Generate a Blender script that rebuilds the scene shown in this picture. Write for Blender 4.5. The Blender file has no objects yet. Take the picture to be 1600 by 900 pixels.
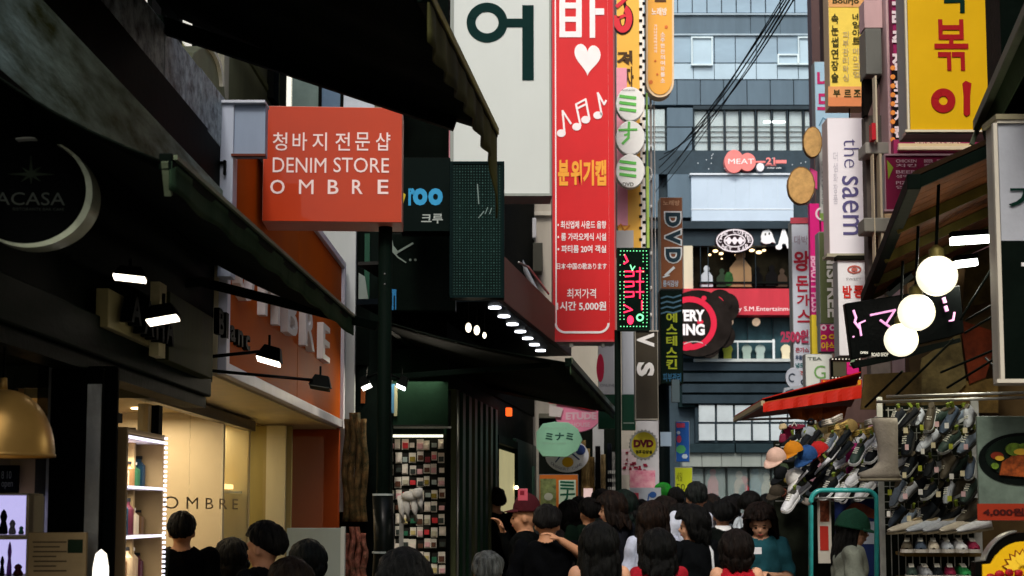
import bpy, bmesh, math, random
from mathutils import Vector, Matrix, noise
random.seed(7)
R = math.radians
S = bpy.context.scene
# ---------------------------------------------------------------- camera, sky, sun, exposure
FOC, CX, HOR, PITCH = 2200.0, 800.0, 800.0, R(5)
SHIFT = (HOR - 450 - FOC*math.tan(PITCH))/1600.0
cam_d = bpy.data.cameras.new('camera'); cam = bpy.data.objects.new('camera', cam_d)
S.collection.objects.link(cam); S.camera = cam
cam.location = (0, 0, 1.6); cam.rotation_euler = (R(90)+PITCH, 0, 0)
cam_d.sensor_width = 36; cam_d.lens = FOC/1600*36; cam_d.shift_y = SHIFT
cam_d.clip_start = .1; cam_d.clip_end = 3000
cam_d.dof.use_dof = True; cam_d.dof.focus_distance = 9.0; cam_d.dof.aperture_fstop = 5.6
SUN_EL, SUN_AZ = R(46), R(190)     # azimuth measured clockwise from +Y
W = bpy.data.worlds.new('World'); S.world = W; W.use_nodes = True
nt = W.node_tree; sky = nt.nodes.new('ShaderNodeTexSky'); sky.sky_type = 'NISHITA'
sky.sun_disc = False; sky.sun_elevation = SUN_EL; sky.sun_rotation = SUN_AZ
sky.air_density = 1.0; sky.dust_density = 3.5; sky.ozone_density = 1.0
nt.links.new(sky.outputs[0], nt.nodes['Background'].inputs[0])
nt.nodes['Background'].inputs[1].default_value = 0.15
sl = bpy.data.lights.new('sun', 'SUN'); sl.energy = 1.3; sl.angle = R(12); sl.color = (1, .95, .88)
so = bpy.data.objects.new('sun', sl); S.collection.objects.link(so)
sd = Vector((math.sin(SUN_AZ)*math.cos(SUN_EL), math.cos(SUN_AZ)*math.cos(SUN_EL), math.sin(SUN_EL)))
so.rotation_euler = (-sd).to_track_quat('-Z', 'Y').to_euler()
S.view_settings.view_transform = 'Standard'; S.view_settings.look = 'None'
S.view_settings.exposure = 0.6; S.view_settings.gamma = 1
COL = S.collection

# ---------------------------------------------------------------- pixel of the photograph -> point of the place
FW = Vector((0, math.cos(PITCH), math.sin(PITCH))); UP = Vector((0, -math.sin(PITCH), math.cos(PITCH)))
EYE = Vector((0, 0, 1.6)); CYP = 450 + 1600*SHIFT
def ray(px, py): return Vector(((px-CX)/FOC, 0, 0)) + UP*((CYP-py)/FOC) + FW
def P(px, py, Y):
    d = ray(px, py); return EYE + d*(Y/d.y)
def ground(Y): return 0.003*Y

# ---------------------------------------------------------------- materials
def lin(c):
    if isinstance(c, str): c = tuple(int(c[i:i+2], 16)/255 for i in (0, 2, 4))
    else: return c
    return tuple(x/12.92 if x <= .04045 else ((x+.055)/1.055)**2.4 for x in c)
MATS = {}
def mat(name, col, rough=.6, metal=0, var=.18, scale=6, bump=.15, emit=0, streak=1, alpha=1, trans=0, col2=None, bscale=None, coat=0, ecol=None):
    if name in MATS: return MATS[name]
    m = bpy.data.materials.new(name); MATS[name] = m; m.use_nodes = True
    t = m.node_tree; b = t.nodes['Principled BSDF']; c = lin(col)
    tc = t.nodes.new('ShaderNodeTexCoord'); mp = t.nodes.new('ShaderNodeMapping')
    mp.inputs['Scale'].default_value = (1, 1, 1/streak)
    t.links.new(tc.outputs['Object'], mp.inputs[0])
    n = t.nodes.new('ShaderNodeTexNoise'); n.inputs['Scale'].default_value = scale; n.inputs['Detail'].default_value = 6
    n.inputs['Roughness'].default_value = .65
    t.links.new(mp.outputs[0], n.inputs['Vector'])
    r = t.nodes.new('ShaderNodeValToRGB'); r.color_ramp.elements[0].position = .32; r.color_ramp.elements[1].position = .7
    lo = lin(col2) if col2 else tuple(x*(1-var*1.6) for x in c)
    r.color_ramp.elements[0].color = (*lo, 1); r.color_ramp.elements[1].color = (*[min(.95, x*(1+var*.25)) for x in c], 1)
    t.links.new(n.outputs[0], r.inputs[0]); t.links.new(r.outputs[0], b.inputs['Base Color'])
    b.inputs['Roughness'].default_value = rough; b.inputs['Metallic'].default_value = metal
    b.inputs['Coat Weight'].default_value = coat
    b.inputs['Specular IOR Level'].default_value = .08 if max(c) < .03 else .16
    if max(c) < .03 and rough > .3: b.inputs['IOR'].default_value = 1.22
    if bump:
        n2 = t.nodes.new('ShaderNodeTexNoise'); n2.inputs['Scale'].default_value = bscale or scale*7; n2.inputs['Detail'].default_value = 5
        t.links.new(mp.outputs[0], n2.inputs['Vector'])
        bp = t.nodes.new('ShaderNodeBump'); bp.inputs['Strength'].default_value = bump; bp.inputs['Distance'].default_value = .01
        t.links.new(n2.outputs[0], bp.inputs['Height']); t.links.new(bp.outputs[0], b.inputs['Normal'])
        mr = t.nodes.new('ShaderNodeMapRange'); mr.inputs[3].default_value = max(0, rough-.1); mr.inputs[4].default_value = min(1, rough+.12)
        t.links.new(n.outputs[0], mr.inputs[0]); t.links.new(mr.outputs[0], b.inputs['Roughness'])
    if emit:
        b.inputs['Emission Strength'].default_value = emit
        b.inputs['Emission Color'].default_value = (*lin(ecol or col), 1)
    if trans: b.inputs['Transmission Weight'].default_value = trans
    if alpha < 1: b.inputs['Alpha'].default_value = alpha
    return m
def glass(name, tint='DDEEE8', alpha=.16, rough=.04):
    if name in MATS: return MATS[name]
    m = mat(name, tint, rough, 0, var=.05, bump=.03, alpha=alpha); m.node_tree.nodes['Principled BSDF'].inputs['Specular IOR Level'].default_value = .8
    return m
def paint(h, rough=.45): return mat('paint_'+h, h, rough, var=.12, scale=2.5, bump=.06, streak=5)
def printed(h): return mat('print_'+h, h, .5, var=.05, scale=9, bump=0)
def fabric(h, v=.2): return mat('fabric_'+h, h, .9, var=v, scale=8, bump=.5, bscale=90)
BLACK = mat('black_metal', '080B09', .5, 0, var=.3, bump=.12)
DKGREEN = mat('dark_green_metal', '08120D', .6, 0, var=.35, scale=3, streak=4)
STEEL = mat('steel', 'A8AAA6', .35, .9, var=.2)
WHITEP = paint('E4E6E4')

# ---------------------------------------------------------------- mesh builder
class MB:
    def __init__(s, th, name, m, bevel=0, smooth=False, parent=None, label=None, kind=None):
        s.th, s.name, s.m, s.v, s.f, s.bevel, s.smooth, s.parent, s.label, s.kind = th, name, m, [], [], bevel, smooth, parent, label, kind
        s.obj = None
    def add(s, vs, fs):
        o = len(s.v); s.v += [Vector(v) for v in vs]; s.f += [tuple(i+o for i in f) for f in fs]; return s
    def wbox(s, x0, y0, z0, x1, y1, z1, M=None):
        vs = [Vector((x, y, z)) for z in (z0, z1) for y in (y0, y1) for x in (x0, x1)]
        if M is not None: vs = [M @ v for v in vs]
        return s.add(vs, [(0,2,3,1),(4,5,7,6),(0,1,5,4),(2,6,7,3),(0,4,6,2),(1,3,7,5)])
    def box(s, x0, y0, x1, y1, d0=0, d1=.02):
        s.k = getattr(s, 'k', 0)+1; d0 -= .0003*(s.k % 7); a = s.th.loc(x0, y0, d0); b = s.th.loc(x1, y1, d0)
        return s.wbox(min(a[0], b[0]), d0, min(a[1], b[1]), max(a[0], b[0]), d1, max(a[1], b[1]))
    def lprism(s, pts, d0, d1):
        n = len(pts); A = sum(pts[i][0]*pts[(i+1) % n][1]-pts[(i+1) % n][0]*pts[i][1] for i in range(n))
        if A < 0: pts = pts[::-1]
        vs = [(x, d0, z) for x, z in pts] + [(x, d1, z) for x, z in pts]
        return s.add(vs, [tuple(range(n)), tuple(range(2*n-1, n-1, -1))] + [(i, i+n, (i+1) % n+n, (i+1) % n) for i in range(n)])
    def poly(s, pts, d0=0, d1=.02):
        s.k = getattr(s, 'k', 0)+1; d0 -= .0003*(s.k % 7); return s.lprism([s.th.loc(x, y, d0) for x, y in pts], d0, d1)
    def disc(s, cx, cy, rx, ry=None, d0=0, d1=.02, n=40, a0=0, a1=360):
        ry = ry or rx; pts = [(cx+rx*math.cos(R(a0+(a1-a0)*i/n)), cy-ry*math.sin(R(a0+(a1-a0)*i/n))) for i in range(n if a1-a0 >= 360 else n+1)]
        return s.poly(pts, d0, d1)
    def ring(s, cx, cy, rx, ry, w, d0=0, d1=.02, n=44, a0=0, a1=360):
        for i in range(n):
            A = [R(a0+(a1-a0)*(i+k)/n) for k in (0, 1)]
            s.poly([(cx+rx*math.cos(A[0]), cy-ry*math.sin(A[0])), (cx+rx*math.cos(A[1]), cy-ry*math.sin(A[1])),
                    (cx+(rx-w)*math.cos(A[1]), cy-(ry-w)*math.sin(A[1])), (cx+(rx-w)*math.cos(A[0]), cy-(ry-w)*math.sin(A[0]))], d0, d1)
        return s
    def frame(s, x0, y0, x1, y1, w, d0=0, d1=.02):
        return s.box(x0, y0, x1, y0+w, d0, d1).box(x0, y1-w, x1, y1, d0, d1).box(x0, y0+w, x0+w, y1-w, d0, d1).box(x1-w, y0+w, x1, y1-w, d0, d1)
    def line(s, pts, w, d0=0, d1=.005):
        for a, b in zip(pts, pts[1:]):
            dx, dy = b[0]-a[0], b[1]-a[1]; L = math.hypot(dx, dy) or 1; dx, dy = dx/L*w/2, dy/L*w/2
            s.poly([(a[0]-dy-dx*.5, a[1]+dx-dy*.5), (b[0]-dy+dx*.5, b[1]+dx+dy*.5), (b[0]+dy+dx*.5, b[1]-dx+dy*.5), (a[0]+dy-dx*.5, a[1]-dx-dy*.5)], d0, d1)
        return s
    def tube(s, pts, r, n=8, r2=None, closed=False):
        pts = [Vector(p) for p in pts]; rings = []; o = len(s.v); N = len(pts)
        for i, p in enumerate(pts):
            t = (pts[min(i+1, N-1)]-pts[max(i-1, 0)]).normalized()
            a = t.cross(Vector((0, 0, 1))); a = t.cross(Vector((1, 0, 0))) if a.length < .05 else a
            a.normalize(); b = t.cross(a); rr = r if r2 is None else r+(r2-r)*i/(N-1)
            s.v += [p+(a*math.cos(2*math.pi*k/n)+b*math.sin(2*math.pi*k/n))*rr for k in range(n)]
        for i in range(N-1):
            for k in range(n):
                k2 = (k+1) % n; s.f.append((o+i*n+k, o+i*n+k2, o+(i+1)*n+k2, o+(i+1)*n+k))
        s.f.append(tuple(o+k for k in range(n))[::-1]); s.f.append(tuple(o+(N-1)*n+k for k in range(n)))
        return s
    def bar(s, a, b, w, h=None):    # rectangular bar between two local points
        a, b = Vector(a), Vector(b); h = h or w; t = b-a; L = t.length; t.normalize()
        x = t.cross(Vector((0, 0, 1))); x = Vector((1, 0, 0)) if x.length < .05 else x.normalized(); z = x.cross(t)
        M = Matrix((x, t, z)).transposed().to_4x4(); M.translation = a
        return s.wbox(-w/2, 0, -h/2, w/2, L, h/2, M)
    def lathe(s, prof, M=None, n=24):
        o = len(s.v); M = M or Matrix()
        for r, z in prof: s.v += [M @ Vector((r*math.cos(2*math.pi*k/n), r*math.sin(2*math.pi*k/n), z)) for k in range(n)]
        for i in range(len(prof)-1):
            for k in range(n): s.f.append((o+i*n+k, o+i*n+(k+1) % n, o+(i+1)*n+(k+1) % n, o+(i+1)*n+k))
        return s
    def ball(s, c, r, n=16, sz=(1, 1, 1)):
        prof = [(r*math.sin(math.pi*i/(n//2))+1e-5, -r*math.cos(math.pi*i/(n//2))) for i in range(n//2+1)]
        M = Matrix.Translation(c) @ Matrix.Diagonal((*sz, 1)); return s.lathe(prof, M, n)
    def quadsheet(s, a, b, c, d, nu=12, nv=8, fn=None, thick=.008):
        """bilinear sheet a-b (u) to d-c (v) in local coords; fn(u,v)->offset vector"""
        a, b, c, d = map(Vector, (a, b, c, d)); o = len(s.v); nrm = (b-a).cross(d-a).normalized()
        for off in (0, thick):
            for j in range(nv+1):
                for i in range(nu+1):
                    u, v = i/nu, j/nv; p = a.lerp(b, u).lerp(d.lerp(c, u), v)
                    if fn: p = p+Vector(fn(u, v))
                    s.v.append(p+nrm*off)
        W_ = nu+1; K = W_*(nv+1)
        for j in range(nv):
            for i in range(nu):
                q = (o+j*W_+i, o+j*W_+i+1, o+(j+1)*W_+i+1, o+(j+1)*W_+i); s.f.append(q[::-1]); s.f.append(tuple(x+K for x in q))
        rim = [o+i for i in range(nu+1)] + [o+j*W_+nu for j in range(1, nv+1)] + [o+nv*W_+i for i in range(nu-1, -1, -1)] + [o+j*W_ for j in range(nv-1, 0, -1)]
        for i in range(len(rim)): p, q = rim[i], rim[(i+1) % len(rim)]; s.f.append((p, q, q+K, p+K))
        return s
    def text(s, st, x0, y0, x1, y1, d=-.004, bold=0, ext=0, rot=0, corners=None):
        vs, fs = glyphs(st, bold, ext > 0)
        if corners is None:
            a, b = s.th.loc(x0, y1, d), s.th.loc(x1, y0, d)
        else: a, b = s.th.loc(*corners[0], d), s.th.loc(*corners[1], d)
        out = []
        for u, v, w in vs:
            if rot == -90: u, v = v, 1-u       # reads downwards
            if rot == 90: u, v = 1-v, u
            out.append((a[0]+(b[0]-a[0])*u, d-w*ext, a[1]+(b[1]-a[1])*v))
        return s.add(out, fs)
    def vtext(s, st, x0, y0, x1, y1, d=-.004, bold=0, gap=.15):
        h = (y1-y0)/len(st)
        for i, ch in enumerate(st):
            if ch != ' ': s.text(ch, x0, y0+h*i+h*gap/2, x1, y0+h*(i+1)-h*gap/2, d, bold)
        return s
    def build(s):
        if s.obj: return s.obj
        me = bpy.data.meshes.new(s.name); me.from_pydata([tuple(v) for v in s.v], [], s.f)
        me.materials.append(s.m)
        if s.smooth:
            for p in me.polygons: p.use_smooth = True
        o = bpy.data.objects.new(s.name, me); COL.objects.link(o)
        par = s.parent.build() if isinstance(s.parent, MB) else (s.parent or (s.th.root if s.th else None))
        if par: o.parent = par
        if s.bevel:
            b = o.modifiers.new('bevel', 'BEVEL'); b.width = s.bevel; b.segments = 2; b.limit_method = 'ANGLE'
        if s.label: o['label'] = s.label
        if s.kind: o['kind'] = s.kind
        s.obj = o; return o
GL = {}
def glyphs(st, bold=0, solid=False):
    if 'M' in st: bold = 0
    k = (st, bold, solid)
    if k in GL: return GL[k]
    cu = bpy.data.curves.new('t', 'FONT'); cu.body = st; cu.offset = bold; cu.resolution_u = 3
    if solid: cu.extrude = .5
    cu.align_x = 'LEFT'; o = bpy.data.objects.new('t', cu); COL.objects.link(o)
    dg = bpy.context.evaluated_depsgraph_get(); me = o.evaluated_get(dg).to_mesh()
    vs = [v.co.copy() for v in me.vertices]; fs = [tuple(p.vertices) for p in me.polygons]
    o.evaluated_get(dg).to_mesh_clear(); bpy.data.objects.remove(o); bpy.data.curves.remove(cu)
    if not vs: GL[k] = ([], []); return GL[k]
    x0, x1 = min(v.x for v in vs), max(v.x for v in vs); y0, y1 = min(v.y for v in vs), max(v.y for v in vs)
    GL[k] = ([((v.x-x0)/max(x1-x0, 1e-4), (v.y-y0)/max(y1-y0, 1e-4), v.z+.5 if solid else 0) for v in vs], fs)
    return GL[k]

class Thing:
    """an Empty at (px,py) of the photograph, Y metres away, yawed; parts are placed on its plane"""
    def __init__(s, name, label=None, cat=None, px=0, py=0, Y=10, yaw=0, group=None, kind=None, at=None, pyw=None):
        s.root = bpy.data.objects.new(name, None); COL.objects.link(s.root); s.root.empty_display_size = .1
        s.O = Vector(at) if at is not None else P(px, py, Y); s.yaw = R(yaw)
        s.root.location = s.O; s.root.rotation_euler = (0, 0, s.yaw)
        for k, v in (('label', label), ('category', cat), ('group', group), ('kind', kind)):
            if v: s.root[k] = v
        s.u = Vector((math.cos(s.yaw), math.sin(s.yaw), 0)); s.n = Vector((-math.sin(s.yaw), math.cos(s.yaw), 0)); s.parts = []
    def loc(s, px, py, d=0):
        r = ray(px, py); t = (s.O+s.n*d-EYE).dot(s.n)/r.dot(s.n); q = EYE+r*t-s.O
        return (q.dot(s.u), q.z)
    def L(s, w): q = Vector(w)-s.O; return Vector((q.dot(s.u), q.dot(s.n), q.z))     # world -> local
    def LP(s, px, py, Y): return s.L(P(px, py, Y))
    def part(s, name, m, bevel=0, smooth=False, parent=None, label=None, kind=None):
        b = MB(s, name, m, bevel, smooth, parent, label, kind); s.parts.append(b); return b
    def done(s):
        for p in s.parts:
            if p.v: p.build()
        return s.root
THINGS = []
def T(*a, **k): t = Thing(*a, **k); THINGS.append(t); return t
def struct(name, m, smooth=False, kind='structure'):
    t = Thing.__new__(Thing); t.root = None; t.O = Vector((0, 0, 0)); t.yaw = 0; t.u = Vector((1, 0, 0)); t.n = Vector((0, 1, 0)); t.parts = []
    b = MB(t, name, m, smooth=smooth, kind=kind); t.parts.append(b); THINGS.append(t); return b
def copy_tree(o, parent=None):
    c = o.copy(); COL.objects.link(c)
    if parent: c.parent = parent
    for ch in o.children: copy_tree(ch, c)
    return c
def walls(px0, Y0, X0=None): pass
LY, RY = 89.4, -99.5       # yaw of things lying on the left / right wall line
def wl(Y): return -1.604+.0105*(Y-7.67)     # left wall line
def wr(Y): return 2.75+.165*(Y-6)       # right wall line
def lamp(loc, power, col=(1, .8, .55), size=.1, rot=None, kind='AREA', parent=None):
    l = bpy.data.lights.new('lamp_light', kind); l.energy = power; l.color = col
    if kind == 'AREA': l.size = size
    elif kind == 'POINT': l.shadow_soft_size = size
    o = bpy.data.objects.new('lamp_light', l); COL.objects.link(o); o.location = loc
    if rot: o.rotation_euler = rot
    if parent: o.parent = parent
    return o
# ================================================================ ground, street
def pavers():
    m = mat('asphalt', '4A4A48', .85, var=.3, scale=3, bump=.5); g = struct('ground', m)
    g.add([(-60, -20, -.06), (60, -20, -.06), (60, 80, .24), (-60, 80, .24)], [(0, 1, 2, 3)])
    g = struct('street', mat('street_paving', '6A6662', .8, var=.3, scale=1.5, bump=.5))
    g.add([(-3, 0, .004), (4, 0, .004), (6, 34, .106), (-1, 34, .106)], [(0, 1, 2, 3)])
pavers()
sk = struct('background_ground', mat('far_ground', '6E6C68', .9)); sk.add([(-900, -900, -1), (900, -900, -1), (900, 900, -1), (-900, 900, -1)], [(0, 1, 2, 3)])

# ================================================================ far building across the crossing
FY = 36.0
fb = T('office_building', 'slate blue office building with glass bands and cafe windows closing the street', 'building', 1160, 830, FY)
SLATE, SLATED = paint('586C79', .4), mat('slate_dark', '27363E', .45, var=.2, scale=2)  # slate tones lightened, standing in for haze at this distance
FGL = mat('band_glass', '8CA6B6', .12, 0, var=.14, scale=.5, bump=.02, streak=.4, coat=.5); FGL2 = mat('pale_glass', 'A9C2CF', .15, var=.12, scale=.8, bump=0, coat=.5)
w = fb.part('wall', mat('slate_wall', '33434C', .6, var=.15)); w.box(700, -700, 1500, 825, .3, 8)
w.box(700, 235, 1500, 272, .0, .3)
def panels(name, m, x0, x1, y0, y1, n, gap=.7, d=0, t=.3, lab=None):
    dx = (x1-x0)/n
    for i in range(n): fb.part(name, m, label=lab).box(x0+i*dx+gap/2, y0+.4, x0+(i+1)*dx-gap/2, y1-.4, d+random.uniform(0, .012), t)
for (ya, yb, yc) in ((-260, -165, -160), (-150, -60, -55), (-48, 20, 24)):
    panels('glass_pane', FGL, 990, 1310, ya, yb, 14); panels('cladding_panel', SLATE, 990, 1310, yb+2, yb+36, 14)
w2 = fb.part('sill', paint('9FB2BC')); w2.box(990, 20.5, 1310, 23, -.06, .2).box(990, 52.5, 1310, 55, -.06, .2)
panels('cladding_panel', SLATE, 985, 1313, 24, 52, 14)
panels('glass_pane', FGL, 985, 1313, 56, 98, 10); panels('glass_pane', FGL2, 985, 1313, 99, 124, 10)
for (a, b, c, d) in ((1080, 57, 1114, 102), (1215, 84, 1248, 101), (1247, 57, 1280, 101), (1030, 58, 1050, 100)):
    q = fb.part('opening_window', paint('CFE2E6')); q.frame(a, b, c, d, 2.4, -.1, .02)
    fb.part('pane', FGL2, parent=q).box(a+2.4, b+2.4, c-2.4, d-2.4, -.05, .01)
panels('cladding_panel', SLATE, 985, 1313, 125, 164, 9)
panels('cladding_panel', SLATE, 1042, 1083, 168, 198, 1); panels('cladding_panel', SLATE, 1042, 1083, 199, 340, 1)
panels('cladding_panel', SLATE, 985, 1030, 236, 340, 2)
for i, x in enumerate((985, 1005, 1023, 1085, 1110, 1134, 1158.5, 1183.5, 1208, 1233, 1257.5, 1282)):
    q = fb.part('window', mat('blind_cream', 'C9C8C2', .6, var=.12, scale=1.2, streak=.3), label=None); q.box(x, 171, x+(16 if x < 1050 else 20.5), 235, .14, .3)
    fb.part('pane', glass('win_glass', 'C4DCE0', .35), parent=q).box(x, 171, x+(16 if x < 1050 else 20.5), 235, .1, .11)
    for yy in (197, 205, 213, 221): fb.part('rail', paint('5A6668'), parent=q).box(x, yy, x+20.5, yy+.9, .06, .09)
mu = fb.part('mullion_frame', SLATED); mu.box(1083, 165, 1300, 170.5, -.03, .3)
for x in (1083, 1106.5, 1131, 1155, 1180, 1205, 1229.5, 1254.5, 1279): mu.box(x, 170.5, x+2.6, 236, 0, .3)
# lit strip lights seen behind two windows
fb.part('strip_light', mat('cool_tube', 'F4FFFF', emit=1.6)).box(1193, 189, 1227, 192, .09, .1)
# white screen panel, frame
q = fb.part('signboard', mat('white_board', 'B9CBDA', .25, var=.06, scale=1)); q.box(1080, 272, 1240, 345, -.12, .05)
q = fb.part('signboard_rail', paint('DCE6EC')); q.box(1078, 270.5, 1244, 273, -.2, .05)
for k in range(7): q.box(1083+22*k, 274, 1083.7+22*k, 326, -.13, -.1)
q.box(1080, 326, 1240, 327.5, -.13, -.1)
fb.part('ledge', SLATED).box(1000, 345.5, 1300, 357, -.15, .3)
# cafe floor: opening with interior
CAF = mat('cafe_interior', '1C1A12', .8, var=.5, scale=1.6)
fb.part('cafe_interior', CAF).box(1083, 357, 1310, 450, .28, .31)
fb.part('pillar', paint('CFC6AC')).box(1068, 384, 1083, 452, -.05, .3)
fb.part('fascia_band', SLATED).box(1066, 358, 1300, 384, .02, .27)
for x in (1094, 1106, 1162, 1180, 1236): fb.part('window_mullion', SLATED).box(x, 384, x+1.6, 450, .05, .12)
WARM = mat('warm_bulb', 'FFD9A0', emit=2.2)
for (x, y, r) in ((1118, 392, 4), (1127, 396, 3.4), (1109, 398, 2.4), (1175, 391, 4), (1186, 394, 4.5), (1194, 391, 3), (1128, 404, 1.4), (1150, 398, 1.5)):
    b = fb.part('ceiling_lamp', WARM); b.disc(x, y, r, r*.55, .2, .24, 12)
def sil(th, x, y, h, m, d=.18):
    b = th.part('seated_figure', m); b.disc(x, y, h*.16, h*.19, d, d+.05, 12)
    b.poly([(x-h*.13, y+h*.15), (x+h*.13, y+h*.15), (x+h*.33, y+h*.4), (x+h*.36, y+h), (x-h*.36, y+h), (x-h*.33, y+h*.4)], d, d+.06)
for (x, y, h, c) in ((1104, 420, 28, 'B9C4CC'), (1128, 424, 24, '20311F'), (1157, 398, 50, '8D7250'), (1183, 421, 26, '0A0A0A'), (1206, 419, 28, '101010'), (1222, 424, 24, '3A2D20')):
    sil(fb, x, y, h, printed(c))
fb.part('table', printed('0E1210')).box(1092, 440, 1235, 443, .15, .25)
fb.part('plant', mat('plant_green', '27562A', .8, var=.4)).disc(1139, 436, 7, 12, .16, .24, 9)
# round cafe logo
q = fb.part('logo_disc', printed('2B2024')); q.disc(1148, 376, 30, 19, -.14, .02)
q = fb.part('logo_ring', printed('E6DEE2'), parent=q); q.ring(1148, 376, 29, 18, 2, -.15, -.14); q.ring(1148, 376, 17, 10.5, 1.6, -.15, -.14)
for i, ch in enumerate('CAFE COFFEE BAR TEA '):
    if ch != ' ':
        a = R(180-i*18); x, y = 1148+23*math.cos(a), 376-14.3*math.sin(a); q.text(ch, x-2.4, y-3, x+2.4, y+3, -.15, .02)
for x in (1139, 1148, 1157): q.disc(x, 376, 3.4, 6, -.15, -.14, 10)
q.box(1133, 374, 1163, 377.5, -.15, -.14)
q = fb.part('ghost_emblem', printed('E9ECEC')); q.poly([(1189, 369), (1192, 361), (1201, 358), (1206, 364), (1209, 372), (1212, 380), (1204, 377), (1199, 379), (1196, 374), (1190, 374)], -.08, 0)
q.disc(1198, 376, 9, 5, -.08, 0, 12)
fb.part('ghost_face', printed('20262A')).disc(1196, 366, 1.3, 2, -.09, -.08, 8).disc(1202, 365, 1.3, 2, -.09, -.08, 8)
q = fb.part('lettering', printed('F0F2F2')); q.text('A', 1214, 358, 1236, 388, -.1, .07); q.disc(1217, 386, 5, 4, -.1, -.08); q.disc(1236, 384, 6, 5, -.1, -.08)
# red band
REDB = paint('C23744')
fb.part('red_fascia', REDB).box(1068, 451, 1300, 492, -.25, .3)
fb.part('lettering', printed('F3E6E6')).text('by S.M.Entertainment', 1149, 479, 1247, 488, -.256, .02)
q = fb.part('cloud_sign', mat('cloud_black', '27221F', .4, var=.3, scale=3, bump=0))
q.disc(1090, 505, 54, 52, -.5, -.28); q.disc(1125, 470, 19, 18, -.45, -.28); q.disc(1138, 480, 17, 22, -.42, -.28); q.disc(1132, 525, 17, 18, -.44, -.28); q.disc(1108, 545, 16, 14, -.47, -.28)
q = fb.part('cloud_sign_ring', printed('D3203F')); q.ring(1078, 505, 42, 42, 9, -.51, -.5); q = fb.part('cloud_sign_curl', printed('D3203F')); q.ring(1120, 474, 11, 11, 2, -.46, -.45); q.disc(1072, 541, 11, 7, -.51, -.5); q.disc(1100, 466, 4, 4, -.51, -.5, 12)
q.disc(1094, 503, 5, 4, -.505, -.5, 10)
fb.part('lettering', printed('F6F2F2')).text('EVERY', 1048, 484, 1101, 502, -.512, .045).text('SING', 1057, 506, 1101, 524, -.512, .045)
fb.part('cloud_note', printed('C9C6C0')).ring(1126, 525, 9, 8, 3, -.45, -.44, a0=-90, a1=120)
fb.part('cloud_line', printed('B9B5B0')).ring(1085, 545, 22, 12, 1.5, -.51, -.505, a0=30, a1=150, n=14)
# second cafe window with railing
fb.part('teal_interior', mat('teal_interior', '31525A', .3, var=.4, scale=1.2)).box(1085, 492, 1310, 565, .22, .3)
for x in (1105, 1135, 1168, 1208, 1236): fb.part('window_mullion', SLATED).box(x, 493, x+1.5, 562, .1, .2)
for (x, y) in ((1140, 503), (1182, 503)):
    q = fb.part('globe_lamp', mat('peach_globe', 'E8C9A8', emit=.25)); q.disc(x, y, 6.2, 6.2, .02, .1, 16)
q = fb.part('railing', paint('D5DEDE')); q.box(1133, 532, 1211, 535, -.05, 0); q.box(1207, 530, 1211, 562, -.05, 0); q.box(1152, 535, 1154, 562, -.05, 0)
for k, (x, c) in enumerate(((1116, 'CABFA0'), (1137, 'A9B03C'), (1167, '8FA49A'), (1188, '98ACA6'), (1228, 'D8CFAE'))):
    b = fb.part('window_display', printed(c)); b.disc(x, 546, 8, 8, .04, .1, 10); b.box(x-6, 550, x+6, 562, .04, .1)
fb.part('display_ledge', paint('B8C0BC')).box(1085, 560.5, 1240, 565, -.1, .1)
# louvre bands
for k in range(4): fb.part('louvre', SLATED).box(1066, 566+k*17, 1310, 566+k*17+13, -.05-.03*(k % 2), .3)
fb.part('dark_wall', mat('dark_teal_wall', '1A2A2C', .5, var=.2)).box(1060, 560, 1312, 636, .05, .35)  # wall colour lightened in place of haze over the distance
# grid windows: each pane a piece
fb.part('window_frame', SLATED).box(1086, 628, 1310, 692, .05, .3)
for r_, (ya, yb) in enumerate(((633, 659), (662.5, 688))):
    for x in (1092, 1120.5, 1148.5, 1176.5, 1204.5, 1232, 1260):
        fb.part('window_pane', mat('milk_glass', 'BBC6C8', .3, var=.14, scale=1)).box(x, ya, x+25, yb, -.02, .06)
for k in range(3): fb.part('cladding_panel', mat('slate_low', '1F3136', .5, var=.2)).box(1066+84*k, 693, 1148+84*k, 707, -.2, .3)
for k in range(8): fb.part('stone_panel', paint('8A928B')).box(1066+31*k, 708, 1096.4+31*k, 729, -.1, .3)
# street level windows with posters of people
fb.part('shop_interior', mat('shop_grey', '4E5450', .5, var=.4, scale=1.2)).box(1066, 729, 1312, 828, .2, .3)
for k, x in enumerate((1068, 1102, 1137, 1172, 1207, 1242, 1277)):
    fb.part('shop_window', glass('shopw', '9FB0AC', .3)).box(x, 731, x+32, 826, .1, .12)
    fb.part('window_mullion', paint('3C4442')).box(x-1.6, 730, x+.4, 826, .05, .14)
for (x, y, h, c) in ((1114, 738, 55, 'B2444E'), (1155, 742, 60, 'B49A84'), (1163, 750, 60, 'B4303E'), (1180, 738, 64, '53707C'), (1140, 745, 50, '3B4644'), (1198, 745, 60, 'A7A08C'), (1086, 745, 50, '3A3E44')):
    b = fb.part('poster_figure', printed(c)); b.disc(x, y, h*.09, h*.11, .15, .18, 12); b.poly([(x-h*.07, y+h*.1), (x+h*.07, y+h*.1), (x+h*.15, y+h*.28), (x+h*.17, y+h), (x-h*.15, y+h), (x-h*.15, y+h*.28)], .15, .19)
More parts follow.
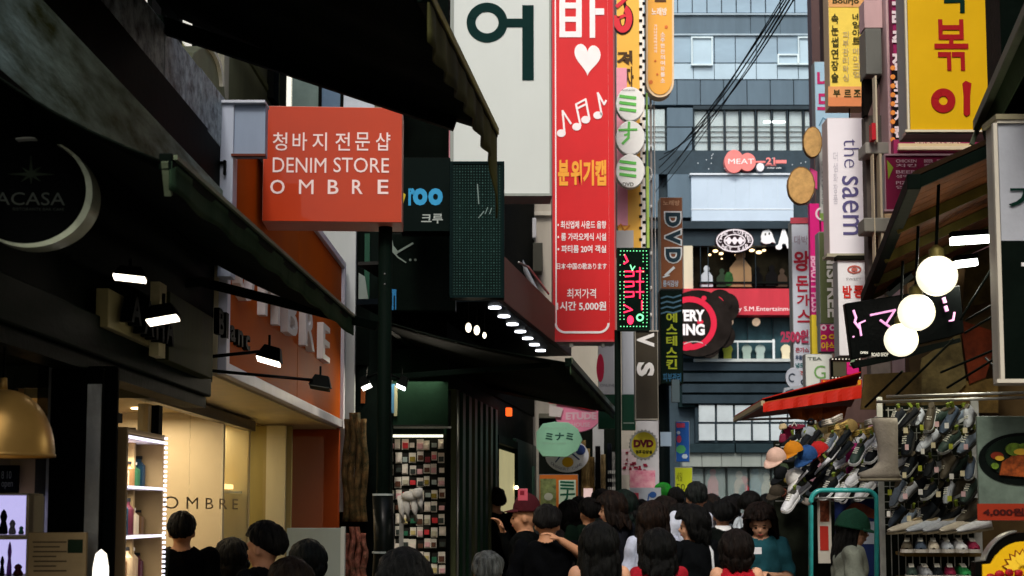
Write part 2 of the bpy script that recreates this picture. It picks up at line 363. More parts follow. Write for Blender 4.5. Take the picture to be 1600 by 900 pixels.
# guitar sign (plain shapes and numbers)
gt = T('guitar_sign', 'coral guitar-shaped sign with the number 21 on the slate building', 'sign', 1160, 270, FY-.15)
q = gt.part('guitar_body', printed('E8837E')); q.disc(1147, 252, 15, 18, -.15, .05); q.disc(1168, 253, 13, 14, -.15, .05); q.box(1180, 251.5, 1196, 254, -.05, .02); q.box(1212, 250, 1229, 255, -.05, .02); q.box(1196, 257.5, 1213, 258.5, -.05, .02)
gt.part('lettering', printed('F8EEEC')).text('MEAT', 1138, 248, 1178, 256, -.156, .04)
gt.part('number', printed('E8837E')).text('21', 1197, 246, 1211, 257, -.08, .03)
gt.part('small_lettering', printed('D8DEE0')).text('guitar cafe', 1198, 261, 1221, 264, -.02, .02)
q = gt.part('fork_emblem', printed('E4E6EC')); q.disc(1188, 261, 6, 6.5, -.13, 0, 16)
for k in range(16): x, y = random.uniform(1086, 1260), random.uniform(240, 268); gt.part('star', printed('C5D0D6')).disc(x, y, .9, .9, -.02, 0, 5)

# overhead cables
cb = []
for k, (a, b, Ya, Yb, sg) in enumerate((((1262, -60), (1030, 262), 16, 30, 24), ((1270, -60), (1032, 272), 16, 30, 34), ((1256, -60), (1034, 284), 16, 30, 14), ((1264, -60), (1030, 250), 16.5, 31, 44),
        ((1268, -60), (1036, 292), 16.2, 30, 20), ((1252, -50), (1024, 300), 17, 30, 8), ((1275, -60), (1038, 240), 16, 30, 50))):
    A, B = P(*a, Ya), P(*b, Yb); th = T('cable', ['thick black overhead cable, highest strand of the sagging bundle', 'black overhead cable second from the top of the bundle', 'thin black overhead cable in the middle of the bundle', 'slack black overhead cable dipping below its neighbours', 'black overhead cable next below the middle strand', 'thin lowest overhead cable beside the orange rounded sign', 'very slack black cable hanging lowest mid-span in the bundle'][k], 'cable', at=A, group='overhead cables crossing the street')
    pts = []
    for i in range(25):
        t = i/24; q = A.lerp(B, t); q.z -= sg/2200*25*4*t*(1-t)*.7; pts.append(th.L(q))
    th.part('strand', BLACK, smooth=True).tube(pts, .011 if k % 3 == 0 else .007, 5)

# ================================================================ side building masses (behind the shopfronts)
CONC = mat('cream_render', 'C9C3B4', .8, var=.2, scale=1, streak=4)
def wall_block(th, name, m, pts, z0, z1):
    b = th.part(name, m); b.v = []; n = len(pts); vs = [th.L((x, y, z0)) for x, y in pts]+[th.L((x, y, z1)) for x, y in pts]
    b.add(vs, [tuple(range(n))[::-1], tuple(range(n, 2*n))]+[(i, (i+1) % n, (i+1) % n+n, i+n) for i in range(n)]); return b

# buildings behind the viewer keep the lane shaded
for side, xs in (('left', (-9, -2.9)), ('right', (3.6, 10))):
    rb_ = T('rear_building', 'plain %s-hand building beside the viewer, outside the picture' % side, 'building', at=(xs[0], -8, 0))
    q = rb_.part('wall', mat('rear_wall', '5A5850', .8, var=.2)); q.wbox(0, -12, -.1, xs[1]-xs[0], 9.5, 9.5)
    for k in range(5):
        for z in (3.4, 6.2): rb_.part('window', mat('rear_glass', '26302E', .2)).wbox(-.02 if side == 'right' else xs[1]-xs[0]-.02, -10+k*3.8, z, .02 if side == 'right' else xs[1]-xs[0]+.02, -8.2+k*3.8, z+1.5)
# ================================================================ left side of the street
def hang_sign(name, label, cat, x0, y0, x1, y1, Y, face, yaw=0, thick=.22, frame=None, fw=3, group=None, side=None, bev=.006):
    """lightbox: case, face (and frame) at the pixel box, Y metres away"""
    t = T(name, label, cat, (x0+x1)/2, y1, Y, yaw, group)
    t.part('case', side or paint('8C9090'), bevel=bev).box(x0, y0, x1, y1, .006, thick)
    t.part('face', face).box(x0+1, y0+1, x1-1, y1-1, 0, .008)
    if frame: t.part('frame', frame).frame(x0, y0, x1, y1, fw, -.012, .01)
    return t
# --- pale building above the shops (windows seen over the orange sign)
UX = -2.75
lb = T('pale_building', 'pale building with tall dark-framed windows rising behind the orange shop sign', 'building', at=(UX, 9, .1), yaw=LY)
wall_block(lb, 'wall', mat('olive_render', '9A9C78', .8, var=.25, scale=1, streak=3), [(UX-.06, 8), (UX+.07, 21), (UX-5, 21), (UX-5, 8)], 3.95, 11)
WHW = mat('white_pane_glow', 'F2EEDF', .5, var=.06, scale=1, emit=.45)  # emission put in so the shaded panes look daylight bright
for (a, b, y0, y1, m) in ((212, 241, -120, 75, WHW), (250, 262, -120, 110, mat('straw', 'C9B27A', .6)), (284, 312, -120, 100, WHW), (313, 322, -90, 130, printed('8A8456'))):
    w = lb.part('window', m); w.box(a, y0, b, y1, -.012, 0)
    lb.part('window_frame', BLACK, parent=w).box(b, y0, b+4, y1+3, -.05, 0).box(a-3, y0, a, y1+3, -.05, 0)
q = lb.part('arched_sign_panel', mat('olive_panel', '74785A', .6, var=.2), bevel=.01); q.poly([(352, 152), (290, 152), (293, 110), (303, 82), (318, 72), (333, 78), (347, 100)], -.3, -.05)
q = lb.part('arched_rim', paint('D8D4BE'), parent=q); q.ring(318, 135, 33, 66, 3, -.33, -.3, a0=0, a1=75, n=16)
lb.part('wall_panel', mat('olive_wall_panel', '8C8E62', .7, var=.25, scale=1.5, streak=4)).box(357, 40, 436, 160, -.03, 0)
lb.part('downpipe', paint('B9B69E')).box(353, -40, 357, 160, -.09, -.02)
lb.part('downpipe', BLACK).box(430, -20, 435, 165, -.09, -.02)
# --- canopy with granite fascia, near left
GR = mat('granite', 'B4C2C6', .5, var=.55, scale=13, bump=.35, bscale=40, col2='262F34')
cn = T('stone_canopy', 'grey granite-clad canopy edge above the dark awning at upper left', 'canopy', at=(-1.62, 5, 3.6), yaw=LY)
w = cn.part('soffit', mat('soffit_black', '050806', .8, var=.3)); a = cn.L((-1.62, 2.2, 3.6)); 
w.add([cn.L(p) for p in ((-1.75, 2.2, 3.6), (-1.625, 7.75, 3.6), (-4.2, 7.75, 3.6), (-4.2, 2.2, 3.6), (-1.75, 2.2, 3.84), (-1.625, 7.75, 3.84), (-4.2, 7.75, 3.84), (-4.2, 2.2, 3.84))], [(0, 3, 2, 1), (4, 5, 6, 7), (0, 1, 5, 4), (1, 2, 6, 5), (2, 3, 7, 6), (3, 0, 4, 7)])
for k in range(8):
    y0, y1 = 2.3+k*.682, 2.3+(k+1)*.682-.006
    X = lambda y: -1.745+.0225*(y-2.2)
    b = cn.part('granite_slab', GR, bevel=.006); vs = []
    for z in (3.585, 3.87+.01*math.sin(k*2.1)):
        vs += [cn.L((X(y0)+.035, y0, z)), cn.L((X(y1)+.035, y1, z)), cn.L((X(y1), y1, z)), cn.L((X(y0), y0, z))]
    b.add(vs, [(0, 1, 2, 3)[::-1], (4, 5, 6, 7), (0, 1, 5, 4), (1, 2, 6, 5), (2, 3, 7, 6), (3, 0, 4, 7)])
# --- stained board under the canopy
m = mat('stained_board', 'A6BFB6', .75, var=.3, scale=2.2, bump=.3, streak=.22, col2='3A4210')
# --- building mass and dark wall of the near shop
nb = T('dark_shop_building', 'dark near shop building with black fascia and unlit shopfront at the left edge', 'building', at=(wl(5), 5, ground(5)), yaw=LY)
BW = mat('black_wall', '0A100C', .6, var=.3, scale=2)
wall_block(nb, 'wall', BW, [(wl(2)-.02, 2), (wl(7.6)-.02, 7.6), (-5, 7.6), (-5, 2)], 2.3, 3.6)
wall_block(nb, 'upper_wall', BW, [(-2.6, 2), (-2.6, 8), (-6, 8), (-6, 2)], 3.85, 9)
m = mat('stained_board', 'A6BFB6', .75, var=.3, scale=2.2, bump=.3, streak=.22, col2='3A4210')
FB = mat('fascia_green_black', '0C1810', .5, var=.35, scale=2, streak=.3)
w = nb.part('fascia_beam', FB, bevel=.008); a = nb.loc(-40, 505, 0)
w.wbox(-3, -.03, 2.2-nb.O.z, 2.36, .1, 2.36-nb.O.z)
nb.part('lower_trim', mat('trim_grey', '0E160E', .5, var=.2)).wbox(-3, -.01, 2.14-nb.O.z, 2.33, .1, 2.196-nb.O.z)
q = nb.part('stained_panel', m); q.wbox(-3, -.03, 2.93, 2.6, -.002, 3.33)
nb.part('shade_strip', BW).wbox(-3, -.012, 3.332, 2.66, -.002, 3.59)  # flat black strip, painted in for the shadow below the canopy
# shop shell: ceiling, back wall, floor step, columns
IN = mat('near_shop_wall', '8C7A58', .8, var=.25, scale=1.3)
w = nb.part('interior_wall', IN); w.wbox(-3, 2.2, -.1, 1.4, 2.3, 2.2)
nb.part('interior_ceiling', mat('interior_olive', '2A2E1C', .8, var=.3)).wbox(-3, .12, 2.2, 2.6, 2.2, 2.24)
BC = mat('column_black', '040606', .5, var=.3, scale=2, streak=5)
def vcol(th, name, m, x0, x1, y0, y1, Y, dep): th.part(name, m, bevel=.004).wbox(*(lambda a, b: (a[0], a[1], min(a[2], b[2]), b[0], a[1]+dep, max(a[2], b[2])))(th.LP(x0, y0, Y), th.LP(x1, y1, Y)))
dc = T('black_column', 'wide glossy black shopfront column between the brass lamp and the lit shelf', 'column', 122, 900, 5.3)
dc.part('shaft', BC, bevel=.006).box(80, 575, 139, 1500, 0, .03)
dc.part('side_panel', mat('column_dark2', '040707', .6, var=.3, streak=6), bevel=.004).box(137.5, 572, 162, 1500, .035, .06)
dc.part('groove_strip', STEEL).box(137, 600, 138.5, 1400, -.006, 0)
w = T('door_glass', 'dark glass door pane left of the black column', 'door', 62, 1400, 5.6)
w.part('pane', glass('dark_glass', '1A2420', .75)).box(60, 560, 79, 1400, 0, .01); w.part('rail', STEEL).box(77, 560, 79.5, 1400, -.01, .02)
# menu board and lit niches
nz = T('lit_display_shelf', 'white display shelf glowing violet with two niches of small figures', 'shelf', 10, 900, 5.2, 8)
w = nz.part('cabinet', paint('B6AA8C'), bevel=.004); w.frame(-60, 770, 44, 840, 3, 0, .3); w.frame(-60, 840, 44, 905, 3, 0, .3); w.box(-60, 905, 44, 1300, 0, .3)
nz.part('back_panel', mat('violet_lit', 'C8C2FA', .6, var=.1, emit=.55)).box(-57, 773, 41, 903, .29, .3)
for k, (x, y, h, w_, c) in enumerate(((5, 834, 38, 14, '0D1226'), (19, 834, 22, 12, '8C8CA0'), (33, 834, 12, 9, '3F8A86'), (14, 899, 52, 8, '8A4FC8'), (28, 899, 18, 16, '4A1820'), (3, 899, 30, 8, '101018'), (-12, 834, 30, 14, '20304A'), (-14, 899, 26, 14, '7040A0'))):
    g = T('figurine', ['navy figurine in the upper violet niche, tallest of the three', 'grey round-bellied figurine in the middle of the upper violet niche', 'small teal figurine at the right end of the upper violet niche', 'tall purple flower-like ornament in the lower violet niche', 'squat dark red pot at the right end of the lower violet niche', 'thin black bottle beside the purple ornament', 'blue figurine at the picture edge in the upper niche', 'violet pot at the picture edge in the lower niche'][k], 'ornament', x, y, 5.3, group='ornaments in the lit niches')
    p = g.part('body', paint(c), smooth=True); s_ = 5.3/FOC
    p.lathe([(.001, 0), (w_*.5*s_, .001), (w_*.45*s_, h*.25*s_), (w_*.28*s_, h*.5*s_), (w_*.4*s_, h*.7*s_), (w_*.25*s_, h*.9*s_), (.001, h*s_)], n=12)
    g.part('base', paint('202024')).lathe([(.001, -.002), (w_*.4*s_, -.002), (w_*.4*s_, .004), (.001, .004)], n=10)
mb = T('notice_board', 'beige printed notice board with a dark photo beside the lit niches', 'board', 88, 900, 5.1, 6)
mb.part('board', mat('parchment', 'A08A62', .7, var=.2, scale=4), bevel=.003).box(44, 832, 132, 960, 0, .03)
q = mb.part('print', printed('4A3D26'))
for k in range(7): q.box(50+random.uniform(0, 3), 846+k*7.5, 104-random.uniform(0, 20)*(k % 2), 848+k*7.5, -.002, 0)
mb.part('photo', printed('1D2A1C')).box(106, 843, 129, 864, -.002, 0)
w = T('dark_poster', 'small dark framed poster on the beige wall under the brass lamp', 'poster', 12, 772, 5.6)
w.part('panel', printed('0A0E0C')).box(-30, 727, 27, 772, 0, .02); q = w.part('lettering', printed('6A6E60')); q.text('8 10', 2, 736, 18, 748, -.003); q.text('open', 2, 753, 20, 764, -.003)
bw = T('beige_partition', 'beige partition wall with a lighter edge behind the brass lamp', 'wall', 40, 1000, 5.9)
bw.part('panel', IN).box(-60, 712, 55, 1400, 0, .08); bw.part('edge', mat('edge_beige', 'B2966A', .6)).box(55.5, 700, 76, 1400, .02, .12)
for (x0, x1, y0, y1) in ((-40, 22, 560, 612), (24, 80, 565, 606)):
    bw.part('transom_panel', mat('transom_olive', '3C4230', .6, var=.3)).box(x0, y0, x1, y1, .0, .05)
# lit faces of the near shop: brass lamp
bl = T('brass_pendant_lamp', 'large brass dome pendant lamp hanging at the left edge', 'lamp', 0, 715, 4.6)
BR = mat('brass', 'B8924E', .3, .45, var=.12, scale=3, bump=.04)
s_ = 4.6/FOC; pr = [(80*s_*math.cos(R(a))**.9 if a < 90 else 0, 104*s_*math.sin(R(a))) for a in range(0, 91, 6)]
o_ = bl.LP(2, 712, 4.6)
q = bl.part('dome', BR, smooth=True); q.lathe([(r, z) for r, z in pr]+[(.001, 104*s_)], Matrix.Translation(o_), 40); q.lathe([(r*.975, z-.002) for r, z in pr], Matrix.Translation(o_), 40); q.lathe([(80*s_, -.004), (81.5*s_, -.004), (81.5*s_, .006), (80*s_, .006)], Matrix.Translation(o_), 40)
bl.part('neck', BR, smooth=True).lathe([(.001, 100*s_), (.014, 100*s_), (.011, 122*s_), (.001, 122*s_)], Matrix.Translation(o_), 14)
bl.part('cord', BLACK).tube([o_+Vector((0, 0, .24)), o_+Vector((0, 0, .6))], .004, 6)
bl.part('bulb', mat('bulb_warm', 'FFE0B0', emit=3)).ball(o_+Vector((0, 0, .05)), .03, 12)
# ACASA round sign
ac = T('round_hanging_sign', 'round black hanging sign reading ACASA with a pale crescent metal rim', 'sign', 42, 385, 4.3, 2)
ac.part('disc', mat('sign_black', '050707', .5, var=.2)).disc(42, 299, 92, 84, 0, .07, 56)
q = ac.part('rim', mat('brushed_rim', 'B9C2A8', .3, .3, var=.25, scale=5)); o1, o2 = (45, 300, 99.5, 86.5), (39.5, 297, 95, 83.5)
for i in range(46):
    A = [R(-118+3.85*(i+k)) for k in (0, 1)]
    f = lambda c, a: (c[0]+c[2]*math.cos(a), c[1]-c[3]*math.sin(a))
    q.poly([f(o1, A[0]), f(o1, A[1]), f(o2, A[1]), f(o2, A[0])], -.03-.02*math.cos(A[0]), .05)
ac.part('rim_clip', paint('C8CEC6')).ring(44, 300, 97, 86, 2.2, -.03, .02, a0=84, a1=102, n=8)
q = ac.part('star_emblem', mat('dim_olive', '2C3A26', .6))
for a, l in ((0, 36), (90, 32), (180, 36), (270, 16), (40, 20), (140, 20), (220, 20), (320, 20)):
    c, s2 = math.cos(R(a)), math.sin(R(a)); q.poly([(48+l*c, 272-l*.9*s2), (48+3*s2, 272+3*c), (48-3*s2, 272-3*c)], -.006, 0)
q = ac.part('lettering', mat('dim_letter', '4A5048', .6)); q.text('LACASA', -22, 301, 102, 320, -.006)
ac.part('small_lettering', mat('dim_letter2', '343A34', .6)).text('RISTORANTE BAR CAFE', 20, 325, 100, 329, -.006)
ac.part('bracket', BLACK).box(38, 150, 44, 214, .02, .05)
# cream sign with black letters over the near shop
cs = T('letter_sign', 'cream wall sign with black raised letters under the dark awning', 'sign', at=P(200, 560, 6.6)*1, yaw=LY)
cs = THINGS[-1]; cs.O = Vector((wl(6.6)+.01, 6.6, 2.4)); cs.root.location = cs.O
cs.part('panel', mat('cream_panel', '8A8258', .6, var=.25, scale=2), bevel=.004).box(170, 450, 262, 552, -.05, 0)
cs.part('side_board', mat('olive_board', '3E4426', .7, var=.3, streak=4), bevel=.004).box(266, 455, 332, 592, -.08, 0)
cs.part('pale_strip', mat('pale_strip', 'C8BE8E', .6)).box(250, 440, 258, 560, -.09, -.05)
for ch, x0, y0, x1, y1 in (('A', 186, 468, 204, 502), ('A', 207, 474, 224, 520), ('H', 226, 484, 240, 530), ('A', 242, 490, 256, 536)):
    cs.part('letter', BLACK).text(ch, x0, y0, x1, y1, -.06, .03, ext=.05)

def spot(name, label, px, py, Y, wpx, tilt=0, col='FFF2DC', power=2, yaw=0, arm=None, on=True, hpx=None, group=None):
    """small black floodlight whose lit glass faces down"""
    t = T(name, label, 'lamp', px, py, Y, yaw, group); s = Y/FOC; w_ = wpx*s; h_ = (hpx or wpx*.45)*s
    M = Matrix.Rotation(R(tilt), 4, 'Y')
    b = t.part('housing', BLACK, bevel=.004)
    vs = [M @ Vector(v) for v in ((-w_*.5, -h_*.5, 0), (w_*.5, -h_*.5, 0), (w_*.5, h_*.7, 0), (-w_*.5, h_*.7, 0), (-w_*.3, -h_*.3, h_), (w_*.3, -h_*.3, h_), (w_*.3, h_*.5, h_), (-w_*.3, h_*.5, h_))]
    b.add(vs, [(0, 3, 2, 1), (4, 5, 6, 7), (0, 1, 5, 4), (1, 2, 6, 5), (2, 3, 7, 6), (3, 0, 4, 7)])
    g = t.part('lens', mat('lens_'+col, col, emit=3.5 if on else 0)); g.wbox(-w_*.44, -h_*.47, -.012, w_*.44, h_*.6, -.002, M @ Matrix.Rotation(R(-14), 4, 'X'))
    t.part('bracket', BLACK).bar((0, h_*.2, h_), (0, h_*.2, h_*1.8), .012)
    if arm: t.part('arm', BLACK, smooth=True).tube([t.LP(*arm[0]), t.LP(*arm[1])], .009, 8)
    if on and power >= .9: lamp(t.O+Vector((0, -.03, -.06)), power, (1, .85, .62), w_*.5, (R(-20), 0, 0))
    return t
# awning B : from (258,252) to (547,500)
AWN = mat('awning_black', '121813', .85, var=.3, scale=3, bump=.3)
VAL = mat('valance_green', '1E3022', .8, var=.45, scale=2.5, bump=.3, streak=5, col2='3A4836')
OLV = mat('valance_olive', '4E4E28', .8, var=.45, scale=2, bump=.3, streak=4, col2='15180A')
def awning(name, label, fn, ff, wn, wf, val, valm, arms, fabm=AWN, barm=DKGREEN, barr=.025, vfun=None):
    """front near/far and wall near/far corners (world), valance depth"""
    t = T(name, label, 'awning', at=ff, yaw=0)
    fn, ff, wn, wf = [t.L(p) for p in (fn, ff, wn, wf)]
    t.part('canopy_cloth', fabm, smooth=True).quadsheet(wn, wf, ff, fn, 16, 6, lambda u, v: (0, 0, -.035*math.sin(math.pi*v)*(.6+.4*math.cos(20*u))))
    t.part('front_bar', barm, bevel=.004).bar(fn, ff, barr*1.6, barr*2)
    dz = Vector((0, 0, -val)); N = 24
    t.part('valance', valm, smooth=True).quadsheet(fn+Vector((.02, 0, 0)), ff+Vector((.02, 0, 0)), ff+dz*(vfun(1) if vfun else 1)+Vector((.02, 0, 0)), fn+dz+Vector((.02, 0, 0)), 60, 4, lambda u, v: ((.012 if vfun else .005)*math.sin(u*47)*v, 0, (.004*math.sin(u*45)*v if not vfun else -val*(vfun(u)-1-(vfun(1)-1)*u)*v)))
    for a, b, r in arms: t.part('arm', barm, bevel=.004).bar(t.LP(*a), t.LP(*b), r, r*1.5)
    t.part('wall_rail', barm).bar(wn, wf, .05, .05)
    return t
zb = 2.6
bN, bF = P(258, 252, 4.05), P(547, 500, 7.35)
ab = awning('dark_awning', 'dark green folding awning with a pale front rail over the near shop lamps', bN, bF, Vector((-1.62, 3.9, 2.95)), Vector((-1.58, 7.35, 2.92)), .085, VAL,
    [((300, 437, 7.3), (590, 510, 7.3), .033), ((130, 455, 6), (330, 440, 7.3), .03)])
q = ab.part('rail_strip', mat('rail_pale', '6C7A60', .4, .2, var=.3, scale=4, streak=.3)); q.bar(ab.L(bN+Vector((.03, 0, .012))), ab.L(bF+Vector((.03, 0, .012))), .012, .014)
q.bar(ab.L(bN), ab.L(bN)+Vector((0, .05, -.09)), .02, .02)
spot('floodlight', 'lit floodlight with a thin glowing slot under the dark awning, leftmost of the four', 203, 432, 5.2, 56, 6, power=.3, yaw=4, hpx=16, group='floodlights under the dark awning')
spot('floodlight', 'lit floodlight tilted before the cream letter sign', 254, 497, 5.6, 54, -10, power=.5, hpx=22, group='floodlights under the dark awning')
spot('floodlight', 'lit floodlight on a thin arm in front of the orange sign', 420, 562, 7.4, 42, 16, power=.5, hpx=22, arm=((418, 548, 7.4), (330, 557, 7.2)), group='floodlights under the dark awning')
spot('floodlight', 'unlit black floodlight at the lower edge of the orange sign', 500, 604, 8.6, 36, 10, col='30342E', on=False, hpx=18, arm=((490, 594, 8.6), (328, 579, 7.4)), group='floodlights under the dark awning')
# big top awning A
aA = awning('large_dark_awning', 'large black awning with an olive ragged valance overhead', P(662, -10, 4.7), P(770, 206, 6.5), Vector((-1.62, 4.5, 3.98)), Vector((-1.60, 6.5, 3.95)), .17, OLV,
    [((130, -2, 6.4), (712, 192, 6.4), .05)], vfun=lambda u: 1+.25*math.sin(u*9)*.3+(0 if u < .9 else (u-.9)*14), barr=.03)
aA.part('rail_strip', mat('rail_olive', '8A8440', .5, var=.4, scale=4, col2='4A4820')).bar(aA.LP(666, -10, 4.69), aA.LP(774, 206, 6.49), .035, .03)

# ---- OMBRE shop
om = T('denim_shop', 'denim shop with an orange fascia, white frame and warm glazed window', 'shop', at=(wl(7.67), 7.67, ground(8)), yaw=LY)
L0, L1, Z0, Z1 = 0, 5.03, 2.35-om.O.z, 3.86-om.O.z
ORG = mat('orange_board', 'BC5812', .6, var=.14, scale=.9, streak=2, bump=.05); ORG.node_tree.nodes['Principled BSDF'].inputs['Specular IOR Level'].default_value = .08; ORG.node_tree.nodes['Principled BSDF'].inputs['IOR'].default_value = 1.2

wall_block(om, 'wall', paint('C7C2B2'), [(wl(7.7)-.5, 7.7), (wl(12.7)-.5, 12.7), (-5, 12.7), (-5, 7.7)], 2.62, 3.95)
fbx = om.part('fascia_box', mat('fascia_box_cream', 'D8CBA4', .4, var=.08), bevel=.005); fbx.wbox(0, .01, Z0, L1, .55, Z1)
om.part('soffit_panel', mat('soffit_cream', 'D8C696', .4, var=.1)).wbox(-.9, .02, Z0-.012, L1, .56, Z0-.002)
for k, (a, b) in enumerate(((.08, 1.3), (1.305, 2.55), (2.555, 3.75), (3.755, 4.93))): om.part('fascia_panel', ORG).wbox(a, -.012+.002*(k % 2), Z0+.07, b, .012, Z1-.06)
fr = om.part('fascia_frame', paint('DADAE2'), bevel=.004); fr.wbox(0, -.04, Z0, .08, .01, Z1); fr.wbox(L1-.1, -.04, Z0, L1, .01, Z1); fr.wbox(.08, -.04, Z0, L1-.1, .01, Z0+.07); fr.wbox(.08, -.04, Z1-.055, L1-.1, .01, Z1)
LET = mat('letter_white', 'F2EFEA', .35, var=.04)
lh0, lh1 = Z0+.47, Z0+.76
def fxp(px): return om.loc(px, 500, -.05)[0]
for ch, x0, x1 in (('O', 370, 394), ('M', 411, 435), ('B', 447, 463), ('R', 475, 490), ('E', 503, 514)):
    a, b = fxp(x0), fxp(x1); vs, fs = glyphs(ch, .01, True)
    om.part('letter', LET).add([(a+(b-a)*u, -.012-.05*w_, lh0+(lh1-lh0)*v) for u, v, w_ in vs], fs)
for ch, x0, x1 in (('B', 345, 353), ('l', 356, 360), ('a', 363, 371), ('n', 375, 383), ('c', 387, 394)):
    a, b = fxp(x0), fxp(x1); vs, fs = glyphs(ch, .03, True)
    om.part('small_letter', BLACK).add([(a+(b-a)*u, -.012-.03*w_, Z0+.2+(.14 if ch in 'Bl' else .09)*v) for u, v, w_ in vs], fs)
# glazing and warm interior
GX = .52; FZ = 0.0
IW = mat('warm_wall', 'DCC8A4', .6, var=.1, scale=1); IW2 = mat('warm_wall2', 'C7A263', .6, var=.1, scale=1)
r_ = om.part('interior_wall', IW); r_.wbox(-1.3, 2.4, 0, L1, 2.5, 2.35)
om.part('inner_end_wall', IW).wbox(2.6, .53, 0, 2.66, 2.4, 2.3)
om.part('olive_end_wall', mat('olive_lit', 'A8985A', .5, var=.2, scale=1.2, streak=4)).wbox(4.2, .30, 0, 4.26, 2.4, 2.3)
om.part('pale_strip', paint('D8CFA8')).wbox(4.14, .34, 0, 4.19, .5, 2.3)
om.part('side_wall', IW2).wbox(-1.4, .6, 0, -1.3, 2.5, 2.35)
om.part('interior_ceiling', mat('warm_ceiling', 'B8A070', .6)).wbox(-1.3, .56, 2.3, L1, 2.5, 2.34)
om.part('interior_floor', mat('wood_floor', '6E5636', .5)).wbox(-1.3, .0, -.02, L1, 2.5, .02)
for a, b in ((-1.0, .45), (.47, 1.55), (1.57, 2.55), (2.57, 3.5)): om.part('glass_pane', glass('shop_glass', 'D2E6D2', .1)).wbox(a, GX, .02, b, GX+.012, 2.3)
om.part('head_rail', mat('bronze_rail', '5E5640', .4, .4)).wbox(-1.0, GX-.03, 2.22, 3.6, GX+.04, 2.3)
om.part('door_post', paint('B9A477')).wbox(.43, GX-.02, .02, .5, GX+.04, 2.2)
dh = om.part('door_handle', STEEL, smooth=True); dh.tube([(.62, GX-.05, .7), (.62, GX-.05, 1.5)], .012)
for a in (-.55, .55): om.part('patch_fitting', BLACK, bevel=.003).wbox(a, GX-.05, 2.02, a+.09, GX+.05, 2.2)
om.part('door_closer', BLACK).wbox(-.5, GX-.04, 2.05, -.15, GX+.04, 2.1)
om.part('glass_lettering', printed('8A7656')).text('O M B R E', 255, 780, 372, 795, GX-.006, .01)
# end pilaster (orange) and grey lower panel
om.part('end_wall', mat('orange_dark', 'B04A14', .45, var=.1, scale=.8)).wbox(L1-.1, 0, 0, L1, .56, 2.33)
om.part('end_shelf_column', paint('D8C694')).wbox(3.5, GX, 0, 3.56, GX+.4, 2.3)
for z in (1.35, 1.72): om.part('glass_shelf', glass('shelf_glass', 'E8F4F0', .5)).wbox(3.0, GX+.05, z, 3.5, GX+.4, z+.02)
om.part('shelf_lamp', mat('shelf_glow', 'FFD58A', emit=1.4)).wbox(3.1, GX+.1, 1.755, 3.4, GX+.3, 1.79)
om.part('curtain', mat('olive_curtain', '6A6A3A', .8, var=.3, streak=6)).wbox(3.1, 1.0, .1, 3.5, 1.05, 2.25)
om.part('glass_divider', glass('div_glass', 'F2D8C0', .03)).wbox(4.0, .0, 0, 4.02, .5, 2.2)
gp = T('low_partition', 'light grey low panel in front of the orange end wall', 'panel', 490, 1100, 10.6, 0)
gp.part('board', paint('8F9A96'), bevel=.004).box(448, 825, 532, 1190, 0, .06); gp.part('edge_strip', paint('B9C0BC')).box(532.5, 823, 535, 1190, -.005, .06)
for (x, y) in ((.2, 1.4), (1.2, 1.6), (2.1, 1.0), (3.5, 1.0)):
    q = om.part('downlight', mat('down_glow', 'FFE6B4', emit=4)); q.lathe([(.001, 2.29), (.07, 2.29), (.07, 2.298), (.001, 2.298)], Matrix.Translation((x, y, 0)), 14)
    lamp(om.root.matrix_basis @ Vector((x, y, 2.2)) if False else om.O+om.u*x+om.n*y+Vector((0, 0, 2.25)), 9, (1, .82, .56), .5)
# grey corner panel and white posts beside the orange fascia
w = T('white_corner_post', 'pale blue-grey corner post and panel left of the orange fascia', 'post', 350, 420, 7.55)
w.part('post', paint('B4BECE'), bevel=.004).box(344, 160, 361, 432, 0, .12)
w.part('panel', paint('8E9DB2'), bevel=.004).box(361.5, 158, 414, 243, .02, .1); w.part('cap', paint('C5CCD6')).box(340, 156, 414, 160, -.02, .12)
w.part('hook', BLACK).box(349, 250, 352, 272, -.03, 0); w.part('rail', BLACK).box(336, 252, 352, 254, -.03, 0)
w.part('trim', mat('trim_brown', '6A3020', .6)).box(361, 240, 414, 243.5, -.01, .02)
w = T('grey_upper_panel', 'pale grey wall panel behind the end of the orange fascia', 'panel', 520, 420, 12.78)
w.part('panel', paint('AEB4B4'), bevel=.004).box(470, 330, 552, 800, 0, .08)
# LED shelf cabinet
sc_ = T('lit_shelf_cabinet', 'beige shelf cabinet edged with dotted white lights in the shop window', 'cabinet', at=(wl(6.7)+.06, 6.28, ground(6)), yaw=LY-1)
a0 = sc_.loc(196, 672, 0)[0]; a1 = sc_.loc(256, 700, 0)[0]; zt = sc_.loc(196, 668, 0)[1]
BG = mat('beige_cab', 'A88E62', .5, var=.12, scale=2)
q = sc_.part('carcass', BG, bevel=.003); q.wbox(a0-.02, 0, 0, a0, .38, zt); q.wbox(a1, 0, 0, a1+.02, .38, zt); q.wbox(a0, 0, zt-.02, a1, .38, zt); q.wbox(a0, .36, 0, a1, .38, zt)
w_ = T('shelf_end_panel', 'plain beige end panel between the black column and the lit shelf', 'panel', 180, 1300, 6.12); w_.part('panel', BG, bevel=.003).box(150, 668, 196, 1300, 0, .03)
q = sc_.part('near_side_panel', BG); q.wbox(a0-.045, -.02, 0, a0-.022, .45, zt)
LEDM = mat('led_white', 'F4F0FF', emit=1.1); zs = [zt-.03-.205*k for k in range(5)]
leds = sc_.part('led_strip', LEDM, label='dotted strip of white lights', kind='stuff')
for xx in (a0-.008, a1+.006):
    for k in range(46): leds.wbox(xx-.006, -.014, zt-.02-k*.021, xx+.006, -.002, zt-.02-k*.021+.011)
for z in zs: sc_.part('shelf', paint('D6D2E0')).wbox(a0, .0, z-.012, a1, .35, z); leds.wbox(a0, -.012, z-.01, a1, -.001, z)
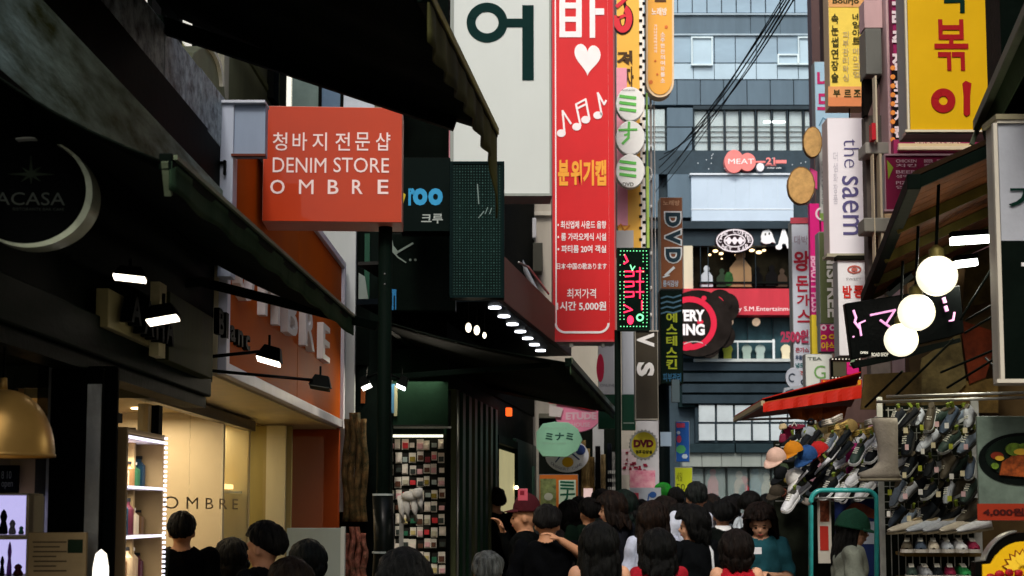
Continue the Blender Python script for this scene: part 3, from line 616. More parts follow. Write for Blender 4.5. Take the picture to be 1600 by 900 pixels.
lamp(sc_.O+sc_.u*(a0+a1)/2+sc_.n*.05+Vector((0, 0, zt-.1)), 1.2, (1, .95, .9), .2)
for z_ in zs[:4]: lamp(sc_.O+sc_.u*(a0+a1)/2+sc_.n*.03+Vector((0, 0, z_-.03)), .5, (1, .92, .85), .12)
cols = ['7A5A38', 'C9B088', 'C8821E', '5A2A34', '8C3A2A', '2F5A3C', 'B9A07A', '30343E', 'D8C8A8', '1E3A4A', '8A6A9A', 'A89070']
names = {'7A5A38': 'brown', 'C9B088': 'sand', 'C8821E': 'amber', '5A2A34': 'maroon', '8C3A2A': 'brick red', '2F5A3C': 'green', 'B9A07A': 'tan', '30343E': 'charcoal', 'D8C8A8': 'cream', '1E3A4A': 'navy', '8A6A9A': 'lilac', 'A89070': 'khaki'}
kk = 0
for si in range(1, 5):
    n = 7; dx = (a1-a0-.02)/n
    for i in range(n):
        c = cols[(i*5+si*3+(i*i) % 3) % 12]; h = random.uniform(.09, .16); x = a0+.01+dx*i
        g = T('bottle', '%s bottle, %s on the %s lit shelf of the cabinet' % (names[c], ['first from the left', 'second from the left', 'third from the left', 'fourth along', 'third from the right', 'second from the right', 'last on the right'][i], ['top', 'second', 'third', 'lowest visible'][si-1]), 'bottle', at=sc_.O+sc_.u*(x+dx/2)+sc_.n*.1+Vector((0, 0, zs[si]+.001)), group='bottles on the lit cabinet shelves')
        g.part('body', mat('bottle_'+c, c, .3, coat=.3, var=.1), smooth=False).lathe([(.001, 0), (dx*.42, 0), (dx*.42, h*.7), (dx*.2, h*.82), (dx*.2, h*.9)], n=10)
        g.part('cap', paint('E8E0D0' if i % 2 else '202020')).lathe([(dx*.24, h*.9), (dx*.24, h), (.001, h)], n=10)
# small white lamp at the bottom
w = T('bollard_lamp', 'small glowing white lamp at the bottom edge before the beige cabinet', 'lamp', 157, 905, 4.8)
w.part('shade', mat('white_glow', 'FFF6E4', emit=1.6), smooth=True).lathe([(.001, .1), (.018, .085), (.026, .04), (.028, -.1), (.001, -.1)], n=16)
w.part('base', BLACK).lathe([(.03, -.1), (.03, -.15), (.012, -.16), (.012, -1.4), (.08, -1.41), (.08, -1.43)], n=12)

# ---- red DENIM STORE hanging sign and its pole
RD = mat('sign_red', 'B43400', .4, var=.1, scale=1.2, bump=.04, coat=.15)
ds = hang_sign('denim_store_sign', 'square red-orange hanging sign reading DENIM STORE in white', 'sign', 412, 165, 628, 348, 8.6, RD, yaw=3, thick=.3, side=paint('D08A78'))
q = ds.part('lettering', printed('EED8D4'))
for ch, x in zip('청바지전문샵', (426, 457, 488, 524, 555, 587)): q.text(ch, x, 207, x+23, 235, -.004, .006)
q.text('DENIM', 426, 247, 510, 269, -.004, .0); q.text('STORE', 521, 247, 608, 269, -.004, .0)
for ch, x in zip('OMBRE', (422, 467, 512, 550, 590)): q.text(ch, x, 281, x+(23 if ch in 'OM' else 17), 303, -.004, 0 if ch == 'M' else .01)
po = T('sign_pole', 'dark steel pole wrapped in black sheet standing below the red sign', 'pole', 595, 1230, 8.75)
s_ = 8.75/FOC; q = po.part('pole', DKGREEN, smooth=True); zt = po.LP(595, 350, 8.75).z; q.tube([(0, .02, 0), (0, .02, zt+.3)], 11*s_, 14)
po.part('wrap', mat('plastic_wrap', '0D1210', .3, var=.4, scale=4), smooth=True).tube([(.01, .0, po.LP(0, 1180, 8.75).z), (.0, .0, po.LP(0, 900, 8.75).z), (.01, 0, po.LP(0, 850, 8.75).z), (-.002, 0, po.LP(0, 775, 8.75).z)], 16*s_, 16)
for y in (773, 863): po.part('tape_band', paint('9CA6A2')).tube([(0, 0, po.LP(0, y, 8.75).z-.006), (0, 0, po.LP(0, y, 8.75).z+.006)], 16.6*s_, 18)
for y in (428, 444): po.part('bolt', STEEL).ball(po.LP(601, y, 8.68), .006, 8)
# roo sign
rs = hang_sign('roo_sign', 'black hanging sign with blue letters roo above small Korean text', 'sign', 626, 246, 703, 362, 10.6, mat('sign_black2', '0A1412', .4, var=.1), thick=.2, side=BLACK, yaw=0)
q = rs.part('lettering', printed('2F93C4')); q.text('r', 638, 294, 648, 321, -.004, .04); q.text('o', 645, 294, 668, 321, -.004, .05); q.text('o', 669, 294, 692, 321, -.004, .05)
rs.part('small_lettering', printed('9AA4A0')).text('크루', 658, 334, 692, 349, -.004, .02)
rs.part('yellow_corner', printed('B9A020')).poly([(628, 300), (634, 304), (630, 318), (627, 318)], -.004, 0)
# emblem board
eb = T('emblem_board', 'very dark green sign board with a faint grey swoosh emblem', 'sign', 655, 480, 11.2)
eb.part('board', mat('dark_green_board', '060E0A', .4, var=.2), bevel=.01).box(608, 364, 712, 486, 0, .1)
q = eb.part('emblem', printed('6C7A72')); q.line([(609, 370), (612, 385), (620, 395)], 6, -.01, 0); q.line([(621, 394), (645, 380)], 3, -.01, 0); q.line([(609, 388), (622, 402), (634, 410)], 2, -.01, 0); q.disc(641, 406, 2, 2, -.006, 0, 8); q.disc(649, 406, 2, 2, -.006, 0, 8)
q = eb.part('blue_emblem', printed('1E6A9C')); q.box(607, 452, 619, 484, -.03, 0)
eb.part('blue_emblem_line', printed('0A1210')).box(610, 458, 612.5, 478, -.034, -.03).box(615, 462, 617, 484, -.034, -.03)
w = T('blue_window', 'dark window edge with a blue banner strip left of the pole', 'banner', 566, 470, 12.9)
w.part('blue_strip', printed('1F5FA0')).box(552, 365, 566, 425, 0, .02); w.part('green_strip', printed('14402E')).box(566, 365, 577, 470, 0, .02); w.part('grey_panel', paint('77827C')).poly([(550, 420), (570, 432), (576, 470), (560, 470), (550, 455)], -.03, .0)
w.part('dark_panel', mat('dark_bw', '0A120F', .6)).box(545, 360, 612, 800, .03, .1)
# dot matrix sign
lm = hang_sign('dot_matrix_sign', 'tall unlit dot-matrix sign with a dark teal perforated face', 'sign', 703, 252, 788, 465, 10.3, mat('dot_face', '10221F', .35, var=.35, scale=3, streak=2), thick=.16, frame=mat('teal_frame', '0A1A1A', .4), fw=4, side=BLACK)
dots = lm.part('dot_grid', printed('3C5C58'), kind='stuff')
for i in range(17):
    for j in range(46):
        big = (i % 4 == 2 and j % 4 == 2); r_ = .9 if big else .55; x, y = 709.5+i*4.45, 259+j*4.45; dots.box(x-r_, y-r_, x+r_, y+r_, -.006, 0)
q = lm.part('reflection_mark', printed('7A8C88')); q.line([(746, 288), (748, 318)], 1.6, -.007, 0); q.line([(748, 340), (756, 330)], 1.4, -.007, 0); q.line([(758, 334), (762, 324)], 1.2, -.007, 0); q.line([(765, 334), (768, 325)], 1.2, -.007, 0)

# ---- second left block (Y 12.8 .. 20), dark green shops
gb = T('dark_green_building', 'dark green shop building with corrugated panels and a lit doorway', 'building', at=(-1.2, 13.3, ground(13)), yaw=82.5)
GRB = mat('green_wall', '12261C', .5, var=.3, scale=2)
wall_block(gb, 'wall', mat('upper_dark', '0A100D', .8, var=.3), [(-1.45, 12.85), (-.62, 13.35), (.32, 20), (-1.98, 20), (-1.98, 12.85)], 2.95, 9.5)
wall_block(gb, 'lower_wall', mat('near_black_green', '08110C', .6), [(-.64, 13.5), (.30, 20), (-4, 20), (-4, 13.5)], .0, 2.95)
cg = T('corrugated_shutter', 'dark green corrugated shutter with a few pale vertical ribs', 'shutter', at=Vector((-.6, 13.3, ground(13))), yaw=82.5)
xs = [cg.loc(x, 700, 0)[0] for x in (700, 771)]; n = 8
for i in range(n):
    x = xs[0]+(xs[1]-xs[0])*i/n; dx = (xs[1]-xs[0])/n
    cg.part('rib', mat('rib_green', '24492F', .4, var=.4, scale=1.2, streak=4) if i % 3 else mat('rib_olive', '5A6040', .4, var=.3, scale=1.2, streak=4), bevel=.006).wbox(x, -.08, .05, x+dx*.45, .02, 2.72)
cg.part('backing', GRB).wbox(xs[0], .0, .02, xs[1], .04, 2.74)
cg.part('vertical_pole', STEEL, smooth=True).tube([(xs[0]-.03, -.1, .02), (xs[0]-.03, -.1, 2.7)], .012)
dw = T('lit_doorway', 'narrow warm-lit doorway with a dark green frame beyond the shutter', 'door', at=cg.O+cg.u*(xs[1]+.01)+Vector((0, 0, 0)), yaw=82.5)
x0 = 0; x1 = dw.loc(802, 700, 0)[0]; x2 = dw.loc(850, 700, 0)[0]
dw.part('lit_panel', mat('door_lit', 'CFC490', .6, var=.2, scale=1.5, emit=.35)).wbox(x0+.03, -.02, .05, x1-.03, .04, 2.3)
dw.part('frame', DKGREEN).wbox(x0, -.06, 0, x0+.04, .04, 2.45); dw.parts[-1].wbox(x1-.04, -.06, 0, x1, .04, 2.45); dw.parts[-1].wbox(x0+.04, -.06, 2.36, x1-.04, .04, 2.45)
dw.part('bulb', mat('bulb_small', 'FFF0C0', emit=5)).ball((x1-.08, -.05, 1.87), .025, 10)
for (a, b) in ((x1+.02, (x1+x2)/2-.02), ((x1+x2)/2+.02, x2)):
    q = dw.part('door_leaf', mat('leaf_green', '17352A', .4, var=.2, streak=3), bevel=.006); q.wbox(a, -.04, .03, b, .03, 2.5)
    dw.part('leaf_molding', mat('leaf_edge', '3C5A4C', .4)).wbox(a+.05, -.055, .2, a+.07, -.04, 2.2); dw.parts[-1].wbox(b-.07, -.055, .2, b-.05, -.04, 2.2)
q = dw.part('orange_lamp', mat('orange_lamp', 'FF5A20', emit=1.2), bevel=.01); a = dw.LP(814, 650, 16.9); q.wbox(a.x-.04, -.12, a.z, a.x+.04, -.05, a.z+.1)
fw_ = T('upper_corner_window', 'tall corner window of cream, teal and blue-grey panes behind the red hanging sign', 'window', 510, 200, 12.8)
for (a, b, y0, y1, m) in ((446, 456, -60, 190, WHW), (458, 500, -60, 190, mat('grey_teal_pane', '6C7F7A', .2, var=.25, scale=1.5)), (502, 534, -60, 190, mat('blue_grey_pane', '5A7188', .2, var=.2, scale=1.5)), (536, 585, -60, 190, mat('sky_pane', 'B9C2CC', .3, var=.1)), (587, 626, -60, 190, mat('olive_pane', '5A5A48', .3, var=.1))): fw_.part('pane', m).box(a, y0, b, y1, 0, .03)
fw_.part('frame', BLACK).box(440, -60, 446, 195, -.03, .04).box(500, -60, 502, 190, -.02, .03).box(534, -60, 536, 190, -.02, .03)
# brown canopy with soffit lights
A, B = P(786, 470, 12.0), P(893, 557, 16.3); yawc = math.degrees(math.atan2(B.y-A.y, B.x-A.x))
bc = T('brown_canopy', 'brown canopy fascia with round soffit lights under it', 'canopy', at=A, yaw=yawc); Lc = (B-A).length
bc.part('fascia', mat('brown_fascia', '6B574A', .6, var=.12, scale=1.2), bevel=.005).wbox(0, 0, 0, Lc, .05, .40)
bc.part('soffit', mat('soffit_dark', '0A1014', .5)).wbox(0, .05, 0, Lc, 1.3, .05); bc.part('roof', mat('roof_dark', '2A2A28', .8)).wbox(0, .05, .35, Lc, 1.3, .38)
for k in range(7):
    q = bc.part('soffit_light', mat('soffit_glow', 'F2F6FF', emit=6)); a = bc.LP(763+k*9.6-(k*k)*.05, 477+k*12.2, 12.4+k*.62)
    q.lathe([(.001, -.012), (.055, -.012), (.055, 0), (.001, 0)], Matrix.Translation((.35+k*.56, .14+.02*k, 0)), 16)
q = bc.part('bracket', STEEL, smooth=True); q.tube([(.5, -.05, .42), (1.2, -.02, .5), (2.6, .0, .46)], .012)
# awning C
aC = awning('folding_awning', 'black folding awning over the accessory stall, its tip near the round pink sign', P(888, 566, 11.2), P(957, 643, 16.7), Vector((-1.1, 11.2, 3.15)), Vector((-.5, 16.7, 3.1)), .1, VAL,
    [((700, 590, 15.5), (948, 640, 16.6), .045), ((600, 590, 11.4), (860, 570, 11.4), .03), ((730, 560, 13), (930, 618, 15), .03)], barr=.035)
aC.part('rail_strip', mat('rail_pale', '6C7A60', .4)).bar(aC.LP(892, 563, 11.2), aC.LP(961, 641, 16.7), .02, .05)
for (x, y, Y) in ((732, 512, 10.9), (745, 516, 11.0), (757, 524, 11.1)):
    w = T('small_bulb', {732: 'small bare bulb hanging under the dot-matrix sign, leftmost', 745: 'small bare bulb hanging under the dot-matrix sign, middle', 757: 'tiny bare bulb hanging under the dot-matrix sign, rightmost'}[x], 'bulb', x, y, Y, group='bare bulbs under the dot-matrix sign')
    w.part('glass', mat('bulb_dim', 'FFF4D8', emit=1.6), smooth=True).ball((0, 0, 0), .03 if x < 750 else .02, 12, (.8, .8, 1.3)); w.part('cord', BLACK).tube([(0, 0, .03), (0, 0, .2)], .004, 5)
# cream wall far left with utility boxes
cw = T('cream_building', 'cream rendered building with a grey meter box behind the red vertical sign', 'building', 830, 830, 20.2)
cw.part('wall', CONC).box(778, -400, 1004, 830, 0, 4); 
cw.part('meter_box', paint('4E4E44'), bevel=.01).box(818, 379, 848, 424, -.35, -.02)
cw.part('air_conditioner', paint('E2E4E6'), bevel=.02).box(816, 340, 838, 372, -.4, -.02); cw.part('vent_pipe', STEEL, smooth=True).tube([cw.LP(806, 300, 20), cw.LP(808, 430, 20), cw.LP(822, 460, 20)], .05)
cw.part('cornice', paint('D8D4C4')).box(778, 330, 862, 336, -.08, 0); cw.part('dark_pipe', BLACK).box(802, 300, 806, 500, -.1, -.02)
q = cw.part('cable_bundle', BLACK); q.tube([cw.LP(789, 380, 19), cw.LP(805, 420, 19), cw.LP(826, 448, 19), cw.LP(850, 480, 19), cw.LP(880, 545, 19)], .05)
q = cw.part('gutter', paint('B8BCC0')); q.tube([cw.LP(790, 360, 18.6), cw.LP(815, 410, 18.8), cw.LP(845, 470, 19), cw.LP(875, 530, 19.2)], .035)

# ================================================================ signs on the left of the street
# white sign with the dark syllable
ws = hang_sign('white_sign', 'huge white lightbox sign with one dark Korean syllable', 'sign', 704, -60, 862, 306, 12.4, mat('white_lightbox', 'C6CECA', .35, var=.06, scale=.7, streak=2), thick=.35, frame=paint('8E9690'), fw=4)
q = ws.part('lettering', printed('0E2A28')); q.ring(761, 35, 32, 31, 14, -.006, 0); q.box(790, 29, 820, 42, -.006, 0); q.box(816, 8, 834, 125, -.006, 0)
w = T('pink_banner', 'faded pink banner between the red sign and the white sign', 'banner', 672, 246, 13.4); w.part('cloth', printed('D27E90')).box(649, 160, 704, 246, 0, .02); w.part('edge', paint('C9C4BC')).box(631, 165, 648, 246, 0, .03)
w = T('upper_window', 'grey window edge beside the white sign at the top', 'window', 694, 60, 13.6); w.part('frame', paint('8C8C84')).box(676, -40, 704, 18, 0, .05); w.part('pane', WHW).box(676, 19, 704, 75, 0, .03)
# red vertical sign
rv = hang_sign('red_vertical_sign', 'tall red vertical sign with a white heart and music notes', 'sign', 862, -80, 962, 534, 15, mat('karaoke_red', 'D4262A', .4, var=.1, scale=.8), thick=.4, frame=paint('C04A50'), fw=3)
WP = printed('F4EDEE'); q = rv.part('border_line', WP); q.box(866.5, -80, 870, 505, -.006, 0); q.box(949, -80, 952.5, 505, -.006, 0); q.box(884, 517.5, 935, 521, -.006, 0)
q.ring(884, 505, 17.5, 16, 3.4, -.006, 0, a0=180, a1=270, n=10); q.ring(935, 505, 17.5, 16, 3.4, -.006, 0, a0=270, a1=360, n=10)
q = rv.part('large_lettering', printed('F6F0F0')); q.frame(874, 4, 909, 58, 9, -.007, 0); q.box(874, -30, 883, 8, -.007, 0); q.box(900, -30, 909, 8, -.007, 0); q.box(874, 26, 909, 34, -.007, 0); q.box(921, -40, 930, 59, -.007, 0); q.box(930, 13, 944, 23, -.007, 0)
q = rv.part('heart', printed('F6F0F0')); pts = []
for i in range(40):
    t = 2*math.pi*i/40; x = 16*math.sin(t)**3; y = 13*math.cos(t)-5*math.cos(2*t)-2*math.cos(3*t)-math.cos(4*t); pts.append((918+x*1.28+(0), 90-y*1.7+ .15*x))
q.poly(pts, -.007, 0)
q = rv.part('music_notes', WP)
for (x, y) in ((877, 208), (901, 198), (915, 187), (934, 180)): q.disc(x, y, 7, 6, -.007, 0, 14)
q.line([(882, 207), (879, 173), (892, 193)], 3, -.007, 0); q.line([(907, 196), (900, 163), (915, 155), (921, 186)], 3, -.007, 0); q.line([(901, 170), (917, 162)], 3, -.007, 0); q.line([(940, 179), (934, 145), (944, 163), (947, 157)], 3, -.007, 0)
q = rv.part('orange_lettering', printed('F0A83C'))
for ch, x in zip('분위기캡', (872, 892, 911, 930)): q.text(ch, x, 250, x+17, 290, -.007, .04)
q = rv.part('small_lettering', WP)
for k, (st, y) in enumerate((('• 최신업체 사운드 음향', 345), ('• 룸 가라오케식 시설', 364), ('• 파티룸 20여 객실', 383))): q.text(st, 871, y, 947, y+12, -.007, .02)
q.text('日本·中国の歌あります', 870, 411, 948, 421, -.007, .015)
q.text('최저가격', 886, 451, 931, 466, -.007, .01); q.text('1시간 5,000원', 870, 471, 947, 486, -.007, .025)
q = rv.part('fixing_bracket', STEEL); q.box(890, 534, 896, 542, .1, .16); q.box(940, 534, 945, 542, .1, .16)
# yellow sign with checker strip
yv = hang_sign('yellow_checker_sign', 'yellow vertical sign with a red swirl and black checker strip', 'sign', 962, -80, 1009, 394, 17, mat('sign_yellow_orange', 'F2BC50', .4, var=.06, scale=1), thick=.4)
q = yv.part('checker_strip', printed('F2EEE2')); q.box(998, -80, 1009, 394, -.006, 0)
q = yv.part('checker_squares', printed('181614'), kind='stuff')
for k in range(52): q.box(998.5+(k % 2)*5.3, -78+k*9, 1003.5+(k % 2)*5.3, -74+k*9+.5, -.01, -.006)
q = yv.part('swirl_outline', printed('2A2020')); q.line([(968, -20), (978, 12), (986, 22)], 5, -.008, 0); q.ring(973, 30, 17, 24, 14, -.008, 0, a0=-200, a1=70, n=26)
q = yv.part('swirl', printed('D8303C')); q.ring(973, 29, 15, 22, 10, -.012, -.008, a0=-195, a1=70, n=26); q.line([(964, 10), (975, 0), (984, -10)], 6, -.012, -.008); q.line([(966, 28), (976, 24)], 5, -.012, -.008)
q = yv.part('dark_lettering', printed('4A3418')); q.text('겨', 964, 79, 988, 102, -.008, .05); q.text('자', 976, 104, 990, 140, -.008, .03)
q = yv.part('pink_panel', printed('EBA2B6')); q.box(963, 106, 981, 352, -.014, 0)
yv.part('grey_foot', paint('BFC0C0')).box(963, 360, 990, 388, -.014, 0)
yv.part('orange_pattern', printed('D98A2E')).line([(965, 356), (970, 350), (976, 360), (984, 352)], 2, -.016, 0)
q = yv.part('green_strip', printed('A8C860')); q.box(1009.5, 260, 1015, 394, .02, .1); yv.part('thin_green_strip', printed('6F9648')).box(1009.5, 145, 1013, 260, .02, .1)
# minami disc sign
mn = T('disc_sign', 'three stacked white discs with green Japanese characters', 'sign', 984, 294, 16.6)
for k, y in enumerate((162, 215, 267)):
    mn.part('disc', mat('disc_white', 'F2F4F0', .3, var=.04), bevel=.008).disc(985, y, 22.5, 26.5, 0, .12, 32)
q = mn.part('lettering', printed('6CCB5E')); 
for y0 in (150, 252):
    for k in range(3): q.line([(969, y0+k*10), (980, y0+1.5+k*10), (993, y0+3+k*10)], 4.6, -.006, 0)
q.line([(967, 203), (995, 202)], 3.2, -.006, 0); q.line([(983, 191), (982, 215), (973, 224)], 4, -.006, 0); q.line([(976, 211), (982, 209)], 3, -.006, 0)
mn.part('small_lettering', printed('6A6A66')).text('minami', 972, 139, 992, 142, -.006).text('DVD', 973, 285, 990, 291, -.006, .02)
# orange capsule sign
oc = T('capsule_sign', 'orange rounded sign with pale lettering and small red flowers', 'sign', 1031, 152, 17.4)
pts = [(1009.5, -90), (1053, -90), (1053, 128)]+[(1031.2+21.8*math.cos(R(a)), 128+24*math.sin(R(a))) for a in range(10, 180, 10)]+[(1009.5, 128)]
oc.part('case', paint('F1D7B0')).poly(pts, .01, .2)
oc.part('face', mat('capsule_orange', 'F2B14A', .35, var=.05, scale=1)).poly([(1031.2+(x-1031.2)*.86, (y-30)*.965+30) for x, y in pts], 0, .012)
q = oc.part('lettering', printed('F6E9DC')); q.text('노래방', 1018, 12, 1042, 24, -.005, .03)
for k in range(9): q.text('가나다라마바사아자'[k], 1022, 38+k*5, 1027, 42.5+k*5, -.005, .02); q.text('소주한잔의여유를'[k % 8], 1032, 50+k*9, 1039, 57+k*9, -.005, .02)
oc.part('dark_mark', printed('5A3A1C')).box(1023, -6, 1041, 3, -.006, 0)
q = oc.part('flower', printed('D9783A'))
for (x, y, r) in ((1041, 42, 3), (1017, 128, 3.5), (1024, 95, 2), (1027, 116, 2)): q.disc(x, y, r, r, -.006, 0, 5)
w = T('thin_pole', 'thin white pole running down from the orange rounded sign', 'pole', 1024, 640, 17.6); w.part('pole', paint('E4E2DC')).box(1022.5, 150, 1026.5, 652, 0, .06); w.part('side_strip', paint('A79E98')).box(1015.5, 150, 1021.5, 520, .02, .08)
q = w.part('bracket', paint('E8E8E4'), smooth=True)
for y in (164, 228, 276, 322, 395, 449, 491): q.box(1016, y-2, 1019, y+4, -.02, .02)
q.ring(1013, 272, 7, 12, 2, -.03, 0, a0=-100, a1=100, n=10)
# small led sign
ls = hang_sign('led_sign', 'small black LED sign with glowing red and green characters', 'sign', 964, 387, 1016, 516, 14.2, mat('led_face', '0A1812', .4, var=.2), thick=.12, frame=mat('led_frame', '10241A', .4), fw=2.5, side=BLACK)
q = ls.part('green_led', mat('led_green', '7CFFAA', emit=.9), kind='stuff')
for i in range(9):
    for y in (392, 510): q.disc(970+i*5, y, .9, .9, -.008, 0, 5)
for j in range(21):
    for x in (969, 975, 1005, 1011): 
        if random.random() < .8: q.disc(x, 398+j*5.3, .8, .8, -.008, 0, 5)
q.ring(1000, 496, 6, 6, 2.5, -.008, 0, n=12); q.line([(985, 414), (988, 422), (992, 416)], 1.6, -.008, 0)
q = ls.part('red_led', mat('led_red', 'FF2A50', emit=1.3))
for (a, b) in (((976, 398), (981, 408)), ((981, 408), (975, 412))): q.line([a, b], 2.4, -.009, 0)
for y in (424, 440, 456): q.line([(976, y), (990, y), (990, y+7), (977, y+8)], 2, -.009, 0); q.line([(1000, y-6), (1000, y+10)], 2, -.009, 0); q.line([(994, y), (1006, y)], 2, -.009, 0)
q.line([(975, 476), (988, 484), (975, 488)], 2, -.009, 0); q.disc(985, 500, 5, 7, -.009, 0, 12)
q.line([(1003, 470), (1003, 484)], 2, -.009, 0)
# poles and greys below
po = T('green_pole', 'dark green round street pole right of the red vertical sign', 'pole', 969, 1160, 14.4); po.part('pole', DKGREEN, smooth=True).tube([(0, 0, 0), (0, 0, po.LP(969, 516, 14.4).z)], 5*14.4/FOC, 12)
w = T('small_white_sign', 'white and green sign panel left of the dark green pole', 'sign', 955, 700, 17); w.part('panel', paint('C9CED4')).box(935, 535, 964, 616, 0, .1); w.part('lower_panel', paint('12402E')).box(935, 616.5, 964, 670, 0, .1); w.part('emblem', printed('C8284A')).disc(938, 575, 6, 22, -.01, 0, 20)
w.part('lettering', printed('5A6470')).text('11호', 942, 537, 956, 542, -.004); w.parts[-1].text('ONLINE', 938, 600, 960, 604, -.004)
w = T('grey_panel_sign', 'pale grey sign with green lower part right of the dark green pole', 'sign', 982, 672, 16.2); w.part('panel', paint('B4BBC4')).box(972, 514, 993, 616, 0, .1); w.part('lower_panel', paint('0F3D2C')).box(972, 616.5, 993, 672, 0, .1); w.part('text_strip', printed('7A8A80')).box(974, 660, 991, 662, -.006, 0)
vs_ = hang_sign('brown_sign', 'narrow dark brown sign with white letters V and S turned sideways', 'sign', 992, 516, 1029, 656, 15.4, mat('brown_sign_face', '3A352A', .4, var=.08), thick=.2, frame=paint('A9A598'), fw=2)
q = vs_.part('lettering', printed('E8E8E6')); q.text('V', 995, 520, 1022, 542, -.006, .04, rot=-90); q.text('S', 995, 566, 1022, 588, -.006, .05, rot=-90)
dv = hang_sign('dvd_sign', 'brown vertical sign with large outlined letters DVD', 'sign', 1031, 308, 1068, 452, 19, mat('dvd_brown', '7A4A2C', .4, var=.08), thick=.3)
q = dv.part('letter_outline', printed('D5DDE0')); q.text('D V D', 1038, 330, 1065, 412, -.005, .12, rot=-90)
q = dv.part('lettering', printed('12303C')); q.text('D V D', 1040, 332, 1063, 410, -.012, .055, rot=-90)
q = dv.part('emblem', printed('C9D2D6')); q.line([(1040, 430), (1053, 418)], 4, -.006, 0); q.line([(1036, 433), (1046, 430)], 2, -.006, 0)
dv.part('small_lettering', printed('9FB0C0')).text('룸식감상', 1036, 438, 1060, 448, -.006, .02); dv.part('top_lettering', printed('B89070')).text('노래방', 1036, 313, 1062, 321, -.006, .02)
gv = hang_sign('black_vertical_sign', 'narrow black sign with a column of yellow-green Korean letters', 'sign', 1031, 453, 1068, 600, 18.6, mat('black_green_face', '0C1814', .4, var=.1), thick=.3, side=BLACK)
gv.part('lettering', printed('8E9A22')).vtext('에스테스킨', 1041, 487, 1058, 578, -.006, .03)
q = gv.part('blue_stripe', printed('3E6072'))
for k in range(4): q.line([(1033, 466+k*8), (1042, 463+k*8), (1052, 465+k*8), (1064, 461+k*8)], 2.4, -.006, 0)
gv.part('blue_lettering', printed('2A5A7A')).text('피부관리', 1036, 583, 1064, 596, -.006, .02)
po = T('black_pole', 'thick black utility pole behind the DVD signs', 'pole', 1042, 1050, 18.8); po.part('pole', mat('pole_black', '0A1212', .6), smooth=True).tube([(0, .3, 0), (0, .3, po.LP(0, 560, 18.8).z)], 12*18.8/FOC, 12)
w = T('small_blue_sign', 'small grey-blue square sign on the black pole', 'sign', 1042, 700, 18.3); w.part('panel', paint('8FA4B8')).box(1032, 675, 1049, 697, 0, .04); w.part('pole_box', paint('4C5C62')).box(1050, 593, 1062, 628, 0, .1)
# ground-level signs
w = T('banner_wall', 'pale wall with pink-red patterned banner and posters beyond the crowd', 'banner', 1010, 800, 17.8)
w.part('white_sheet', mat('white_sheet', 'BDBEC2', .6, var=.12, scale=2)).box(994, 656, 1030, 760, 0, .03)
q = w.part('red_pattern', printed('8A1C38'))
for k in range(26): x, y = random.uniform(972, 1008), random.uniform(704, 740); q.box(x, y, x+random.uniform(3, 7), y+random.uniform(2, 5), -.012, 0)
w.part('pattern_sheet', printed('D9C8CC')).box(970, 702, 1008, 742, .005, .03)
w.part('pink_banner', mat('pink_print', 'C86A88', .6, var=.4, scale=12, col2='E8B8C0')).box(984, 735, 1024, 762, -.03, 0)
wb = T('white_board', 'white notice board with red and blue drawings above the crowd', 'board', 1007, 790, 17); wb.part('panel', paint('C4CED8')).box(983, 762, 1033, 792, 0, .03)
wb.part('red_print', printed('C04858')).box(988, 770, 998, 784, -.004, 0); q = wb.part('blue_print', printed('3060A8')); q.disc(1020, 773, 6, 5, -.004, 0, 10); q.line([(1012, 784), (1014, 772)], 2, -.004, 0)
cp = T('bottle_cap_sign', 'round yellow and silver bottle-cap sign reading DVD', 'sign', 1006, 718, 15.6)
pts = [(1006+(23.5 if i % 2 else 21)*math.cos(R(i*7.5)), 695-(24.5 if i % 2 else 22)*math.sin(R(i*7.5))) for i in range(48)]
cp.part('cap_edge', mat('cap_silver', '8A8C86', .35, .6)).poly(pts, 0, .07); cp.part('face', printed('A9A020')).disc(1006, 695, 19, 20, -.006, 0); cp.part('lettering', printed('5A1018')).text('DVD', 990, 687, 1021, 699, -.012, .07)
cp.part('small_lettering', printed('303018')).text('영화감상실', 993, 703, 1019, 709, -.012, .04)
bp_ = hang_sign('blue_poster', 'blue poster with red and green figures on the far pole', 'poster', 1055, 658, 1078, 722, 19.5, printed('1E58A8'), thick=.04)
q = bp_.part('red_print', printed('B8405A')); q.box(1057, 661, 1070, 668, -.004, 0); q.disc(1061, 686, 4, 6, -.004, 0, 8); bp_.part('green_print', printed('4FA86A')).disc(1064, 702, 8, 7, -.004, 0, 7); bp_.part('pale_print', printed('BCD0DC')).disc(1070, 713, 5, 4, -.004, 0, 6).disc(1060, 676, 3, 3, -.004, 0, 6)
yb = hang_sign('yellow_poster', 'plain yellow-green poster with small dark text above the crowd', 'poster', 1054, 730, 1083, 800, 19.2, printed('B0BC22'), thick=.04)
q = yb.part('lettering', printed('3E4410')); q.text('세일', 1057, 738, 1066, 752, -.004); q.text('50', 1057, 756, 1070, 766, -.004)
w = T('green_bag', 'bright green cloth bundle hanging beside the black pole', 'bag', 1035, 790, 17.5)
w.part('bag', mat('green_cloth', '1E8A24', .7, var=.4), smooth=True).ball(w.LP(1036, 767, 17.5), .11, 14, (1.1, .7, 1)); w.part('handle', BLACK).tube([w.LP(1030, 760, 17.5), w.LP(1036, 750, 17.5), w.LP(1043, 760, 17.5)], .008)
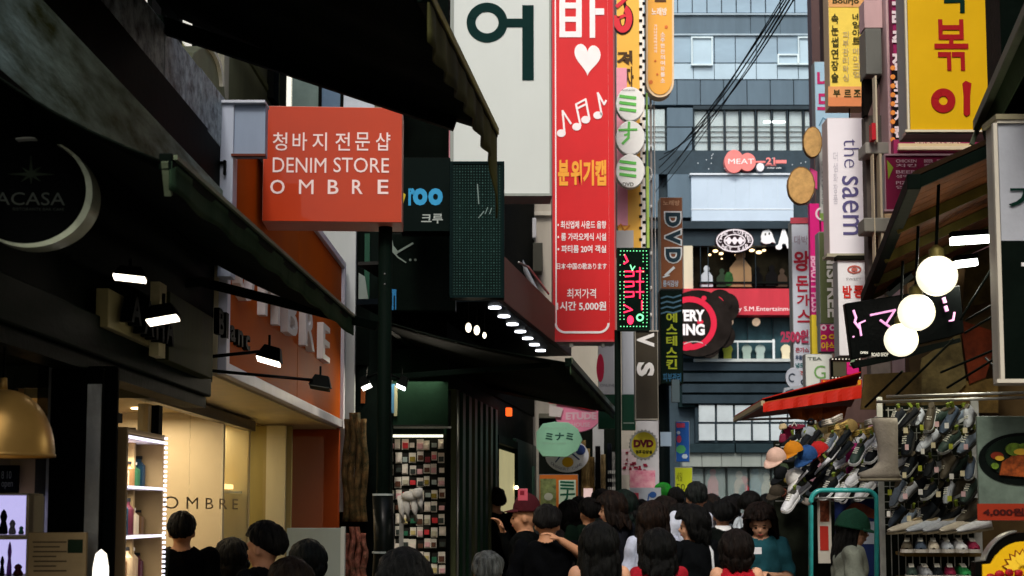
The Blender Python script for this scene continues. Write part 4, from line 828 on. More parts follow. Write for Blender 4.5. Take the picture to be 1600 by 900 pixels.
# --- round boards over the far left shops
pk = T('pink_oval_sign', 'pink oval sign with pale lettering under the awning tip', 'sign', 905, 676, 18.6, -6)
pk.part('board', printed('F090B0'), bevel=.008).disc(903, 645, 37, 30, 0, .08); pk.part('lettering', printed('E9C2CE')).text('ETUDE', 884, 644, 932, 656, -.006, .05).text('HOUSE', 893, 660, 922, 667, -.006, .02)
pk.part('red_top', printed('B01C26')).poly([(858, 616), (880, 618), (905, 626), (930, 640), (918, 640), (890, 634), (858, 630)], -.03, -.01); pk.part('white_ribbon', paint('D8D0CC')).poly([(858, 632), (880, 638), (876, 652), (858, 650)], -.04, -.02)
gn = T('green_octagon_sign', 'pale green octagonal sign with dark Japanese lettering', 'sign', 878, 712, 18.0, -4)
GNM = mat('mint_fade', '9CD8B8', .5, var=.15, scale=1.2)
gn.part('board', GNM, bevel=.006).poly([(848, 662), (866, 659), (888, 660), (903, 670), (910, 687), (902, 704), (886, 714), (848, 713), (838, 700), (838, 675)], 0, .06)
gn.part('lettering', printed('2C5A50')).text('ミナミ', 852, 676, 896, 688, -.006, .03); gn.part('small_lettering', printed('9ABEA8')).text('DVD ROOM CLUB', 850, 668, 886, 671, -.006).text('OPEN 24 HOURS', 848, 691, 884, 694, -.006)
wr_ = T('white_round_sign', 'white round sign with a yellow circle behind the green octagon', 'sign', 887, 738, 18.3, -4)
wr_.part('board', paint('E2E6F0')).disc(886, 712, 34, 26, 0, .06); wr_.part('sun', printed('C89A1A')).disc(887, 722, 9, 8, -.006, 0, 20); q = wr_.part('blue_badge', printed('2C4078')); q.disc(907, 703, 8, 8, -.008, 0, 16); q.line([(893, 708), (905, 718)], 2, -.006, 0); q.line([(868, 722), (876, 712)], 2, -.006, 0)
q = wr_.part('curved_lettering', printed('6A7090'))
for i, ch in enumerate('DESSERT CAFE'):
    if ch != ' ': a = R(215+i*9.5); x, y = 886+28*math.cos(a), 712-21*math.sin(a); q.text(ch, x-2, y-2, x+2, y+2, -.006)
op = hang_sign('orange_menu_poster', 'orange framed poster with green Japanese characters behind the crowd', 'poster', 842, 741, 904, 818, 18.2, printed('D87830'), thick=.05, yaw=-4)
op.part('menu_panel', mat('menu_olive', '98A870', .6, var=.5, scale=9)).box(844, 748, 869, 812, -.003, 0); q = op.part('pale_strip', printed('D8F0E0')); q.box(873, 750, 900, 806, -.004, 0)
q = op.part('lettering', printed('12604A'))
for y0 in (753, 790):
    for k in range(3): q.line([(876, y0+k*5), (896, y0+1+k*5)], 3, -.008, 0)
q.line([(876, 773), (898, 772)], 3, -.008, 0); q.line([(887, 766), (886, 778), (880, 786)], 3, -.008, 0); op.part('yellow_strip', printed('B08A20')).box(844, 806, 902, 815, -.008, 0)
op.part('picture', printed('C4C8C0')).disc(857, 776, 7, 6, -.006, 0, 12); op.part('picture', printed('8A9A6A')).disc(861, 765, 5, 4, -.006, 0, 12)
# accessory display facing the camera
ad = T('accessory_display', 'tall display panel packed with small packaged accessories', 'display', 650, 1000, 13.2)
ad.part('back_panel', mat('disp_back', '1A1E16', .7), bevel=.004).box(604, 678, 700, 1100, .03, .08)
ad.part('top_light', mat('disp_light', 'E8E4D0', emit=1.1)).box(605, 679, 692, 683, -.04, .0); ad.part('upper_rail', STEEL).box(615, 666, 705, 669, -.05, .0)
ad.part('side_post', BLACK).box(698, 610, 702, 1100, -.03, .08)
lamp(ad.O+Vector((0, -.25, 3.0-ad.O.z-.2)), 14, (1, .9, .7), .5, (R(-25), 0, 0))
pal = ['C8383C', 'E2D8C8', '8A7A2E', '2E6A4E', 'D8A8A8', 'B8B49A', '7A2A30', '38403A', 'C8B878', '9AA8A0', '5A3A2A', 'D06A70']
pn = ['red', 'cream', 'olive', 'green', 'pink', 'stone', 'wine', 'charcoal', 'straw', 'silver-green', 'brown', 'coral']
rn = ['top', 'second', 'third', 'fourth', 'fifth', 'sixth', 'seventh', 'eighth', 'ninth', 'tenth', 'eleventh']
cn_ = ['leftmost', 'second', 'third', 'fourth', 'fifth', 'sixth', 'seventh', 'rightmost']
for j in range(11):
    for i in range(8):
        k = (i*7+j*5+(i*j) % 3) % 12
        if j == 0: k = (4, 1, 0, 1, 4, 1, 9, 1)[i]
        x, y = 606+i*11.3+random.uniform(-1, 1), 687+j*19.5+random.uniform(-1.5, 1.5); w_, h_ = random.uniform(8.5, 11), random.uniform(13, 17.5)
        g = T('accessory_pack', '%s pack hooked %s in the %s row of the accessory display' % (pn[k], cn_[i], rn[j]), 'pack', x+w_/2, y+h_, 13.15, random.uniform(-18, 18), 'packs on the accessory display')
        s_ = 13.15/FOC; g.part('card', printed('D9D4C4' if (i+j) % 3 else '2A2A26')).wbox(-w_/2*s_, 0, 0, w_/2*s_, .004, h_*s_)
        g.part('goods', paint(pal[k]), bevel=.002).wbox(-w_*.4*s_, -.018, h_*.12*s_, w_*.4*s_, -.001, h_*.62*s_)
# draped garments at left of the pole
for k, (x0, y0, x1, y1, c, lab) in enumerate(((536, 640, 574, 815, '6A5030', 'brown patterned scarves hanging left of the pole, upper bunch'), (536, 818, 573, 905, 'A8685A', 'pinkish knitted scarves heaped under the brown scarves'))):
    g = T('hanging_scarf', lab, 'scarf', (x0+x1)/2, y1, 12.6); mm = mat('scarf_'+c, c, .9, var=.8, scale=14, bump=.8, col2='1C2412')
    for i in range(4):
        a, b = g.LP(x0+i*9.5, y0+10*abs(i-1.5), 12.6), g.LP(x0+i*9.5+10, y1, 12.6)
        g.part('fold', mm, smooth=True).quadsheet((a.x, -.02*(i % 2), b.z), (b.x, -.02*(i % 2), b.z), (b.x-.01, 0, a.z), (a.x+.005, 0, a.z), 6, 20, lambda u, v, i=i: (.012*math.sin(9*v+i), -.035*math.sin(math.pi*u)+.012*math.sin(24*v+i*2), 0), .012)
w = T('stall_backdrop', 'black stall backdrop behind the scarves and the pole', 'wall', 570, 1100, 12.95); w.part('panel', mat('stall_black', '080C0A', .7)).box(534, 560, 606, 1200, 0, .06); w.part('upper_panel', mat('stall_green', '0E1F16', .6)).box(606, 545, 700, 664, 0, .1)
w.part('orange_box', mat('dull_orange', '8A4A20', .6)).box(564, 608, 570, 630, -.05, 0); w.part('blue_bottle_strip', printed('3A6A8A')).box(612, 600, 616, 645, -.05, 0); w.part('pale_strip', printed('8A8A70')).box(616, 602, 620, 650, -.05, 0)
spot('clip_lamp', 'small lit clip lamp left of the pole aimed at the scarves', 572, 603, 11.0, 17, -25, 'FFFFF2', power=1, hpx=16, arm=((573, 590, 11), (598, 580, 11)), group='clip lamps on the pole')
spot('clip_lamp', 'small lit clip lamp right of the pole aimed at the accessories', 627, 603, 11.0, 17, 25, 'F4FAFF', power=1, hpx=16, arm=((626, 592, 11), (602, 582, 11)), group='clip lamps on the pole')
# white plush glove toy on a stand
w = T('glove_stand', 'white knitted gloves hung on a thin post before the accessory display', 'gloves', 640, 1150, 11.6); s_ = 11.6/FOC
w.part('post', STEEL).box(624, 790, 628, 1180, .02, .04)
WG = fabric('A7A6A0'); q = w.part('glove', WG, smooth=True); 
for (x, y, l, r) in ((630, 800, 0, 0), (626, 790, 26, 7), (634, 786, 28, 8), (646, 784, 30, 8), (655, 778, 22, 7)):
    if l: q.tube([w.LP(x, y-14, 11.55), w.LP(x+2, y+l*.4, 11.5), w.LP(x+4, y+l, 11.52)], r*s_*.8, 8, r2=r*s_*.5)
q.ball(w.LP(640, 775, 11.5), .07, 12, (1, .6, .6)); q.ball(w.LP(652, 771, 11.48), .045, 12)

# dark shopfront with drapes at the street end
w = T('far_left_shopfront', 'dark shopfront with gold drapes and a white banner behind the round pink sign', 'shopfront', 905, 830, 19.6)
w.part('panel', mat('far_front_dark', '1C221C', .7, var=.4, scale=1.5)).box(842, 652, 966, 830, 0, .1); w.part('white_banner', paint('C9CDCC')).box(926, 655, 944, 760, -.05, 0); w.part('lintel', paint('6A6A5C')).box(842, 646, 966, 653, -.1, .1)
for k, (x, c) in enumerate(((908, 'A88E5A'), (914, 'C0A870'), (921, '8A7040'), (930, '1A1A1A'), (938, 'B09A70'), (948, '20242A'), (956, 'A8A8A4'), (900, '40382C'))):
    a, b = w.LP(x, 688+(k*13) % 30, 19.5), w.LP(x+8, 790, 19.5); w.part('drape', mat('drape_'+c, c, .9, var=.5, scale=9, bump=.5), smooth=True).quadsheet((a.x, -.12, b.z), (b.x, -.12, b.z), (b.x, -.12, a.z), (a.x, -.12, a.z), 8, 8, lambda u, v, k=k: (0, .04*math.sin(14*u+k), 0))
w.part('lit_sign', mat('pink_lit', 'E8C8C0', emit=.4)).box(912, 763, 926, 780, -.2, -.15)
q = w.part('striped_banner', paint('B8BAB4'))
for k in range(4): q.box(950, 735+k*13, 964, 740+k*13, -.14, -.1)
# ================================================================ right side of the street
BRK = mat('brown_render', '6E5650', .8, var=.25, scale=2, streak=3)
rb = T('brown_building', 'brown-rendered building rising behind the vertical signs on the right', 'building', 1400, 830, 19.5)
rb.part('wall', BRK).box(1280, -400, 2000, 830, 0, .8)
for k in range(9): rb.part('pale_mark', printed('9C8A84')).box(1277, 42+k*9, 1281, 46+k*9, -.01, 0)
rb.part('corner_trim', paint('5A4644')).box(1272, -400, 1283, 830, -.06, .2)
rw = T('pink_building', 'pale pink side building with ducts behind the yellow food sign', 'building', at=(wr(12), 12, ground(12)), yaw=RY)
PNK = mat('pink_render', 'C9A8A8', .8, var=.15, scale=1.5, streak=3)
wall_block(rw, 'wall', PNK, [(wr(9.6)+.25, 9.6), (wr(17)+.05, 17), (10, 17), (10, 9.6)], 2.9, 12)
wall_block(rw, 'lower_wall', mat('right_lower', '4A3A28', .7, var=.4, scale=2), [(wr(9.6)+.35, 9.6), (wr(17)+.2, 17), (10, 17), (10, 9.6)], .1, 2.9)
nr = T('near_right_building', 'dark near building at the right edge behind the food stall', 'building', at=(wr(5)+.3, 5, ground(5)), yaw=RY)
wall_block(nr, 'upper_wall', mat('near_right_wall', '2C2A24', .8, var=.3), [(wr(3)+.5, 3), (wr(9.5)+.5, 9.5), (9, 9.5), (9, 3)], 3.6, 8)
DW = mat('warm_wood', '6E4A20', .6, var=.6, scale=2.5, col2='2A1A0C')
wall_block(nr, 'back_wall', DW, [(3.9, 3), (4.3, 9.6), (9, 9.6), (9, 3)], .05, 3.6)
w = nr.part('end_wall', mat('stall_end', '4A3A20', .6, var=.6, scale=3, col2='3A2A14')); a, b = nr.L((2.9, 9.55, .1)), nr.L((4.4, 9.6, 3.2))
w.add([nr.L(p) for p in ((2.75, 9.7, .1), (4.4, 9.7, .1), (4.4, 9.7, 3.3), (2.75, 9.7, 3.3), (2.75, 9.8, .1), (4.4, 9.8, .1), (4.4, 9.8, 3.3), (2.75, 9.8, 3.3))], [(0, 1, 2, 3), (4, 7, 6, 5), (0, 3, 7, 4), (1, 5, 6, 2), (3, 2, 6, 7), (0, 4, 5, 1)])
w = T('pink_frame_column', 'pale pink pilaster with grey service ducts left of the yellow food sign', 'pilaster', 1385, 560, 12.8)
w.part('pilaster', PNK, bevel=.01).box(1379, -200, 1394, 246, 0, .3); w.part('duct', paint('6A6C66'), bevel=.01).box(1352, 44, 1379, 116, .05, .3)
w.part('duct', paint('8A8880'), bevel=.01).box(1352, 222, 1392, 240, .02, .3); w.part('dark_gap', mat('gap_black', '15120F', .8)).poly([(1350, 118), (1378, 118), (1356, 180), (1350, 180)], .2, .3)
w.part('pipe', paint('C6B89A')).box(1364, 240, 1370, 460, -.05, .05); w.part('pipe', paint('B2A68C')).box(1374, 240, 1382, 420, -.02, .1); w.part('pipe', paint('C9BFA4')).box(1367, 118, 1372, 222, -.05, .05); w.part('red_box', printed('B01C28')).box(1362, 192, 1369, 218, -.1, 0)
w.part('cross_duct', paint('75756C'), bevel=.01).box(1350, 340, 1392, 362, -.04, .2); w.part('beam', mat('tan_board', 'B49C78', .7)).box(1382, 322, 1402, 420, 0, .2); w.part('wall_strip', mat('wallstrip', '57504A', .7)).box(1352, 180, 1392, 600, .25, .4)
w.part('pink_strip', PNK).box(1350, 0, 1379, 43, .1, .3)
# light blue sign, yellow nail sign, white sign
lbs = hang_sign('light_blue_sign', 'light blue sign with magenta letters behind the yellow vertical sign', 'sign', 1272, 96, 1330, 226, 17.5, printed('A8CCE0'), thick=.2)
q = lbs.part('lettering', printed('C02A6A')); q.text('니', 1277, 110, 1297, 138, -.005, .04); q.text('드', 1277, 146, 1297, 172, -.005, .04); lbs.part('swoosh', printed('5A8AA8')).line([(1296, 190), (1286, 184), (1280, 196)], 1.5, -.006, 0)
lbs.part('green_foot', printed('B8CFA0')).box(1273, 218, 1295, 225, -.005, 0)
ys = hang_sign('yellow_salon_sign', 'yellow vertical beauty sign with orange bands at top and bottom', 'sign', 1293, -30, 1353, 167, 15, printed('F0D45A'), thick=.25, side=paint('B8A080'))
ys.part('orange_band', printed('E0A868')).box(1294, -30, 1352, 11, -.005, 0); ys.part('orange_band', printed('E2A066')).box(1294, 135, 1352, 152, -.005, 0); ys.part('dark_orange_band', printed('DC8A58')).box(1294, 152, 1352, 166, -.006, 0)
q = ys.part('lettering', printed('3A3A16')); q.vtext('속눈썹연장술', 1299, 20, 1310, 130, -.008, .02); q.vtext('네일아트', 1332, 20, 1344, 70, -.008, .02); q.text('Bourjo', 1301, -3, 1342, 8, -.009, .03)
for ch, x in zip('부르조', (1302, 1319, 1334)): q.text(ch, x, 140, x+11, 152, -.009, .03)
q = ys.part('pale_lettering', printed('B8A878')); q.vtext('피부관리왁싱', 1317, 48, 1326, 128, -.008, .01); q.vtext('메이크업', 1333, 74, 1343, 122, -.008, .01)
ys.part('link', BLACK).box(1327, 167, 1328.5, 184, .05, .08)
tw = hang_sign('thin_white_sign', 'thin white sign with tiny vertical letters beside the pink strip', 'sign', 1279, 226, 1297, 346, 16.2, paint('D6DCD6'), thick=.2); tw.part('lettering', printed('6A7470')).vtext('마사지발관리', 1284, 250, 1290, 322, -.004, .01); tw.part('green_logo', printed('8FB85A')).box(1281, 333, 1294, 344, -.004, 0); tw.part('dark_dot', printed('28302C')).disc(1290, 236, 3, 4, -.005, 0, 10)
sa = hang_sign('white_cosmetics_sign', 'white vertical sign with purple lowercase lettering the saem turned sideways', 'sign', 1292, 184, 1354, 398, 13.8, mat('white_sign_face', 'EDEBF0', .35, var=.04, scale=1), thick=.25, side=paint('C6B8B4'))
q = sa.part('lettering', printed('5A5684')); q.text('the', 1319, 217, 1342, 262, -.005, -.012, rot=-90); q.text('saem', 1317, 275, 1341, 367, -.005, .004, rot=-90)
q = sa.part('pale_lettering', printed('C8C6D0')); q.vtext('더샘화장품', 1302, 236, 1309, 320, -.004); sa.part('bottom_rail', paint('A8A48C')).box(1292, 396, 1356, 401, -.01, .2)
bn = hang_sign('white_sweets_sign', 'white vertical sign with a red emblem and red Korean word under the purple-lettered sign', 'sign', 1308, 406, 1362, 556, 13.4, mat('white_sign_face2', 'E6E8EA', .4, var=.05), thick=.2); q = bn.part('lettering', printed('C8342C')); q.text('밤', 1317, 446, 1331, 466, -.005, .04); q.text('콩', 1334, 446, 1350, 466, -.005, .04)
bn.part('emblem', printed('C06A5E')).ring(1335, 421, 11, 6.5, 2.5, -.006, 0); bn.parts[-1].disc(1335, 421, 5, 3, -.006, 0, 12); bn.part('grey_lettering', printed('A8A8A8')).text('SWEET', 1322, 434, 1346, 438, -.004)
bn.part('top_bar', mat('bar_black', '1A1A12', .6)).box(1308, 399, 1360, 405, -.03, .1)
ol = hang_sign('olive_sign', 'olive green vertical sign with slanted white capital letters', 'sign', 1279, 362, 1309, 506, 15, printed('5A6442'), thick=.2); ol.part('lettering', printed('E4E6DE')).text('INNISFREE', 1293, 362, 1308, 496, -.005, .03, rot=-90)
w = T('magenta_sign', 'magenta and yellow layered vertical sign left of the olive sign', 'sign', 1275, 556, 15.6); MG = printed('D0207A')
w.part('panel', MG).box(1265, 318, 1283, 492, 0, .1); w.part('arm_panel', MG).box(1283, 346, 1296, 362, 0, .1); w.part('yellow_panel', printed('EAD23C')).box(1268, 492, 1283, 554, 0, .1); w.part('lettering', printed('E8A8C8')).text('BEAUTY PLUS', 1268, 400, 1279, 488, -.006, .04, rot=-90)
w.part('white_swirl', printed('E8D8E0')).ring(1283, 334, 9, 10, 3, -.006, 0, a0=90, a1=270, n=12)
w = hang_sign('floral_price_sign', 'small magenta sign with white flowers and yellow symbols under the olive sign', 'sign', 1281, 506, 1308, 550, 15, printed('B01A60'), thick=.15); q = w.part('white_flower', printed('E8C8D8'))
for x in (1287, 1301): q.ring(x, 512, 5, 5, 2.6, -.005, 0, n=8)
q = w.part('yellow_lettering', printed('E0B42A')); q.ring(1287, 527, 5, 4, 2.2, -.005, 0, n=10); q.ring(1300, 526, 5, 4, 2.2, -.005, 0, n=10); q.text('야식', 1283, 534, 1306, 547, -.005, .03)
pc = hang_sign('pork_cutlet_sign', 'pale grey vertical sign with red Korean letters for a cutlet shop', 'sign', 1236, 345, 1268, 604, 16.5, mat('pale_grey_face', 'C4CCD8', .4, var=.07, scale=1), thick=.2)
q = pc.part('lettering', printed('A82438'))
for ch, y0, y1, x0, x1 in (('왕', 392, 424, 1240, 1265), ('돈', 431, 456, 1244, 1263), ('가', 460, 478, 1245, 1265), ('스', 484, 504, 1246, 1266)): q.text(ch, x0, y0, x1, y1, -.005, .03)
pc.part('small_lettering', printed('9A8A98')).text('대박', 1241, 368, 1262, 382, -.005, .0); pc.part('red_band', printed('B84A58')).box(1235, 340, 1267, 349, -.01, 0)
q = pc.part('price_lettering', printed('B03A5A')); q.text('2500원', 1220, 515, 1263, 536, -.02, .05)
for k, c in enumerate(('A84A5A', '3A4A64', '2A6A6A', 'B05048')): pc.part('menu_lettering', printed(c)).text(['돈가스', '우동카레', '냉모밀', '치즈돈'][k], 1243, 543+k*12, 1264, 551+k*12, -.005, .04)
pc.part('badge', printed('2C3444')).ring(1257, 597, 6, 5, 2.4, -.006, 0)
gs = hang_sign('white_g_sign', 'white sign with a green letter G above the red awning', 'sign', 1258, 553, 1302, 612, 14.2, paint('D6DCD4'), thick=.15); gs.part('lettering', printed('6EA05A')).text('G', 1272, 571, 1290, 592, -.005, .0); gs.part('small_lettering', printed('5A6660')).text('TEA', 1262, 558, 1284, 563, -.005, .02)
w = T('spiral_boards', 'grey sign boards with dark script above the red awning tip', 'sign', 1242, 625, 15); w.part('board', paint('B4BCC8')).disc(1240, 590, 12, 16, 0, .05, 20); w.part('board', paint('A0A8B0')).poly([(1222, 622), (1226, 606), (1262, 600), (1266, 618), (1240, 624)], -.1, -.05)
q = w.part('script', printed('3A4450')); q.ring(1238, 590, 6, 7, 2, -.006, 0, a0=40, a1=300, n=14); q.line([(1228, 612), (1238, 608), (1244, 614), (1256, 606)], 2, -.106, -.1)
rs2 = hang_sign('dotted_sign', 'small black-framed olive board with a pink tag above the red awning', 'sign', 1298, 559, 1346, 592, 12.6, printed('4A4A38'), thick=.08, frame=BLACK, fw=4); q = rs2.part('bulb_row', mat('bulb_cream', 'D8D8C8', .4, emit=.2), kind='stuff')
for k in range(9): q.disc(1301+k*5.3, 561, 1.3, 1.3, -.02, -.012, 6); q.disc(1301+k*5.3, 590, 1.3, 1.3, -.02, -.012, 6)
rs2.part('pink_tag', MG).box(1323, 566, 1342, 585, -.03, -.012); rs2.part('hook', paint('7C9A7A')).line([(1330, 570), (1336, 556)], 5, -.04, -.03)
w = hang_sign('red_yellow_banner', 'red banner with yellow letters on top of the red awning', 'banner', 1282, 592, 1348, 609, 12.9, printed('B82A1C'), thick=.05); w.part('lettering', printed('E6A628')).text('떡볶이 순대', 1286, 594, 1345, 606, -.006, .05)
# plain tan cut-out boards (no faces)
for (x, y, rx, ry, Y, lab) in ((1270, 222, 14, 23, 15.9, 'small tan oval cut-out board on the pole beside the light blue sign'), (1252, 290, 20, 28, 15.8, 'larger tan potato-shaped cut-out board above the pale cutlet sign')):
    w = T('cutout_board', lab, 'sign', x, y+ry, Y); pts = [(x+(rx+random.uniform(-.5, .5))*math.cos(R(a)), y-(ry+random.uniform(-.5, .5))*math.sin(R(a))) for a in range(0, 360, 9)]
    w.part('edge', mat('tan_dark', '7A5A30', .6)).poly([(x+(a-x)*1.08, y+(b-y)*1.06) for a, b in pts], .0, .06); w.part('board', mat('tan_board2', 'D2A868', .6, var=.25, scale=12)).poly(pts, -.012, 0)
w = T('white_feather_board', 'white wing-shaped board edge under the tan cut-outs', 'sign', 1236, 318, 16); w.part('board', paint('E2E4E6')).poly([(1229, 288), (1240, 300), (1272, 302), (1264, 320), (1246, 318)], 0, .04); w.part('pink_board', printed('D84A8A')).poly([(1266, 262), (1277, 268), (1277, 296), (1268, 290)], .02, .05)
# big yellow food sign
yf = hang_sign('yellow_food_sign', 'big yellow hanging sign with dark red brushed Korean letters', 'sign', 1415, -60, 1555, 206, 9.4, mat('mustard_yellow', 'D9AC0A', .4, var=.1, scale=.9, coat=.1), yaw=0, thick=.28, frame=paint('DAD2B8'), fw=3.5)
q = yf.part('lettering', printed('9C0A12')); q.text('볶', 1461, 30, 1512, 110, -.006, .012)
q.ring(1474, 157, 19, 19, 12, -.007, 0); q.poly([(1504, 130), (1509, 126), (1518, 130), (1516, 150), (1516, 178), (1510, 182), (1506, 178), (1506, 150)], -.007, 0)
yf.part('dark_lettering', printed('0E2A22')).line([(1477, 1), (1504, 0), (1504, 18)], 7, -.006, 0); yf.part('bottom_tube', STEEL).box(1416, 205, 1556, 210, .02, .12)
w = T('purple_sign_column', 'magenta and black vertical sign crowded with white letters left of the yellow food sign', 'sign', 1403, 234, 12.0)
w.part('panel', printed('8A1850')).box(1392, -80, 1416, 236, 0, .12); w.part('dark_panel', printed('1A1618')).box(1393, 108, 1416, 222, -.01, 0); q = w.part('lettering', printed('D8C8CC'))
for k, ch in enumerate('노래주점'): q.text(ch, 1394, -20+k*34, 1412, 8+k*34, -.014, .05)
for k in range(4): q.text('호프치킨'[k], 1397, 124+k*24, 1414, 143+k*24, -.018, .05)
q = w.part('orange_dots', printed('D8843A'))
for k in range(9): q.disc(1395, 106+k*14, 4, 4, -.02, -.01, 8)
w = T('price_tubes', 'cluttered pink and cream sign strip under the yellow food sign', 'sign', 1460, 240, 11); w.part('panel', printed('8A2450')).box(1396, 218, 1550, 240, 0, .08); w.part('strip', printed('C9B890')).box(1404, 224, 1520, 229, -.02, 0); w.part('lettering', printed('E0C8B0')).text('BAR & CAFE OPEN', 1430, 218.5, 1500, 224, -.02, .03); w.part('sausage_shape', paint('D8C8A8'), bevel=.004).box(1404, 228, 1530, 234, -.06, -.02)
mn2 = hang_sign('maroon_menu_board', 'maroon menu board with small pale text half hidden by the brown awning', 'sign', 1382, 240, 1560, 330, 10.6, printed('6E1236'), thick=.1, frame=paint('A88890'), fw=3)
q = mn2.part('lettering', printed('B89AA4'))
for r_ in range(3):
    for c_, (x0, x1) in enumerate(((1400, 1432), (1444, 1458), (1464, 1480), (1486, 1500))): q.text(['CHICKEN', 'BEER', 'PIZZA', 'SOJU'][(r_+c_) % 4], x0, 249+r_*17, x1, 254+r_*17, -.006, .02); q.text(['치킨', '생맥주', '안주', '세트'][(r_+c_) % 4], x0, 256+r_*17, x1, 261+r_*17, -.006, .02)
mn2.part('green_leaf', printed('7A8A2A')).poly([(1386, 250), (1396, 262), (1388, 280)], -.006, 0)
# right brown awning
RF, RN = P(1352, 467, 9.5), P(1426, 289, 6.23); RW1, RW2 = Vector((2.85, 6.2, 3.53)), Vector((3.45, 9.5, 3.53))
ra = T('brown_awning', 'brown plank-lined awning over the shoe stall with a dark front beam', 'awning', at=RF)
F_, N_, W1, W2 = [ra.L(p) for p in (RF, RN, RW1, RW2)]
BRA = mat('brown_planks', '6A4024', .7, var=.45, scale=3, bump=.3, streak=.2)
for k in range(22):
    a0_, a1_ = (k+.03)/22, (k+.97)/22; p = [F_.lerp(N_, a0_), F_.lerp(N_, a1_), W2.lerp(W1, a1_), W2.lerp(W1, a0_)]; up = Vector((0, 0, .02+.01*(k % 2)))
    ra.part('plank', BRA).add(p+[x+up for x in p], [(0, 3, 2, 1), (4, 5, 6, 7), (0, 1, 5, 4), (1, 2, 6, 5), (2, 3, 7, 6), (3, 0, 4, 7)])
ra.part('roof_sheet', mat('roof_brown', '2A1E14', .8)).add([x+Vector((0, 0, z)) for z in (.035, .06) for x in (F_, N_, W1, W2)], [(0, 3, 2, 1), (4, 5, 6, 7), (0, 1, 5, 4), (1, 2, 6, 5), (2, 3, 7, 6), (3, 0, 4, 7)])
ra.part('front_beam', DKGREEN, bevel=.004).bar(F_, N_+(N_-F_)*.02, .06, .07); ra.part('near_end_beam', DKGREEN).bar(N_, W1, .04, .05); ra.part('far_end_beam', mat('olive_beam', '4E4418', .7, var=.3)).bar(F_, W2, .05, .05)
for k in (.25, .5, .75): ra.part('rafter', mat('olive_beam', '4E4418', .7, var=.3)).bar(F_.lerp(N_, k)+Vector((0, 0, -.03)), W2.lerp(W1, k)+Vector((0, 0, -.03)), .035, .05)
ra.part('stay_rod', mat('grey_green', '8A9480', .5)).tube([F_, F_+Vector((.06, -.05, -.25))], .012)
# dark front beam: tube lights
for (x0, y0, x1, y1, Y, lab) in ((1486, 368, 1546, 382, 7.6, 'brighter rectangular tube light under the brown awning, nearest'), (1492, 407, 1526, 416, 8.4, 'short tube light under the brown awning, below the brighter one'), (1386, 430, 1424, 462, 9.2, 'slanting grey unlit fluorescent tube under the brown awning')):
    w = T('tube_light', lab, 'light', x0, y1, Y, group=None); A, B = w.LP(x0, (y0+y1)/2+(16 if x0 < 1400 else 2), Y), w.LP(x1, (y0+y1)/2-(16 if x0 < 1400 else 2), Y)
    lit = x0 > 1400
    w.part('tube', mat('tube_lit', 'F6FFF4', emit=5) if lit else paint('7C8482')).bar(A, B, .045, .04); w.part('fitting', BLACK).bar(A+Vector((0, 0, .035)), B+Vector((0, 0, .035)), .06, .03)
    if lit: lamp(w.O+(A+B)/2+Vector((0, 0, -.1)), 9, (1, .95, .8), .3)
for k, (x, y, r_, Y, lab) in enumerate(((1464, 431, 32, 6.5, 'largest glowing globe lamp, highest and nearest of the three'), (1432, 488, 29, 7.1, 'middle glowing globe lamp of the three on the right'), (1408, 531, 26.5, 7.8, 'lowest and smallest glowing globe lamp on the right'))):
    w = T('globe_lamp', lab, 'lamp', x, y, Y, group='globe lamps under the brown awning'); w.part('globe', mat('globe_glow', 'FFF4C8' if k == 0 else 'FFFBEA', .3, emit=.72, var=.02, ecol='FFF6D8'), smooth=True).ball((0, 0, 0), r_*Y/FOC, 28)
    w.part('collar', mat('aged_brass', '6A6238', .5, .5), smooth=True).lathe([(.035, r_*Y/FOC*.93), (.035, r_*Y/FOC+.03), (.012, r_*Y/FOC+.05), (.001, r_*Y/FOC+.05)], n=14); w.part('stem', BLACK).tube([(0, 0, r_*Y/FOC+.04), (.02, 0, r_*Y/FOC+.35)], .008)
    lamp(w.O+Vector((0, -.25, -.05)), 3, (1, .9, .65), .1, kind='POINT')
# neon sign
ns = T('neon_sign', 'black tilted sign with pink neon Japanese strokes behind the globe lamps', 'sign', 1410, 562, 8.4)
ns.part('board', mat('neon_black', '060808', .35, var=.2), bevel=.006).poly([(1320, 474), (1500, 446), (1507, 520), (1480, 528), (1331, 562)], 0, .06)
q = ns.part('neon_stroke', mat('neon_pink', 'E8A0D0', emit=.55)); q.line([(1334, 485), (1338, 496), (1336, 503), (1343, 512)], 3, -.02, -.005); q.line([(1346, 524), (1343, 505), (1352, 501)], 2.4, -.02, -.005); q.line([(1361, 492), (1399, 484), (1386, 504)], 3, -.02, -.005); q.line([(1376, 500), (1390, 510)], 3, -.02, -.005); q.line([(1475, 466), (1477, 472)], 5, -.02, -.005); q.line([(1478, 479), (1480, 485)], 5, -.02, -.005); q.line([(1492, 488), (1490, 500), (1484, 501)], 2.4, -.02, -.005); q.disc(1334, 526, 1.4, 1.4, -.02, -.005, 6)
q = ns.part('lower_bar', mat('stall_black', '080C0A', .7)); q.poly([(1331, 566), (1500, 528), (1502, 534), (1420, 558), (1336, 575)], .0, .05); q2 = ns.part('small_white_lettering', printed('D0D0C8')); q2.text('OPEN', 1344, 549, 1356, 553, -.004, .04); q2.text('ROAD SHOP', 1362, 551, 1388, 557, -.004, .04)
